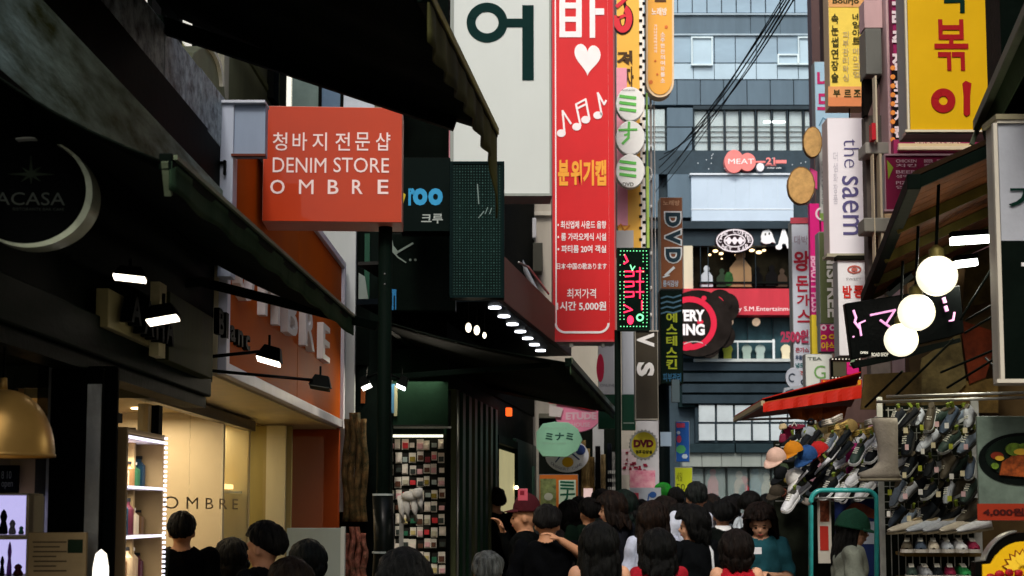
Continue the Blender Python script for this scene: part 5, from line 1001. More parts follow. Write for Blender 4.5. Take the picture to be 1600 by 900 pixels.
# stall uprights, rods, cloths
wc = T('stall_curtain', 'brown and ochre cloths hung behind the globe lamps', 'curtain', 1500, 640, 9.3)
for k, (pts, c) in enumerate((([(1350, 585), (1440, 580), (1440, 640), (1345, 640)], '4E3E20'), ([(1440, 560), (1500, 520), (1510, 600), (1470, 640), (1430, 640)], '6A5C3A'), ([(1500, 500), (1560, 520), (1540, 590), (1515, 600)], '6A2A14'), ([(1470, 600), (1560, 590), (1560, 645), (1455, 645)], '70582E'), ([(1510, 400), (1560, 380), (1560, 470), (1505, 480)], '5A4C2A'))):
    wc.part('cloth', mat('cloth_'+c, c, .9, var=.5, scale=4, bump=.5)).poly(pts, .02*k, .02*k+.015)
w = T('hanging_rod', 'upper horizontal steel rod across the top of the shoe rack', 'rod', 1500, 620, 7.5); w.part('rod', STEEL, smooth=True).tube([w.LP(1385, 620, 7.6), w.LP(1612, 613, 7.2)], .008)
w = T('hanging_rod', 'lower horizontal steel rod just above the clipped shoes', 'rod', 1500, 628, 7.5); w.part('rod', STEEL, smooth=True).tube([w.LP(1370, 628, 7.6), w.LP(1612, 621, 7.2)], .008)
for k, (a, b) in enumerate((((1470, 582), (1562, 543)), ((1480, 606), (1562, 556)), ((1352, 636), (1410, 580)), ((1400, 618), (1490, 530)), ((1510, 500), (1562, 470)), ((1508, 520), (1562, 488)), ((1500, 500), (1562, 400)), ((1540, 560), (1560, 578)))):
    w = T('stall_wire', ['dark slanting wire below the ochre cloth, longest', 'lowest dark slanting wire beside the white light box', 'short dark strut left above the tall boot', 'long dark strut behind the lowest globe lamp', 'upper short wire meeting the white light box', 'second short wire meeting the white light box', 'steep dark strut right of the top globe lamp', 'tiny dark brace beside the white light box'][k], 'wire', a[0], a[1], 8.0, group='struts and wires inside the stall'); w.part('wire', BLACK).tube([w.LP(*a, 8.0), w.LP(*b, 7.6)], .007, 6)
# right dark awning top corner and white light box
rd = T('green_black_awning', 'black-green awning corner with a pale arm at the top right', 'awning', 1560, 200, 6.4)
A_, B_, C2, D_ = rd.LP(1526, 196, 6.6), rd.LP(1640, -60, 4.9), rd.LP(1800, -60, 5.2), rd.LP(1760, 160, 6.9)
rd.part('canopy_cloth', mat('awn_green', '0A140E', .8, var=.3)).quadsheet(A_, B_, C2, D_, 8, 6); rd.part('front_bar', mat('bar_greyg', '59634F', .5, var=.3), bevel=.004).bar(A_, B_, .035, .05); rd.part('valance', mat('valance_green', '1E3022', .8)).quadsheet(A_+Vector((.02, 0, 0)), B_+Vector((.02, 0, 0)), B_+Vector((.05, 0, -.12)), A_+Vector((.04, 0, -.1)), 10, 3)
rd.part('arm', mat('bar_greyg', '59634F', .5)).bar(rd.LP(1532, 190, 6.6), rd.LP(1518, 226, 6.6), .02, .02); rd.part('post', mat('post_cream', 'C9C2A8', .6)).box(1553, -60, 1560, 160, .4, .45)
rd.part('housing', mat('dark_green_board', '060E0A', .4)).box(1560, -60, 1700, 172, .1, .3)
lx = hang_sign('light_box_sign', 'tall white-framed light box cut by the right edge, grey above and black below', 'sign', 1558, 186, 1720, 598, 5.6, mat('box_grey', 'A7ACB4', .4, var=.08), thick=.15, side=paint('B8B4A8'), frame=paint('CDC8B8'), fw=6)
lx.part('lower_panel', mat('box_black', '0A120E', .4, var=.2)).box(1564, 376, 1714, 592, -.006, 0); lx.part('syllable', printed('0E2A22')).text('자', 1576, 290, 1660, 330, -.008, .01); lx.part('top_cap', mat('cap_olive', '8A8468', .6)).box(1556, 178, 1722, 186, -.02, .15)
lx.part('white_mark', printed('D8D8D8')).box(1596, 410, 1604, 416, -.01, -.006)
# food poster and crest sign
fp = hang_sign('food_poster', 'grey-green food poster with a black bowl of food and a red price strip', 'poster', 1525, 650, 1690, 814, 5.9, mat('poster_green', '66766A', .5, var=.3, scale=6), thick=.02, side=paint('5A665C'))
fp.part('red_strip', printed('8A2A14')).box(1527, 787, 1690, 813, -.004, 0); fp.part('lettering', printed('3A0E0A')).text('4,000원', 1536, 794, 1600, 807, -.008, .04)
fp.part('bowl', mat('bowl_black', '0A0F0D', .3)).disc(1598, 717, 69, 41, -.006, 0); fp.part('bowl_inner', mat('bowl_inner', '16221A', .3)).disc(1598, 714, 58, 33, -.01, -.006)
q = fp.part('red_garnish', printed('7A2A18')); q.disc(1558, 712, 10, 6, -.014, -.01, 14)
q = fp.part('meat', mat('food_orange', '9A4A1C', .5, var=.6, scale=30)); q.poly([(1562, 742), (1566, 722), (1582, 712), (1608, 708), (1640, 714), (1640, 742), (1610, 746)], -.018, -.01)
q = fp.part('lettuce', mat('food_green', '6A8A2A', .5, var=.5, scale=30)); q.disc(1585, 702, 14, 10, -.02, -.01, 14); q.disc(1610, 700, 20, 9, -.02, -.01, 14); q.disc(1555, 728, 6, 5, -.02, -.01, 10)
fp.part('corn', printed('C8A030')).disc(1562, 716, 7, 4, -.022, -.018, 10).disc(1596, 706, 12, 5, -.022, -.018, 12)
cr = T('yellow_crest_sign', 'black arched sign with a yellow flower and red roses at lower right', 'sign', 1600, 960, 5.3)
arch = [(1524, 960), (1524, 878), (1542, 876), (1548, 860)]+[(1600+60*math.cos(R(a)), 890-58*math.sin(R(a))) for a in range(150, 20, -10)]+[(1680, 876), (1680, 960)]
cr.part('board', mat('crest_black', '0A0A08', .35)).poly(arch, 0, .05); cr.part('rim', STEEL).ring(1600, 892, 64, 64, 2, -.01, .04, a0=100, a1=165, n=14)
cr.part('face', mat('crest_yellow', 'E2B414', .4, var=.06)).poly([(1535, 960), (1535, 882), (1548, 881), (1556, 868)]+[(1600+50*math.cos(R(a)), 892-46*math.sin(R(a))) for a in range(145, 20, -10)]+[(1672, 884), (1672, 960)], -.008, 0)
q = cr.part('flower_outline', printed('7A3A10')); q2 = cr.part('flower', printed('F0C832'))
for k in range(9):
    a = R(10+k*20); c, s_ = math.cos(a), math.sin(a)
    for Q, l, ww, d in ((q, 33, 7.5, -.012), (q2, 30, 5.4, -.016)): Q.poly([(1598+5*c, 890-5*s_), (1598+l*.6*c-ww*s_, 890-l*.6*s_-ww*c), (1598+l*c, 890-l*s_), (1598+l*.6*c+ww*s_, 890-l*.6*s_+ww*c)], d, d+.003)
q = cr.part('roses', mat('rose_red', 'B01420', .5, var=.5, scale=40))
for k, (x, y, r_) in enumerate(((1548, 901, 8), (1562, 896, 8), (1577, 893, 7), (1592, 894, 7), (1608, 895, 8), (1624, 900, 8))): q.ball(cr.LP(x, y+2, 5.28), r_*5.3/FOC, 10, (1, .5, .9))

# ---- red awning
rn_, rf_ = P(1192, 630, 10.9), P(1148, 656, 13.0); rwn, rwf = P(1346, 602, 10.9), P(1330, 636, 13.0)
rr = T('red_awning', 'red awning with an orange underside over the cap stall', 'awning', at=rn_)
n1, f1, w1, w3 = [rr.L(p) for p in (rn_, rf_, rwn, rwf)]
REDC = mat('awning_red', 'B8200C', .6, var=.2, scale=2, bump=.2)
rr.part('canopy_cloth', mat('awning_orange', 'A84A18', .6, var=.25, scale=2)).quadsheet(f1, n1, w1, w3, 8, 6)
rr.part('end_valance', REDC).quadsheet(n1, w1, w1+Vector((0, -.01, -.1)), n1+Vector((0, -.01, -.07)), 20, 3, lambda u, v: (0, .01*math.sin(40*u)*v, 0)); rr.part('top_cloth', REDC).quadsheet(f1+Vector((0, 0, .03)), n1+Vector((0, 0, .03)), w1+Vector((0, 0, .1)), w3+Vector((0, 0, .08)), 8, 4)
rr.part('front_bar', paint('A89878'), bevel=.003).bar(n1, f1, .03, .04); rr.part('stay', paint('C8C0B0')).bar(f1, rr.LP(1300, 652, 12.9), .02, .02)
rr.part('inner_frill', mat('awning_orange2', 'B8602A', .7, var=.3)).quadsheet(rr.LP(1230, 640, 11.2), rr.LP(1325, 634, 11.2), rr.LP(1320, 655, 11.2), rr.LP(1235, 652, 11.2), 14, 4, lambda u, v: (0, .02*math.sin(20*u), -.03*math.sin(math.pi*u)*v))
# ---- teal frame, posters, A-board
s9 = 9/FOC; tf = T('teal_rack_frame', 'teal tubular rack frame arching in front of the cap stall', 'rack', 1316, 1100, 9)
TL = mat('teal_paint', '2A8A88', .35, coat=.3); pts = [tf.LP(1267, 1150, 9), tf.LP(1267, 790, 9)]+[tf.LP(1285-18*math.cos(R(a)), 784-18*math.sin(R(a)), 9) for a in range(0, 91, 15)]+[tf.LP(1352, 766, 9)]
pts2 = [tf.LP(1352+18*math.sin(R(a)), 784-18*math.cos(R(a)), 9) for a in range(0, 91, 15)]+[tf.LP(1370, 1150, 9)]
tf.part('frame', TL, smooth=True).tube(pts+pts2, .016, 10); tf.part('inner_bar', STEEL, smooth=True).tube([tf.LP(1272, 778, 9), tf.LP(1368, 778, 9)], .006)
w = T('stall_poster', 'narrow pale poster with an orange picture inside the teal frame', 'poster', 1288, 900, 10.3); w.part('sheet', paint('B8B4A8')).box(1277, 776, 1300, 880, 0, .01); w.part('picture', mat('poster_pic1', '8A4A30', .6, var=.8, scale=20)).box(1281, 782, 1296, 815, -.004, 0); w.part('red_print', printed('A02A20')).box(1281, 822, 1295, 860, -.004, 0)
w = T('blue_banner', 'blue and skin-toned banner behind the woman in the green cap', 'banner', 1340, 900, 10.4); w.part('blue_sheet', printed('1C2C5C')).box(1304, 778, 1376, 900, 0, .01); w.part('arm_picture', mat('poster_pic2', '9A5038', .6, var=.4, scale=8)).poly([(1316, 800), (1334, 784), (1350, 788), (1372, 800), (1372, 812), (1340, 804)], -.004, 0); w.part('white_picture', printed('A8B0BC')).box(1340, 815, 1372, 850, -.004, 0)
ab_ = T('a_frame_board', 'maroon-framed standing menu board beside the teal rack', 'board', 1233, 1100, 11.4); ab_.part('frame', mat('maroon_wood', '6A1E24', .5, var=.2), bevel=.004).frame(1206, 821, 1262, 1060, 6, -.02, .03); ab_.part('panel', paint('AEB6C4')).box(1212, 827, 1256, 872, 0, .02); ab_.part('header', printed('6A1450')).box(1213, 832, 1244, 850, -.004, 0)
ab_.part('blue_print', printed('4A8AA0')).box(1228, 853, 1244, 858, -.004, 0); ab_.part('red_print', printed('903050')).box(1243, 855, 1253, 864, -.004, 0); ab_.part('picture', mat('menu_pic', 'A87830', .6, var=.6, scale=12)).box(1212, 873, 1256, 1055, 0, .02); ab_.part('lettering', printed('D8C8D8')).text('MENU', 1217, 836, 1240, 846, -.008, .03)
ab_.part('leg', mat('maroon_wood', '6A1E24', .5)).box(1208, 1060, 1213, 1108, 0, .03); ab_.part('leg', mat('maroon_wood', '6A1E24', .5)).box(1255, 1060, 1260, 1108, 0, .03)

# ---- shoe rack: grid, clips, shoes
sr = T('wire_shoe_rack', 'wire grid rack carrying clipped shoes left of the food poster', 'rack', 1450, 1150, 8.3, -8)
q = sr.part('grid', mat('grid_wire', '9A9A94', .4, .8), kind='stuff')
for x in range(1384, 1532, 11): a, b = sr.loc(x, 900, 0), sr.loc(x, 636, 0); q.wbox(a[0]-.0025, .03, a[1], a[0]+.0025, .035, b[1])
for y in range(640, 830, 12): a, b = sr.loc(1382, y, 0), sr.loc(1530, y, 0); q.wbox(a[0], .035, a[1]-.0025, b[0], .04, a[1]+.0025)
sr.part('backing', mat('rack_dark', '141812', .8, var=.3)).box(1376, 634, 1532, 1150, .3, .33)
for x in (1380, 1530): sr.part('upright', STEEL).box(x-1.5, 620, x+1.5, 1150, .03, .05)
for y in (827, 865, 905): sr.part('shelf_board', mat('pine_board', '8A7038', .6, var=.3, scale=5, streak=.2), bevel=.003).box(1412, y-1, 1534, y+5, -.12, .25)
def shoe_mesh(kind):
    """closed lofted shoe along -X (toe), sole on z=0; returns upper, sole, lining as (verts, faces)"""
    st = [(-.135, .012, .012, .03), (-.125, .03, .012, .045), (-.09, .042, .012, .06), (-.04, .042, .012, .075), (.01, .037, .012, .09), (.06, .035, .012, .085), (.1, .034, .012, .09), (.12, .026, .012, .085), (.128, .012, .014, .07)]
    if kind == 'flat': st = [(x, w_, b, b+(h-b)*(.55 if x < .05 else .7)) for x, w_, b, h in st]
    if kind == 'high': st = [(x, w_, b, h*(1 if x < -.02 else 1.5)) for x, w_, b, h in st]
    n = 10; U = ([], []); So = ([], []); Lm = ([], [])
    for x, w_, b, h in st:
        for k in range(n):
            a = math.pi*k/(n-1); U[0].append((x, w_*math.cos(a), b+(h-b)*math.sin(a)**.7))
    N = len(st)
    for i in range(N-1):
        for k in range(n-1): U[1].append((i*n+k, i*n+k+1, (i+1)*n+k+1, (i+1)*n+k))
        U[1].append((i*n, (i+1)*n, (i+1)*n+n-1, i*n+n-1))
    U[1].append(tuple(range(n))); U[1].append(tuple(range((N-1)*n, N*n))[::-1])
    out = [(x, w_*1.1) for x, w_, b, h in st]; pts = [(x*1.03, w_) for x, w_ in out]+[(x*1.03, -w_) for x, w_ in out[::-1]]
    th_ = .02 if kind != 'flat' else .008
    So[0].extend([(x, y, -.004) for x, y in pts]+[(x, y, th_) for x, y in pts]); m_ = len(pts); So[1].extend([tuple(range(m_))[::-1], tuple(range(m_, 2*m_))]+[(i, (i+1) % m_, (i+1) % m_+m_, i+m_) for i in range(m_)])
    zt = max(h for *_, h in st[4:]); lp = [(.02, 0), (.04, .02), (.08, .024), (.108, .014), (.112, 0), (.108, -.014), (.08, -.024), (.04, -.02)]
    zf = lambda x: next((s1[3]+(s2[3]-s1[3])*(x-s1[0])/(s2[0]-s1[0]) for s1, s2 in zip(st, st[1:]) if s1[0] <= x <= s2[0]), zt)
    Lm[0].extend([(x, y, zf(x)+.002) for x, y in lp]+[(x, y, zf(x)-.01) for x, y in lp]); m_ = len(lp); Lm[1].extend([tuple(range(m_)), tuple(range(m_, 2*m_))[::-1]]+[(i, i+m_, (i+1) % m_+m_, (i+1) % m_) for i in range(m_)])
    return U, So, Lm
SH = {k: shoe_mesh(k) for k in ('sneaker', 'flat', 'high')}
SPR = {}
def shoe(kind, cu, cs, cl, loc, rot, label, group, name='shoe', scale=1.0, clip=True):
    key = (kind, cu, cs, cl, clip)
    if key not in SPR:
        t = Thing(name, 'x', 'shoe', at=(0, 0, 0)); U, So, Lm = SH[kind]
        t.part('upper', mat('leather_'+cu, cu, .55, var=.25, scale=14, bump=.15), smooth=True).add(*U); t.part('sole', mat('rubber_'+cs, cs, .6, var=.15)).add(*So); t.part('lining', mat('lining_'+cl, cl, .9)).add(*Lm)
        if kind != 'flat':
            q = t.part('laces', paint('D8D8CC'))
            for k in range(4): x = -.055+k*.02; q.wbox(x, -.018, .072+k*.006, x+.006, .018, .08+k*.006)
        if clip: t.part('clip', mat('clip_green', '6A7A2A', .4, coat=.3)).wbox(.09, -.008, .07, .115, .008, .125).wbox(.1, -.012, .11, .125, .012, .12)
        t.done(); SPR[key] = t.root; o = t.root
    else: o = copy_tree(SPR[key])
    o.location = loc; o.rotation_euler = rot; o.scale = (scale,)*3; o['label'] = label; o['category'] = 'shoe'; o['group'] = group; return o
CN = {'1A1E22': 'black', '3A4656': 'slate blue', '8E9298': 'grey', '16181A': 'jet black', 'C6C8CC': 'white', '5E6A78': 'steel blue', '4A4438': 'olive brown', '2A3A34': 'dark green', '9AA0A8': 'silver grey', 'A8A090': 'beige', 'B0243A': 'red', '7A1838': 'plum', '2A8A4A': 'bright green'}
seqc = ['1A1E22', '8E9298', '3A4656', '4A4438', '16181A', '1A1E22', '5E6A78', '2A3A34', '9AA0A8']
rw_n = ['top', 'second', 'third', 'fourth', 'fifth']; ps_n = ['first from the tall boot', 'second from the tall boot', 'third from the tall boot', 'nearest the food poster']
for j, (y, n_) in enumerate(((643, 8), (680, 8), (718, 8), (757, 8), (795, 8))):
    for i in range(n_):
        x = 1392+(1520-1392)*(i+.3)/n_; c = seqc[(i*4+j*5) % 9]; kd = ('sneaker', 'flat', 'sneaker', 'high')[(i+j*3) % 4]; Yd = 8.15-.1*(i % 2)
        p = P(x+8, y+16, Yd); shoe(kd, c, '9A9E9C' if (i+j) % 3 == 0 else '2A2A28', '3A3428', p, (R(random.uniform(-18, 18)), R(-34+random.uniform(-16, 14)), R(38+random.uniform(-28, 22))),
            '%s %s clipped on the wire rack, %s row, %s' % (CN[c], {'sneaker': 'sneaker', 'flat': 'flat shoe', 'high': 'high-top'}[kd], rw_n[j], ['leftmost', 'second from the left', 'third from the left', 'fourth from the left', 'fourth from the right', 'third from the right', 'second from the right', 'last at the right'][i]), 'shoes clipped on the wire rack', scale=random.uniform(.58, .76))
for i in range(6):
    c = ['4A4438', '3A4656', 'A8A090', '9AA0A8', 'C6C8CC', '7A1838'][i]; x = 1418+i*20
    for dy_ in (0,): shoe('sneaker', c, 'C8C4BC', '2A2620', P(x, 862, 8.0), (0, 0, R(80+random.uniform(-8, 8))), '%s sneaker standing toe-out on the upper pine board, %s' % (CN[c], ['leftmost', 'second', 'third', 'fourth', 'fifth', 'rightmost'][i]), 'sneakers on the pine boards', scale=.8, clip=False)
for i in range(6):
    c = ['2A3A34', '8E9298', '1A1E22', '7A1838', '2A8A4A', '4A4438'][i]; x = 1424+i*20
    shoe('sneaker', c, 'C8C4BC', '2A2620', P(x, 902, 8.0), (0, 0, R(80+random.uniform(-8, 8))), '%s sneaker on the lower pine board at the bottom edge, %s' % (CN[c], ['leftmost', 'second', 'third', 'fourth', 'fifth', 'rightmost'][i]), 'sneakers on the pine boards', scale=.8, clip=False)
for i in range(5):
    x = 1418+i*26; shoe('flat', ['A8A090', '9AA0A8', '8E9298', 'A8A090', 'C6C8CC'][i], '6A6250', '8A7C60', P(x, 830, 8.0), (0, R(-6), R(28)), 'pale flat shoe lying slanted above the pine boards, %s' % ['leftmost', 'second', 'third', 'fourth', 'nearest the poster'][i], 'flats above the pine boards', clip=False)
# tall grey boot
bt = T('tall_boot', 'tall grey fabric boot hanging with its toe to the left', 'boot', 1385, 748, 7.7); BT = mat('boot_grey', '827C72', .8, var=.2, scale=8, bump=.4, bscale=60); s_ = 7.7/FOC
def oval_loft(th, name, m, secs, n=14):
    q = th.part(name, m, smooth=True); o = len(q.v)
    for (cx, cy, cz, rx, ry) in secs: q.v += [Vector((cx+rx*math.cos(2*math.pi*k/n), cy+ry*math.sin(2*math.pi*k/n), cz)) for k in range(n)]
    for i in range(len(secs)-1):
        for k in range(n): q.f.append((o+i*n+k, o+i*n+(k+1) % n, o+(i+1)*n+(k+1) % n, o+(i+1)*n+k))
    q.f.append(tuple(o+k for k in range(n))[::-1]); q.f.append(tuple(o+(len(secs)-1)*n+k for k in range(n))); return q
oval_loft(bt, 'shaft', BT, [(-.03, 0, .0, .11, .04), (-.04, 0, .03, .115, .045), (-.005, 0, .06, .07, .045), (.015, 0, .1, .052, .042), (.01, 0, .2, .058, .045), (.0, 0, .3, .07, .048), (-.005, 0, .33, .072, .05)])
oval_loft(bt, 'sole', mat('sole_tan', '6A6454', .6), [(-.035, 0, -.014, .118, .045), (-.035, 0, .0, .12, .048)]); bt.part('lining', mat('boot_lining', '2E2A24', .9)).lathe([(.001, .331), (.066, .331), (.066, .334), (.001, .334)], Matrix.Translation((-.005, 0, 0)) @ Matrix.Diagonal((1, .7, 1, 1))); bt.part('hook', BLACK).tube([(0, 0, .33), (0, 0, .42)], .005)
# caps and sneakers of the far stall
def cap(loc, rot, c, label, sc=1):
    t = Thing('cap', label, 'cap', at=loc, group='caps hung on the right-hand stall'); t.root.rotation_euler = rot; t.root.scale = (sc,)*3
    cm = fabric(c, .15); q = t.part('crown', cm, smooth=True); q.lathe([(.1*math.cos(R(a)), .11*math.sin(R(a))) for a in range(0, 90, 12)]+[(.001, .11)], n=20)
    q = t.part('brim', cm, smooth=True); vs = []; nb_ = 12
    for dz in (0, .006):
        for k in range(nb_+1):
            a = R(-68+136*k/nb_); vs.append((-.095*math.cos(a), .095*math.sin(a), dz)); e = .085*math.cos(a*1.25); vs.append((-(.1*math.cos(a)+e), .1*math.sin(a), dz-.035*math.cos(a)))
    m_ = 2*(nb_+1)
    for k in range(nb_): o = 2*k; q.f += [(o, o+1, o+3, o+2), (o+m_, o+2+m_, o+3+m_, o+1+m_), (o+1, o+1+m_, o+3+m_, o+3), (o, o+2, o+2+m_, o+m_)]
    q.v += [Vector(v) for v in vs]; t.part('button', cm).ball((0, 0, .112), .009, 8); t.done()
caps = [(1213, 716, 'C9A898', 'pale pink cap at the left tip of the cap stall'), (1240, 706, 'B87414', 'orange cap hung beside the pale pink cap'), (1262, 712, '24487A', 'blue cap between the orange and red caps'), (1281, 706, 'A82020', 'red cap right of the blue cap'), (1265, 680, '8A9298', 'grey cap perched above the blue cap'), (1299, 690, '6A5A40', 'brown cap right of the grey cap in the upper row'),
  (1222, 742, '1A1C1E', 'black cap below the pale pink cap'), (1244, 748, 'D2D2D0', 'white cap below the orange cap'), (1270, 740, '181A1C', 'black cap under the blue cap'), (1310, 712, '7A6864', 'dusty rose cap under the tan cap'), (1214, 770, '3A342A', 'small dark brown cap at the lower left of the stall'), (1246, 772, 'C8CACC', 'off-white cap at the bottom of the cap cluster'), (1292, 742, '20242A', 'near-black cap right of the black cap'), (1318, 745, '8E8A60', 'khaki cap next to the white sneakers'), (1328, 668, '8A7444', 'straw-coloured cap in the uppermost row'), (1350, 688, '6A5A2A', 'mustard cap in the uppermost row near the boot')]
for k, (x, y, c, lab) in enumerate(caps): cap(P(x, y, (9.85 if k < 4 or k == 7 else 10.3)+.05*(k % 4)), (R(random.uniform(-25, 25)), R(random.uniform(-40, -15)), R(20+random.uniform(-20, 25))), c, lab, .72 if k < 4 or k == 7 else .6)
st_ = T('cap_stall_panel', 'dark slatted stall panel behind the hanging caps', 'panel', 1280, 1100, 11.0); st_.part('panel', mat('stall_panel', '20241C', .8, var=.5, scale=6)).box(1210, 690, 1382, 1100, 0, .05)
st_.part('upper_panel', mat('stall_clutter', '6A5A34', .8, var=.8, scale=9, col2='15150C')).box(1262, 660, 1382, 690, .02, .05); 
for k in range(5): st_.part('rail', STEEL).box(1212, 694+k*22, 1380, 695.5+k*22, -.04, -.03)
for k, (x, y, c, lab) in enumerate(((1340, 748, 'C6C8CC', 'white sneaker with black trim beside the khaki cap'), (1358, 735, '1A1E22', 'black sneaker hung above the teal frame, right end'), (1322, 770, 'C6C8CC', 'white sneaker resting on the teal frame'), (1352, 770, 'C6C8CC', 'white sneaker at the right of the teal frame'), (1296, 768, '16181A', 'black sneaker over the left bend of the teal frame'), (1366, 712, '16181A', 'black high shoe hanging left of the tall boot'), (1236, 788, 'C6C8CC', 'white sneaker at the bottom left of the cap cluster'), (1340, 715, '2A3A34', 'dark green sneaker above the white sneakers'), (1376, 690, 'C6C8CC', 'white shoe clipped just left of the boot shaft'))):
    shoe('sneaker', c, 'D4D6D8', '30302C', P(x, y, 9.6), (R(10), R(-32), R(25+k*4)), lab, 'shoes on the cap stall', scale=.8)
w = T('magenta_pouch', 'magenta hanging pouch between the caps and the tall boot', 'pouch', 1336, 740, 10.2); w.part('pouch', mat('pouch_magenta', 'A01868', .6, var=.2), bevel=.01).box(1323, 692, 1346, 740, 0, .05); w.part('loop', BLACK).tube([w.LP(1330, 692, 10.2), w.LP(1334, 684, 10.2), w.LP(1339, 692, 10.2)], .004)
w = T('pink_purple_card', 'pink and purple card hanging under the red awning', 'card', 1231, 692, 11.5); w.part('card', printed('C82A6A')).box(1224, 666, 1236, 692, 0, .02); w.part('purple_edge', printed('5A2A8A')).box(1236, 666, 1241, 690, 0, .02); w.part('green_edge', printed('2A7A3A')).box(1222, 664, 1224, 692, 0, .02)
w = T('white_cards', 'white price card hanging beside the pink card', 'card', 1249, 692, 11.6); w.part('card', paint('C4C8D0')).box(1242, 668, 1256, 692, 0, .01)
for k, (x, y, l, c, lab) in enumerate(((1312, 664, 34, 'C8A860', 'straw hat brim strip high on the stall'), (1352, 672, 40, 'B89C4A', 'yellow strap bundle above the mustard cap'), (1300, 655, 30, 'D8D0C0', 'pale folded scarf strip under the red awning'), (1365, 655, 26, 'C9C5BA', 'white laces bundle near the boot top'))):
    w = T('strap_bundle', lab, 'strap', x, y, 10.4); q = w.part('strap', mat('strap_'+c, c, .7, var=.5, scale=20), smooth=True)
    for i in range(3): q.tube([w.LP(x-l/2, y+4+i*3, 10.4), w.LP(x, y+i*3, 10.3), w.LP(x+l/2, y-7+i*3, 10.4)], .012, 6)

# crowded small goods under the red awning and round the boot
hg = [('C8B48A', 'straw'), ('2A2C30', 'charcoal'), ('6A3A28', 'rust'), ('D0C8BC', 'ivory'), ('1A1C1E', 'black'), ('8A7A3A', 'mustard'), ('5A6A74', 'dusty blue'), ('7A1F3A', 'wine'), ('3A4A34', 'moss'), ('B88A9A', 'mauve')]
kinds = [('purse', 'small %s purse'), ('pouch', 'flat %s pouch'), ('belt', 'coiled %s belt'), ('sandal', '%s sandal')]
pos = ['under the tip of the red awning', 'beside the pink and purple card', 'above the grey cap', 'over the straw strip', 'left of the magenta pouch', 'right of the magenta pouch', 'just under the awning frill', 'near the boot shaft']
for k in range(64):
    col_, row_ = k % 8, k//8; x = 1228+col_*19+random.uniform(-6, 6); y = 664+row_*17+random.uniform(-5, 5)
    c, cn2 = hg[(k*7+row_) % 10]; kd, fmt = kinds[(k*3+row_) % 4]
    g = T(kd, (fmt % cn2)+' hung '+pos[col_]+', '+['uppermost', 'second', 'third', 'fourth', 'fifth', 'sixth', 'seventh', 'lowest'][row_]+' of its column', kd, x, y, 10.75+random.uniform(-.1, .1), random.uniform(-30, 30), 'small goods hung under the red awning')
    s_ = 10.75/FOC; m_ = mat('goods_'+c, c, .7, var=.4, scale=20, bump=.4); w_, h_ = random.uniform(10, 17)*s_, random.uniform(9, 15)*s_; tl = Matrix.Rotation(R(random.uniform(-30, 30)), 4, 'Y')
    if kd in ('purse', 'pouch'):
        oval = g.part('body', m_, smooth=True); oval.lathe([(.001, -h_*.5), (w_*.42, -h_*.48), (w_*.5, -h_*.2), (w_*.46, h_*.2), (w_*.3, h_*.5), (.001, h_*.5)], tl @ Matrix.Diagonal((1, .35, 1, 1)), 12)
        g.part('strap', BLACK).tube([tl @ Vector((-w_*.3, 0, h_*.5)), tl @ Vector((0, 0, h_*1.05)), tl @ Vector((w_*.3, 0, h_*.5))], .003, 5)
    elif kd == 'belt':
        q = g.part('coil', m_, smooth=True); q.tube([tl @ Vector((w_*.4*math.cos(a*.7)*(1-a*.03), .012*math.sin(a), h_*.5*math.sin(a*.7)*(1-a*.03))) for a in range(20)], .006, 6); g.part('buckle', STEEL).wbox(w_*.34, -.01, -.012, w_*.5, .002, .012)
    else:
        q = g.part('sole', m_); pts = [(w_*.8*math.cos(R(a))*(1 if abs(a-180) > 90 else .9), h_*.32*math.sin(R(a))+.004*math.cos(R(2*a))) for a in range(0, 360, 24)]; q.lprism(pts, -.03, .03)
        g.part('strap', paint('D0CCC0')).tube([Vector((-w_*.4, -.035, 0)), Vector((-w_*.2, -.05, .03)), Vector((0, -.035, 0))], .005, 6)
# swing tags on the clipped shoes
for k in range(26):
    x, y = 1394+(k % 6)*22+random.uniform(-6, 6), 662+(k//6)*36+random.uniform(-8, 8)
    g = T('price_tag', ['white', 'cream', 'yellow-green', 'pale pink'][k % 4]+' paper price tag on the wire shoe rack, '+['top', 'second', 'third', 'fourth', 'lowest'][k//6]+' row, '+['leftmost', 'second from the left', 'third from the left', 'third from the right', 'second from the right', 'rightmost'][k % 6], 'tag', x, y, 7.75, random.uniform(-30, 30), 'price tags on the wire shoe rack'); g.part('card', paint(['D8D8D4', 'C8C0A0', 'A0A83A', 'D0B0B4'][k % 4])).wbox(-.012, 0, -.03, .012, .001, 0); g.part('string', BLACK).tube([(0, 0, 0), (.004, .03, .03)], .0012, 4)

# small dark and white shoes crowding the cap stall
k = 0
for j in range(5):
    for i in range(7):
        x, y = 1236+i*21+j*5+random.uniform(-5, 5), 690+j*20+random.uniform(-5, 5); c = ['16181A', 'C6C8CC', '1A1E22', '8E9298', '16181A', '4A4438', '5E6A78', 'C6C8CC', '1A1E22'][(i*2+j*3) % 9]
        shoe('sneaker' if (i+j) % 2 else 'flat', c, 'D4D6D8' if i % 3 == 0 else '2A2A28', '30302C', P(x, y, 10.15+.1*(i % 2)), (R(random.uniform(-20, 20)), R(-34+random.uniform(-14, 14)), R(25+random.uniform(-25, 25))), 'small %s %s among the caps, %s row down, %s' % (CN[c], 'sneaker' if (i+j) % 2 else 'flat shoe', ['first', 'second', 'third', 'fourth', 'fifth'][j], ['leftmost', 'second from the left', 'third from the left', 'middle', 'third from the right', 'second from the right', 'rightmost'][i]), 'shoes on the cap stall', scale=.62)
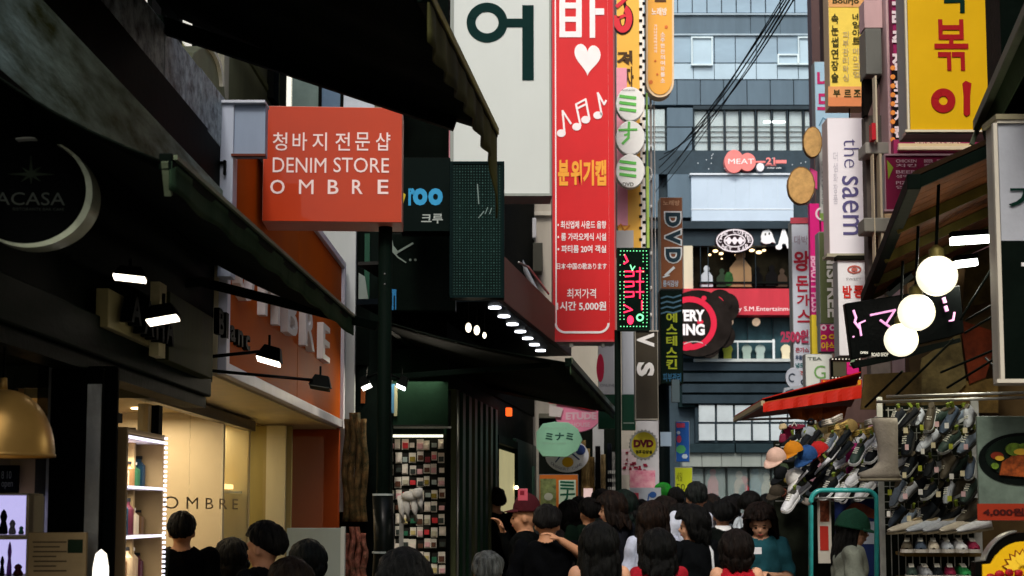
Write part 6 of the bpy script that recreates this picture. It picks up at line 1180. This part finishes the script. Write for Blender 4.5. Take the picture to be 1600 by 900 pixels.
# ================================================================ people
import numpy as np
def rotm(p, piv, e):
    M = Matrix.Rotation(e[2], 3, 'Z') @ Matrix.Rotation(e[1], 3, 'Y') @ Matrix.Rotation(e[0], 3, 'X'); return piv + M @ (Vector(p)-piv)
def body_mesh(name, arms, head=(0, 0, 0), lean=0, step=0, sh=1.0):
    """arms: for each side (elbow, wrist, finger direction, curl). Facing +Y. returns (mesh, labels, head pivot/euler)"""
    B = MB(None, 'b', None); segs = []
    def cap_(lab, a, b, ra, rb, sx=1, n=14):
        a, b = Vector(a), Vector(b); segs.append((lab, a, b, ra, rb)); t = (b-a); L = t.length; t = t.normalized() if L > 1e-5 else Vector((0, 0, 1))
        q = t.to_track_quat('Z', 'Y').to_matrix().to_4x4(); q.translation = a; pr = [(ra*math.cos(R(x))+1e-5, ra*math.sin(R(x))) for x in (-90, -60, -30, 0)]+[(rb*math.cos(R(x))+1e-5, L+rb*math.sin(R(x))) for x in (0, 30, 60, 90)]
        if sx != 1: q = q @ Matrix.Diagonal((sx, 1, 1, 1))
        B.lathe(pr, q, n)
    def ell(lab, c, r, e=None):
        c = Vector(c); prof = [(math.sin(math.pi*i/10)+1e-4, -math.cos(math.pi*i/10)) for i in range(11)]; segs.append((lab, c, c, min(r), min(r)))
        M = Matrix.Translation(c) @ (Matrix.Rotation(head[2], 4, 'Z') @ Matrix.Rotation(head[1], 4, 'Y') @ Matrix.Rotation(head[0], 4, 'X') if e else Matrix()) @ Matrix.Diagonal((*r, 1)); B.lathe(prof, M, 16)
    secs = [(.80, .10, .08), (.85, .155, .11), (.92, .168, .122), (1.0, .15, .108), (1.08, .132, .098), (1.18, .145, .105), (1.28, .165*sh, .115), (1.36, .17*sh, .105), (1.41, .135*sh, .085), (1.445, .07, .06)]
    sl = lambda z: math.tan(lean)*(z-.9)
    o = len(B.v)
    for z, rx, ry in secs: B.v += [Vector((rx*math.cos(2*math.pi*k/20), sl(z)+ry*math.sin(2*math.pi*k/20), z)) for k in range(20)]
    for i in range(len(secs)-1):
        for k in range(20): B.f.append((o+i*20+k, o+i*20+(k+1) % 20, o+(i+1)*20+(k+1) % 20, o+(i+1)*20+k))
    B.f.append(tuple(o+k for k in range(20))[::-1]); B.f.append(tuple(o+180+k for k in range(20)))
    for z, lab in ((.86, 'pelvis'), (.95, 'pelvis')): segs.append((lab, Vector((-.08, 0, z)), Vector((.08, 0, z)), .1, .1))
    for z in (1.06, 1.15, 1.25, 1.34): segs.append(('torso', Vector((-.08*sh, sl(z), z)), Vector((.08*sh, sl(z), z)), .095, .095))
    hy = sl(1.5); piv = Vector((0, sl(1.45), 1.46))
    cap_('neck', (0, sl(1.38)-.005, 1.38), rotm((0, sl(1.45), 1.54), piv, head), .062, .052)
    H = lambda x, y, z: rotm((x, y+hy, z-.032), piv, head)
    for c, r in (((0, -.008, 1.605), (.076, .094, .1)), ((0, .022, 1.56), (.062, .076, .085)), ((0, .045, 1.515), (.036, .042, .034)), ((0, .098, 1.572), (.012, .02, .02)), ((0, .088, 1.588), (.009, .016, .024)), ((.079, -.008, 1.575), (.012, .02, .032)), ((-.079, -.008, 1.575), (.012, .02, .032)),
                 ((.03, .07, 1.615), (.03, .02, .012)), ((-.03, .07, 1.615), (.03, .02, .012)), ((0, .086, 1.535), (.024, .014, .010)), ((.04, .052, 1.56), (.026, .026, .026)), ((-.04, .052, 1.56), (.026, .026, .026))): ell('head', H(*c), r, True)
    for s, (el, wr, fd, curl) in zip((1, -1), arms):
        S0 = Vector((s*.175*sh, sl(1.39), 1.385)); el, wr, fd = Vector(el), Vector(wr), Vector(fd).normalized()
        segs.append(('uarm', S0, S0, .05, .05)); cap_('uarm', S0, el, .056, .042); cap_('farm', el, wr, .041, .027)
        up = Vector((0, 0, 1)); sd_ = fd.cross(up); sd_ = Vector((1, 0, 0)) if sd_.length < .2 else sd_.normalized(); nn = sd_.cross(fd).normalized()
        pc_ = wr+fd*.05
        for k in (-1, -.33, .33, 1): cap_('hand', wr+fd*.012+sd_*.012*k, wr+fd*.08+sd_*.026*k, .014, .0125, n=8)
        for k, ln in zip((-1, -.33, .33, 1), (.058, .07, .075, .066)):
            a = wr+fd*.085+sd_*.028*k; d1 = (fd*math.cos(curl)-nn*math.sin(curl)); d2 = (fd*math.cos(curl*2)-nn*math.sin(curl*2)); b = a+d1*ln*.5
            cap_('hand', a, b, .0105, .0098, n=8); cap_('hand', b, b+d2*ln*.5, .0098, .0085, n=8)
        a = wr+fd*.025-sd_*.024*s; b = a+(fd*.6-sd_*.7*s-nn*.3).normalized()*.038; cap_('hand', a, b, .014, .012, n=8); cap_('hand', b, b+(fd*.9-nn*.4).normalized()*.032, .012, .0095, n=8)
    for s in (1, -1):
        st = step*s; hp = Vector((s*.088, 0, .87)); kn = Vector((s*.09, st*.14+(.03 if st > 0 else 0), .48)); an = Vector((s*.09, st*.26-.01, .085+(.04 if st < 0 else 0)))
        cap_('thigh', hp, kn, .086, .056); cap_('shin', kn, an, .056, .036); cap_('shin', kn+Vector((0, -.012, -.1)), kn+Vector((0, -.012, -.16)), .052, .046)
        cap_('foot', an+Vector((0, -.02, -.045)), an+Vector((0, .15, -.055+(-.03 if st < 0 else 0))), .038, .03, 1.25)
    me = bpy.data.meshes.new(name+'_raw'); me.from_pydata([tuple(v) for v in B.v], [], B.f); o = bpy.data.objects.new('tmp', me); COL.objects.link(o)
    m = o.modifiers.new('r', 'REMESH'); m.mode = 'VOXEL'; m.voxel_size = .0105; m2 = o.modifiers.new('s', 'SMOOTH'); m2.iterations = 4; m2.factor = .5
    dg = bpy.context.evaluated_depsgraph_get(); ev = bpy.data.meshes.new_from_object(o.evaluated_get(dg)); bpy.data.objects.remove(o)
    n = len(ev.vertices); co = np.empty(n*3); ev.vertices.foreach_get('co', co); co = co.reshape(n, 3); no = np.empty(n*3); ev.vertices.foreach_get('normal', no); no = no.reshape(n, 3)
    best = np.full(n, 9.); lab = np.zeros(n, int); L = ['pelvis', 'torso', 'neck', 'head', 'uarm', 'farm', 'hand', 'thigh', 'shin', 'foot']
    for l, a, b, ra, rb in segs:
        a, b = np.array(a), np.array(b); d = b-a; dd = max(d@d, 1e-9); t = np.clip(((co-a)@d)/dd, 0, 1); dist = np.linalg.norm(co-(a+t[:, None]*d), axis=1)-(ra+(rb-ra)*t); k = dist < best; best[k] = dist[k]; lab[k] = L.index(l)
    ev.name = name; ev.polygons.foreach_set('use_smooth', [True]*len(ev.polygons))
    polys = [tuple(p.vertices) for p in ev.polygons]
    return dict(mesh=ev, co=co, no=no, lab=lab, L=L, polys=polys, piv=piv, hy=hy, head=head, shells={})
def shell(bd, name, labs, off, fold=.004, zmin=None):
    k = (name, off, zmin)
    if k in bd['shells']: return bd['shells'][k]
    ids = {bd['L'].index(l) for l in labs}; ok = np.isin(bd['lab'], list(ids))
    if zmin is not None: ok &= bd['co'][:, 2] > zmin
    co = bd['co']; f = fold*(np.sin(co[:, 2]*38+np.sin(co[:, 0]*25)*2+co[:, 1]*17)+.6*np.sin(co[:, 0]*60+co[:, 2]*23))
    pos = co+bd['no']*(off+f)[:, None]; remap = -np.ones(len(co), int); fs = []
    for p in bd['polys']:
        if sum(ok[list(p)]) >= 3: fs.append(p)
    used = sorted({i for p in fs for i in p}); remap[used] = range(len(used))
    me = bpy.data.meshes.new(name); me.from_pydata([tuple(pos[i]) for i in used], [], [tuple(int(remap[i]) for i in p) for p in fs]); me.polygons.foreach_set('use_smooth', [True]*len(me.polygons))
    bd['shells'][k] = me; return me
HAIRM = {}
def hair_mesh(style):
    if style in HAIRM: return HAIRM[style]
    rnd = random.Random(hash(style) % 99 if False else len(style)*7); nA, nS = 110, 14
    hang = {'short': 0, 'crop': 0, 'bob': .09, 'long': .2, 'mid': .13, 'tied': 0, 'curly': .1, 'under': .2}[style]; nH = 10 if hang else 0; vs = []
    vol = {'short': .016, 'crop': .005, 'bob': .044, 'long': .042, 'mid': .044, 'tied': .01, 'curly': .032, 'under': .012}[style]
    for i in range(nA):
        a = 2*math.pi*i/nA; fr = (math.cos(a)+1)/2          # a = 0 is the front (+Y)
        endp = R(62 if fr > .85 else 62+(1-min(1, fr/.85))*62+(18 if fr < .6 and fr > .3 and style not in ('short', 'crop') else 0)); endp = min(endp, R(121 if style in ('short', 'crop') else 118))
        j_ = .0035*math.sin(a*19+1)+.0025*math.sin(a*37+2)+.002*math.sin(a*61+.5)
        for s in range(nS+nH+1):
            if s <= nS:
                p = endp*s/nS; v_ = (vol*(1.1-.3*s/nS) if style not in ('short', 'crop') else vol*(1.15-1.0*(s/nS)**4)+.001)+j_*(s/nS)+(.012*math.sin(a*9+s*1.3)*math.sin(s*.9+a*5) if style == 'curly' else 0)+(.004*math.sin(a*5+s*.7))
                x = (.080+v_)*math.sin(p)*math.sin(a); y = (.099+v_)*math.sin(p)*math.cos(a)-.008; z = 1.605+(.103+v_)*math.cos(p)
                if style in ('bob', 'long', 'mid', 'curly') and fr < .8: x *= 1.04
            else:
                t = (s-nS)/nH; keep = max(0, min(1, (.74-fr)/.12)); dz = hang*t*keep*(1+.10*math.sin(a*9)+.08*math.sin(a*21+1)); w_ = 1+(.07 if style == 'bob' else .12)*math.sin(t*2.4)*keep-(.25*t*t if style == 'bob' else 0)
                x, y = bx*w_+j_*t*1.5*math.sin(a), by*w_+j_*t*1.5; z = bz-dz
                if style in ('long', 'mid') and t > .35: y = y-.02*(t-.35)*(1 if math.cos(a) < 0 else -1)
            if s == nS: bx, by, bz = x, y, z
            nz = noise.noise(Vector((x*45, y*45, z*16)))*.010*min(1, s/4)+noise.noise(Vector((x*120, y*120, z*30)))*.004*min(1, s/4); vs.append((x+nz*math.sin(a), y+nz*math.cos(a), z+nz*.4))
    n = nS+nH+1; fs = [(i*n+s, i*n+s+1, ((i+1) % nA)*n+s+1, ((i+1) % nA)*n+s) for i in range(nA) for s in range(n-1)]
    B = MB(None, 'h', None); B.v = [Vector(v) for v in vs]; B.f = fs
    if style == 'tied': B.ball((0, -.125, 1.63), .04, 14, (1, .9, 1))
    me = bpy.data.meshes.new('hair'); me.from_pydata([tuple(v) for v in B.v], [], B.f); me.polygons.foreach_set('use_smooth', [True]*len(me.polygons)); HAIRM[style] = me; return me
def hairmat(h):
    k = 'hair_'+h
    if k in MATS: return MATS[k]
    return mat(k, h, .5, var=.6, scale=30, bump=1, bscale=220, streak=30)
FACE = {}
def mesh_from(key, fn, smooth=True):
    if key not in FACE:
        B = MB(None, key, None); fn(B); me = bpy.data.meshes.new(key); me.from_pydata([tuple(v) for v in B.v], [], B.f)
        if smooth: me.polygons.foreach_set('use_smooth', [True]*len(me.polygons))
        FACE[key] = me
    return FACE[key]
def _hm(h):
    m = hairmat(h); b = m.node_tree.nodes['Principled BSDF']; b.inputs['IOR'].default_value = 1.35; b.inputs['Specular IOR Level'].default_value = .22; return m
def attach(par, name, me, m, bd=None, mods=True, solid=0):
    o = bpy.data.objects.new(name, me); COL.objects.link(o); o.parent = par
    if not me.materials: me.materials.append(None)
    o.material_slots[0].link = 'OBJECT'; o.material_slots[0].material = m
    if bd:
        e = bd['head']; M = Matrix.Rotation(e[2], 4, 'Z') @ Matrix.Rotation(e[1], 4, 'Y') @ Matrix.Rotation(e[0], 4, 'X'); p = bd['piv']
        o.matrix_local = Matrix.Translation(p) @ M @ Matrix.Translation(-p) @ Matrix.Translation((0, bd['hy'], -.032))
    if solid: s = o.modifiers.new('thick', 'SOLIDIFY'); s.thickness = solid; s.offset = -1
    return o
D = lambda s, x=.24, y=-.01: ((s*x, y, 1.11), (s*(x+.02), y+.04, .86), (0, .12, -1), .3)
BD = {
 'stand': body_mesh('body', (D(1), D(-1))),
 'narrow': body_mesh('body', (D(1, .21), D(-1, .21)), sh=.86),
 'side': body_mesh('body', (D(1, .215, .03), D(-1, .215, -.02)), head=(R(-4), 0, 0), sh=.92, step=.6),
 'down': body_mesh('body', (((.22, .0, 1.12), (.10, .22, 1.16), (-.3, .9, .2), .6), ((-.22, .0, 1.12), (-.06, .24, 1.15), (.3, .9, .3), .6)), head=(R(-24), 0, 0), sh=.86),
 'turn': body_mesh('body', (D(1, .215), D(-1, .215)), head=(R(-8), 0, R(60)), sh=.88),
 'neckhand': body_mesh('body', (((.33, .03, 1.31), (.13, -.09, 1.45), (-.8, -.1, .5), .4), D(-1)), head=(R(-14), 0, R(8)), lean=.12),
 'raise': body_mesh('body', (((.27, .12, 1.22), (.19, .20, 1.44), (-.2, .3, .9), .5), D(-1)), head=(R(-6), 0, 0)),
 'work': body_mesh('body', (((.23, .06, 1.12), (.16, .32, 1.13), (-.1, 1, 0), .5), ((-.23, .05, 1.12), (-.1, .30, 1.08), (.1, 1, .1), .5)), head=(R(-10), 0, 0), sh=.9, lean=.05)}
SKIN = {'a': mat('skin_a', 'B08060', .5, var=.1, scale=12, bump=.05), 'b': mat('skin_b', 'C8987A', .5, var=.1, scale=12, bump=.05)}
def person(lab, x, yt, Y, pose='stand', face=0, hair='short', hc='0C0B09', top='101214', sleeve='tee', legs='1A1E26', skin='a', extra=None, facial=False, capc=None, st=None):
    Y = Y*1.36 if Y < 11 else Y*1.12; g = ground(Y); p = P(x, yt, Y); s = (p.z-g)/1.70; bd = BD[pose]
    r = bpy.data.objects.new('person', None); COL.objects.link(r); r.location = (p.x, Y, g); r.rotation_euler = (0, 0, R(face)); r.scale = (s, s, s)
    if abs(s-.95) > .13: sw = max(.86, min(1.05, s)); r.scale = (sw, sw, s)
    r['label'] = lab; r['category'] = 'person'; r['group'] = 'pedestrians in the street'
    sk_ = SKIN[skin]; attach(r, 'body', bd['mesh'], sk_)
    tm = fabric(top, .25); lb_ = {'tank': ('torso', 'pelvis'), 'tee': ('torso', 'pelvis', 'uarm'), 'long': ('torso', 'pelvis', 'uarm', 'farm')}[sleeve]
    zm = .84
    attach(r, 'shirt', shell(bd, 'shirt_'+sleeve, lb_, .016 if sleeve != 'tank' else .01, .006, zm), tm)
    attach(r, 'trousers', shell(bd, 'trousers', ('pelvis', 'thigh', 'shin'), .011, .004), fabric(legs, .2)); attach(r, 'shoes', shell(bd, 'shoes', ('foot',), .009, .001), paint('202224'))
    if hair: attach(r, 'hair', hair_mesh(hair), _hm(hc), bd, solid=.012)
    if facial:
        e = mesh_from('eye', lambda B: [B.ball((sx*.031, .083, 1.588), .011, 10, (1.2, .6, .55)) for sx in (1,)]); e2 = mesh_from('eye2', lambda B: B.ball((-.031, .083, 1.588), .011, 10, (1.2, .6, .55)))
        for k in (e, e2): attach(r, 'eye', k, mat('eye_dark', '0E0A08', .2), bd)
        for sx in (1, -1): attach(r, 'eyebrow', mesh_from('brow%d' % sx, lambda B: B.ball((sx*.032, .084, 1.611), .014, 10, (1.3, .4, .25))), hairmat(hc), bd)
        attach(r, 'lips', mesh_from('lips', lambda B: B.ball((0, .094, 1.535), .019, 12, (1.1, .5, .4))), mat('lips', '8A4038', .4), bd)
    if capc:
        def cap_fn(B):
            B.lathe([(1e-4, .125)]+[(.094*math.cos(R(a)), .118*math.sin(R(a))) for a in range(75, -1, -15)]+[(.097, -.012), (.09, -.012)], Matrix.Translation((0, -.008, 1.612)) @ Matrix.Diagonal((1.26, 1.36, 1.12, 1)), 28)
        def brim_fn(B):
            for k in range(14):
                A = [R(20+140*(k+i)/14) for i in (0, 1)]; q = []
                for dz in (0, .006):
                    for a in A: q += [(.112*math.cos(a), .12*math.sin(a), 1.612+dz), (.115*math.cos(a), .12*math.sin(a)+.085*math.sin(a), 1.592+dz)]
                B.add(q, [(0, 1, 3, 2), (4, 6, 7, 5), (1, 5, 7, 3), (0, 2, 6, 4)])
        cm = fabric(capc, .2); 
        for o in (attach(r, 'cap_crown', mesh_from('cap_crown', cap_fn), cm, bd), attach(r, 'cap_brim', mesh_from('cap_brim', brim_fn), cm, bd)):
            if not hair: o.matrix_local = o.matrix_local @ Matrix.Translation((0, 0, 1.6)) @ Matrix.Diagonal((.84, .84, .95, 1)) @ Matrix.Translation((0, 0, -1.6))
    if st:
        def strap(B):
            B.tube([(.10, -.125, .98), (.10, -.128, 1.2), (.10, -.11, 1.36), (.095, -.02, 1.435), (.095, .08, 1.40), (.09, .13, 1.2)], .012, 8)
        attach(r, 'strap', mesh_from('strap', strap), fabric(st), None)
    return r
PP = lambda *a, **k: person(*a, **k)
PP('man with cropped black hair and black T-shirt seen from behind before the beige shop wall', 285, 797, 6.5, 'stand', 6, 'crop', top='060708', skin='a')
PP('dark-haired man bending his head to the left in profile before the shop window', 415, 815, 5.15, 'side', 66, 'short', top='101214', skin='a', facial=True)
PP('head of a dark-haired woman half hidden behind the man in profile', 362, 846, 6.9, 'narrow', 20, 'bob', top='14181C')
PP('woman with blue-black hair in front of the light grey panel', 482, 849, 6.4, 'narrow', -10, 'bob', '0C1414', top='10181C')
PP('person with brownish hair low at the bottom edge right of the man in profile', 455, 878, 5.1, 'narrow', 0, 'mid', '2A2014', top='20201C')
PP('person with black hair whose crown fills the bottom edge below the pole', 632, 866, 4.1, 'stand', 0, 'mid', '080B0A', top='0C0E0E')
PP('grey-haired person at the bottom edge before the corrugated shutter', 762, 862, 5.7, 'stand', 0, 'short', '7E8480', top='4A504E')
PP('dark figure standing in the lit doorway with a black shirt', 774, 762, 14.0, 'stand', 30, 'short', top='080A0A')
PP('man in a dark maroon cap facing left beside the doorway, one hand raised', 822, 778, 7.6, 'raise', 82, None, capc='3A0A12', top='0A0C0C', sleeve='long', facial=True)
PP('black-haired man with a hand behind his neck, right of the maroon cap', 852, 788, 6.9, 'neckhand', -12, 'short', top='07080A')
PP('man with tousled black hair and dark green shirt before the white notice boards', 920, 778, 9.6, 'stand', 25, 'short', top='14241C')
PP('black-haired woman turning her cheek left behind the woman in the beige top', 957, 772, 9.3, 'turn', 25, 'mid', '20140C', top='1A1C22', skin='b', facial=True)
PP('woman with long black hair and a beige strappy top seen from behind', 936, 822, 6.1, 'narrow', 0, 'long', '0A0C0A', top='C8B098', sleeve='tank', skin='b', st='3A3026')
PP('woman with long black hair and a white T-shirt seen from behind', 1020, 788, 8.0, 'narrow', -8, 'long', '1E120A', top='B4BCD0', skin='b')
PP('black-haired woman in a red shirt with a pale strap over the shoulder', 1028, 832, 6.6, 'narrow', 0, 'mid', '080A09', top='9A1424', skin='b', st='D8C8B8')
PP('distant person with black hair before the yellow-green poster', 1056, 762, 15.5, 'stand', 0, 'short', top='1E2A34')
PP('brown-haired woman looking left between the white T-shirt and the teal top', 1040, 780, 11.8, 'turn', 30, 'bob', '1C120C', top='3A2A24', skin='b', facial=True)
PP('tall man with thinning hair and a white shirt towering over the crowd', 1088, 751, 11.2, 'stand', 0, 'crop', '1C2220', top='C4CCDC', skin='a')
PP('dark-haired woman in a teal top behind the woman with her face turned left', 1062, 792, 9.4, 'narrow', 15, 'bob', top='1C5A66', skin='b')
PP('woman with bobbed black hair turning her face to the left, in a black jacket', 1084, 794, 7.7, 'turn', 20, 'bob', '0A0B0A', top='0C0E10', sleeve='long', skin='b', facial=True, st='C8CCD0')
cr_ = PP('man with a white collar and black jacket seen from behind', 1129, 781, 9.1, 'stand', 0, 'short', '080A0A', top='0C100E', sleeve='long')
attach(cr_, 'collar', mesh_from('collar', lambda B: B.lathe([(.075, 1.425), (.062, 1.47), (.068, 1.472), (.083, 1.425)], Matrix.Translation((0, -.01, 0)), 20)), paint('D8DADC'))
PP('person with black hair and a red sleeveless top seen from behind', 1150, 833, 6.8, 'narrow', 0, 'bob', '160E0A', top='A81222', sleeve='tank', skin='b')
PP('man in a white T-shirt in right profile in front of the far windows', 1172, 768, 13.2, 'side', -62, 'short', top='C8D4DC', skin='a', facial=True)
PP('girl with long dark hair looking down at her phone in a teal top', 1188, 788, 7.9, 'down', 168, 'long', '1A0F09', top='1A4A54', skin='b', facial=True)
PP('person in a grey striped beanie behind the girl with the phone', 1216, 779, 10.0, 'stand', 10, 'bob', '4A4C40', top='2A2C28')
PP('black-haired person at the left edge of the teal rack frame', 1244, 780, 10.4, 'stand', -10, 'short', '0A0B0A', top='14181C')
PP('woman in a dark green cap and grey top working behind the teal rack', 1322, 797, 7.0, 'work', -100, 'under', '0A0908', top='7E8478', sleeve='tee', skin='b', facial=True, capc='123A2A')
PP('faraway pedestrian with black hair left of the tall man', 1002, 781, 14.5, 'stand', 5, 'short', top='2A2A30')
PP('faraway pedestrian with hair in a bob between the orange poster and the green pole', 940, 768, 15.5, 'narrow', -5, 'bob', top='3A4248')
PP('faraway woman in a green hat behind the boy by the notice board', 975, 770, 12.5, 'narrow', 5, 'mid', '10201A', top='1A2A24')
PP('faraway pedestrian in a pale shirt left of the man in white', 1150, 772, 17, 'stand', 0, 'short', top='8A8E94')
PP('faraway pedestrian in dark clothes right of the man in white', 1198, 772, 16, 'stand', 10, 'short', top='20242A')
PP('faraway woman with brown hair near the far shop window', 1112, 775, 18, 'narrow', 0, 'mid', '241810', top='5A2A34')
for k, (x, y, Y, h_, hc_, tc, lb_) in enumerate(((905, 776, 15, 'short', '0A0B0A', '2E3A30', 'faraway pedestrian in dark green just right of the orange poster'), (890, 786, 12.5, 'bob', '0C0C0A', '3A3434', 'far woman with a black bob below the orange poster'), (986, 786, 12.5, 'short', '0A0A0A', '5A5E66', 'far pedestrian in a grey shirt below the white notice board'),
   (1026, 776, 15.5, 'mid', '120C08', '70343A', 'faraway woman in dull red below the green cloth bundle'), (1070, 776, 16, 'short', '0A0A0A', '22303A', 'faraway pedestrian under the yellow-green poster, right side'), (1138, 780, 15, 'bob', '0E0A08', '4A5258', 'faraway woman in grey left of the man in right profile'), (1100, 786, 13, 'mid', '0A0A0A', '1C1E22', 'far woman in black right of the tall man'), (1230, 790, 12.2, 'mid', '0E0C0A', '3A3A44', 'far woman between the grey beanie and the teal rack'))):
    PP(lb_, x, y, Y, 'narrow' if h_ != 'short' else 'stand', (k*17) % 30-15, h_, hc_, top=tc)
# phones
w = T('phone', 'white phone held by the girl looking down', 'phone', 1184, 866, 10.3); w.part('back', paint('D0D0D4'), bevel=.003).wbox(-.03, 0, 0, .03, .01, .05); w.part('screen', printed('8A98B8')).wbox(-.027, .0102, .003, .027, .011, .047)
w = T('phone', 'pink and red phone raised by the man in the maroon cap', 'phone', 817, 780, 10.0); w.part('back', paint('B04A58'), bevel=.003).wbox(-.035, 0, -.01, .035, .01, .075); w.part('camera_mark', printed('6A1020')).wbox(-.02, -.002, .03, .01, 0, .06)
for t in THINGS: t.done()
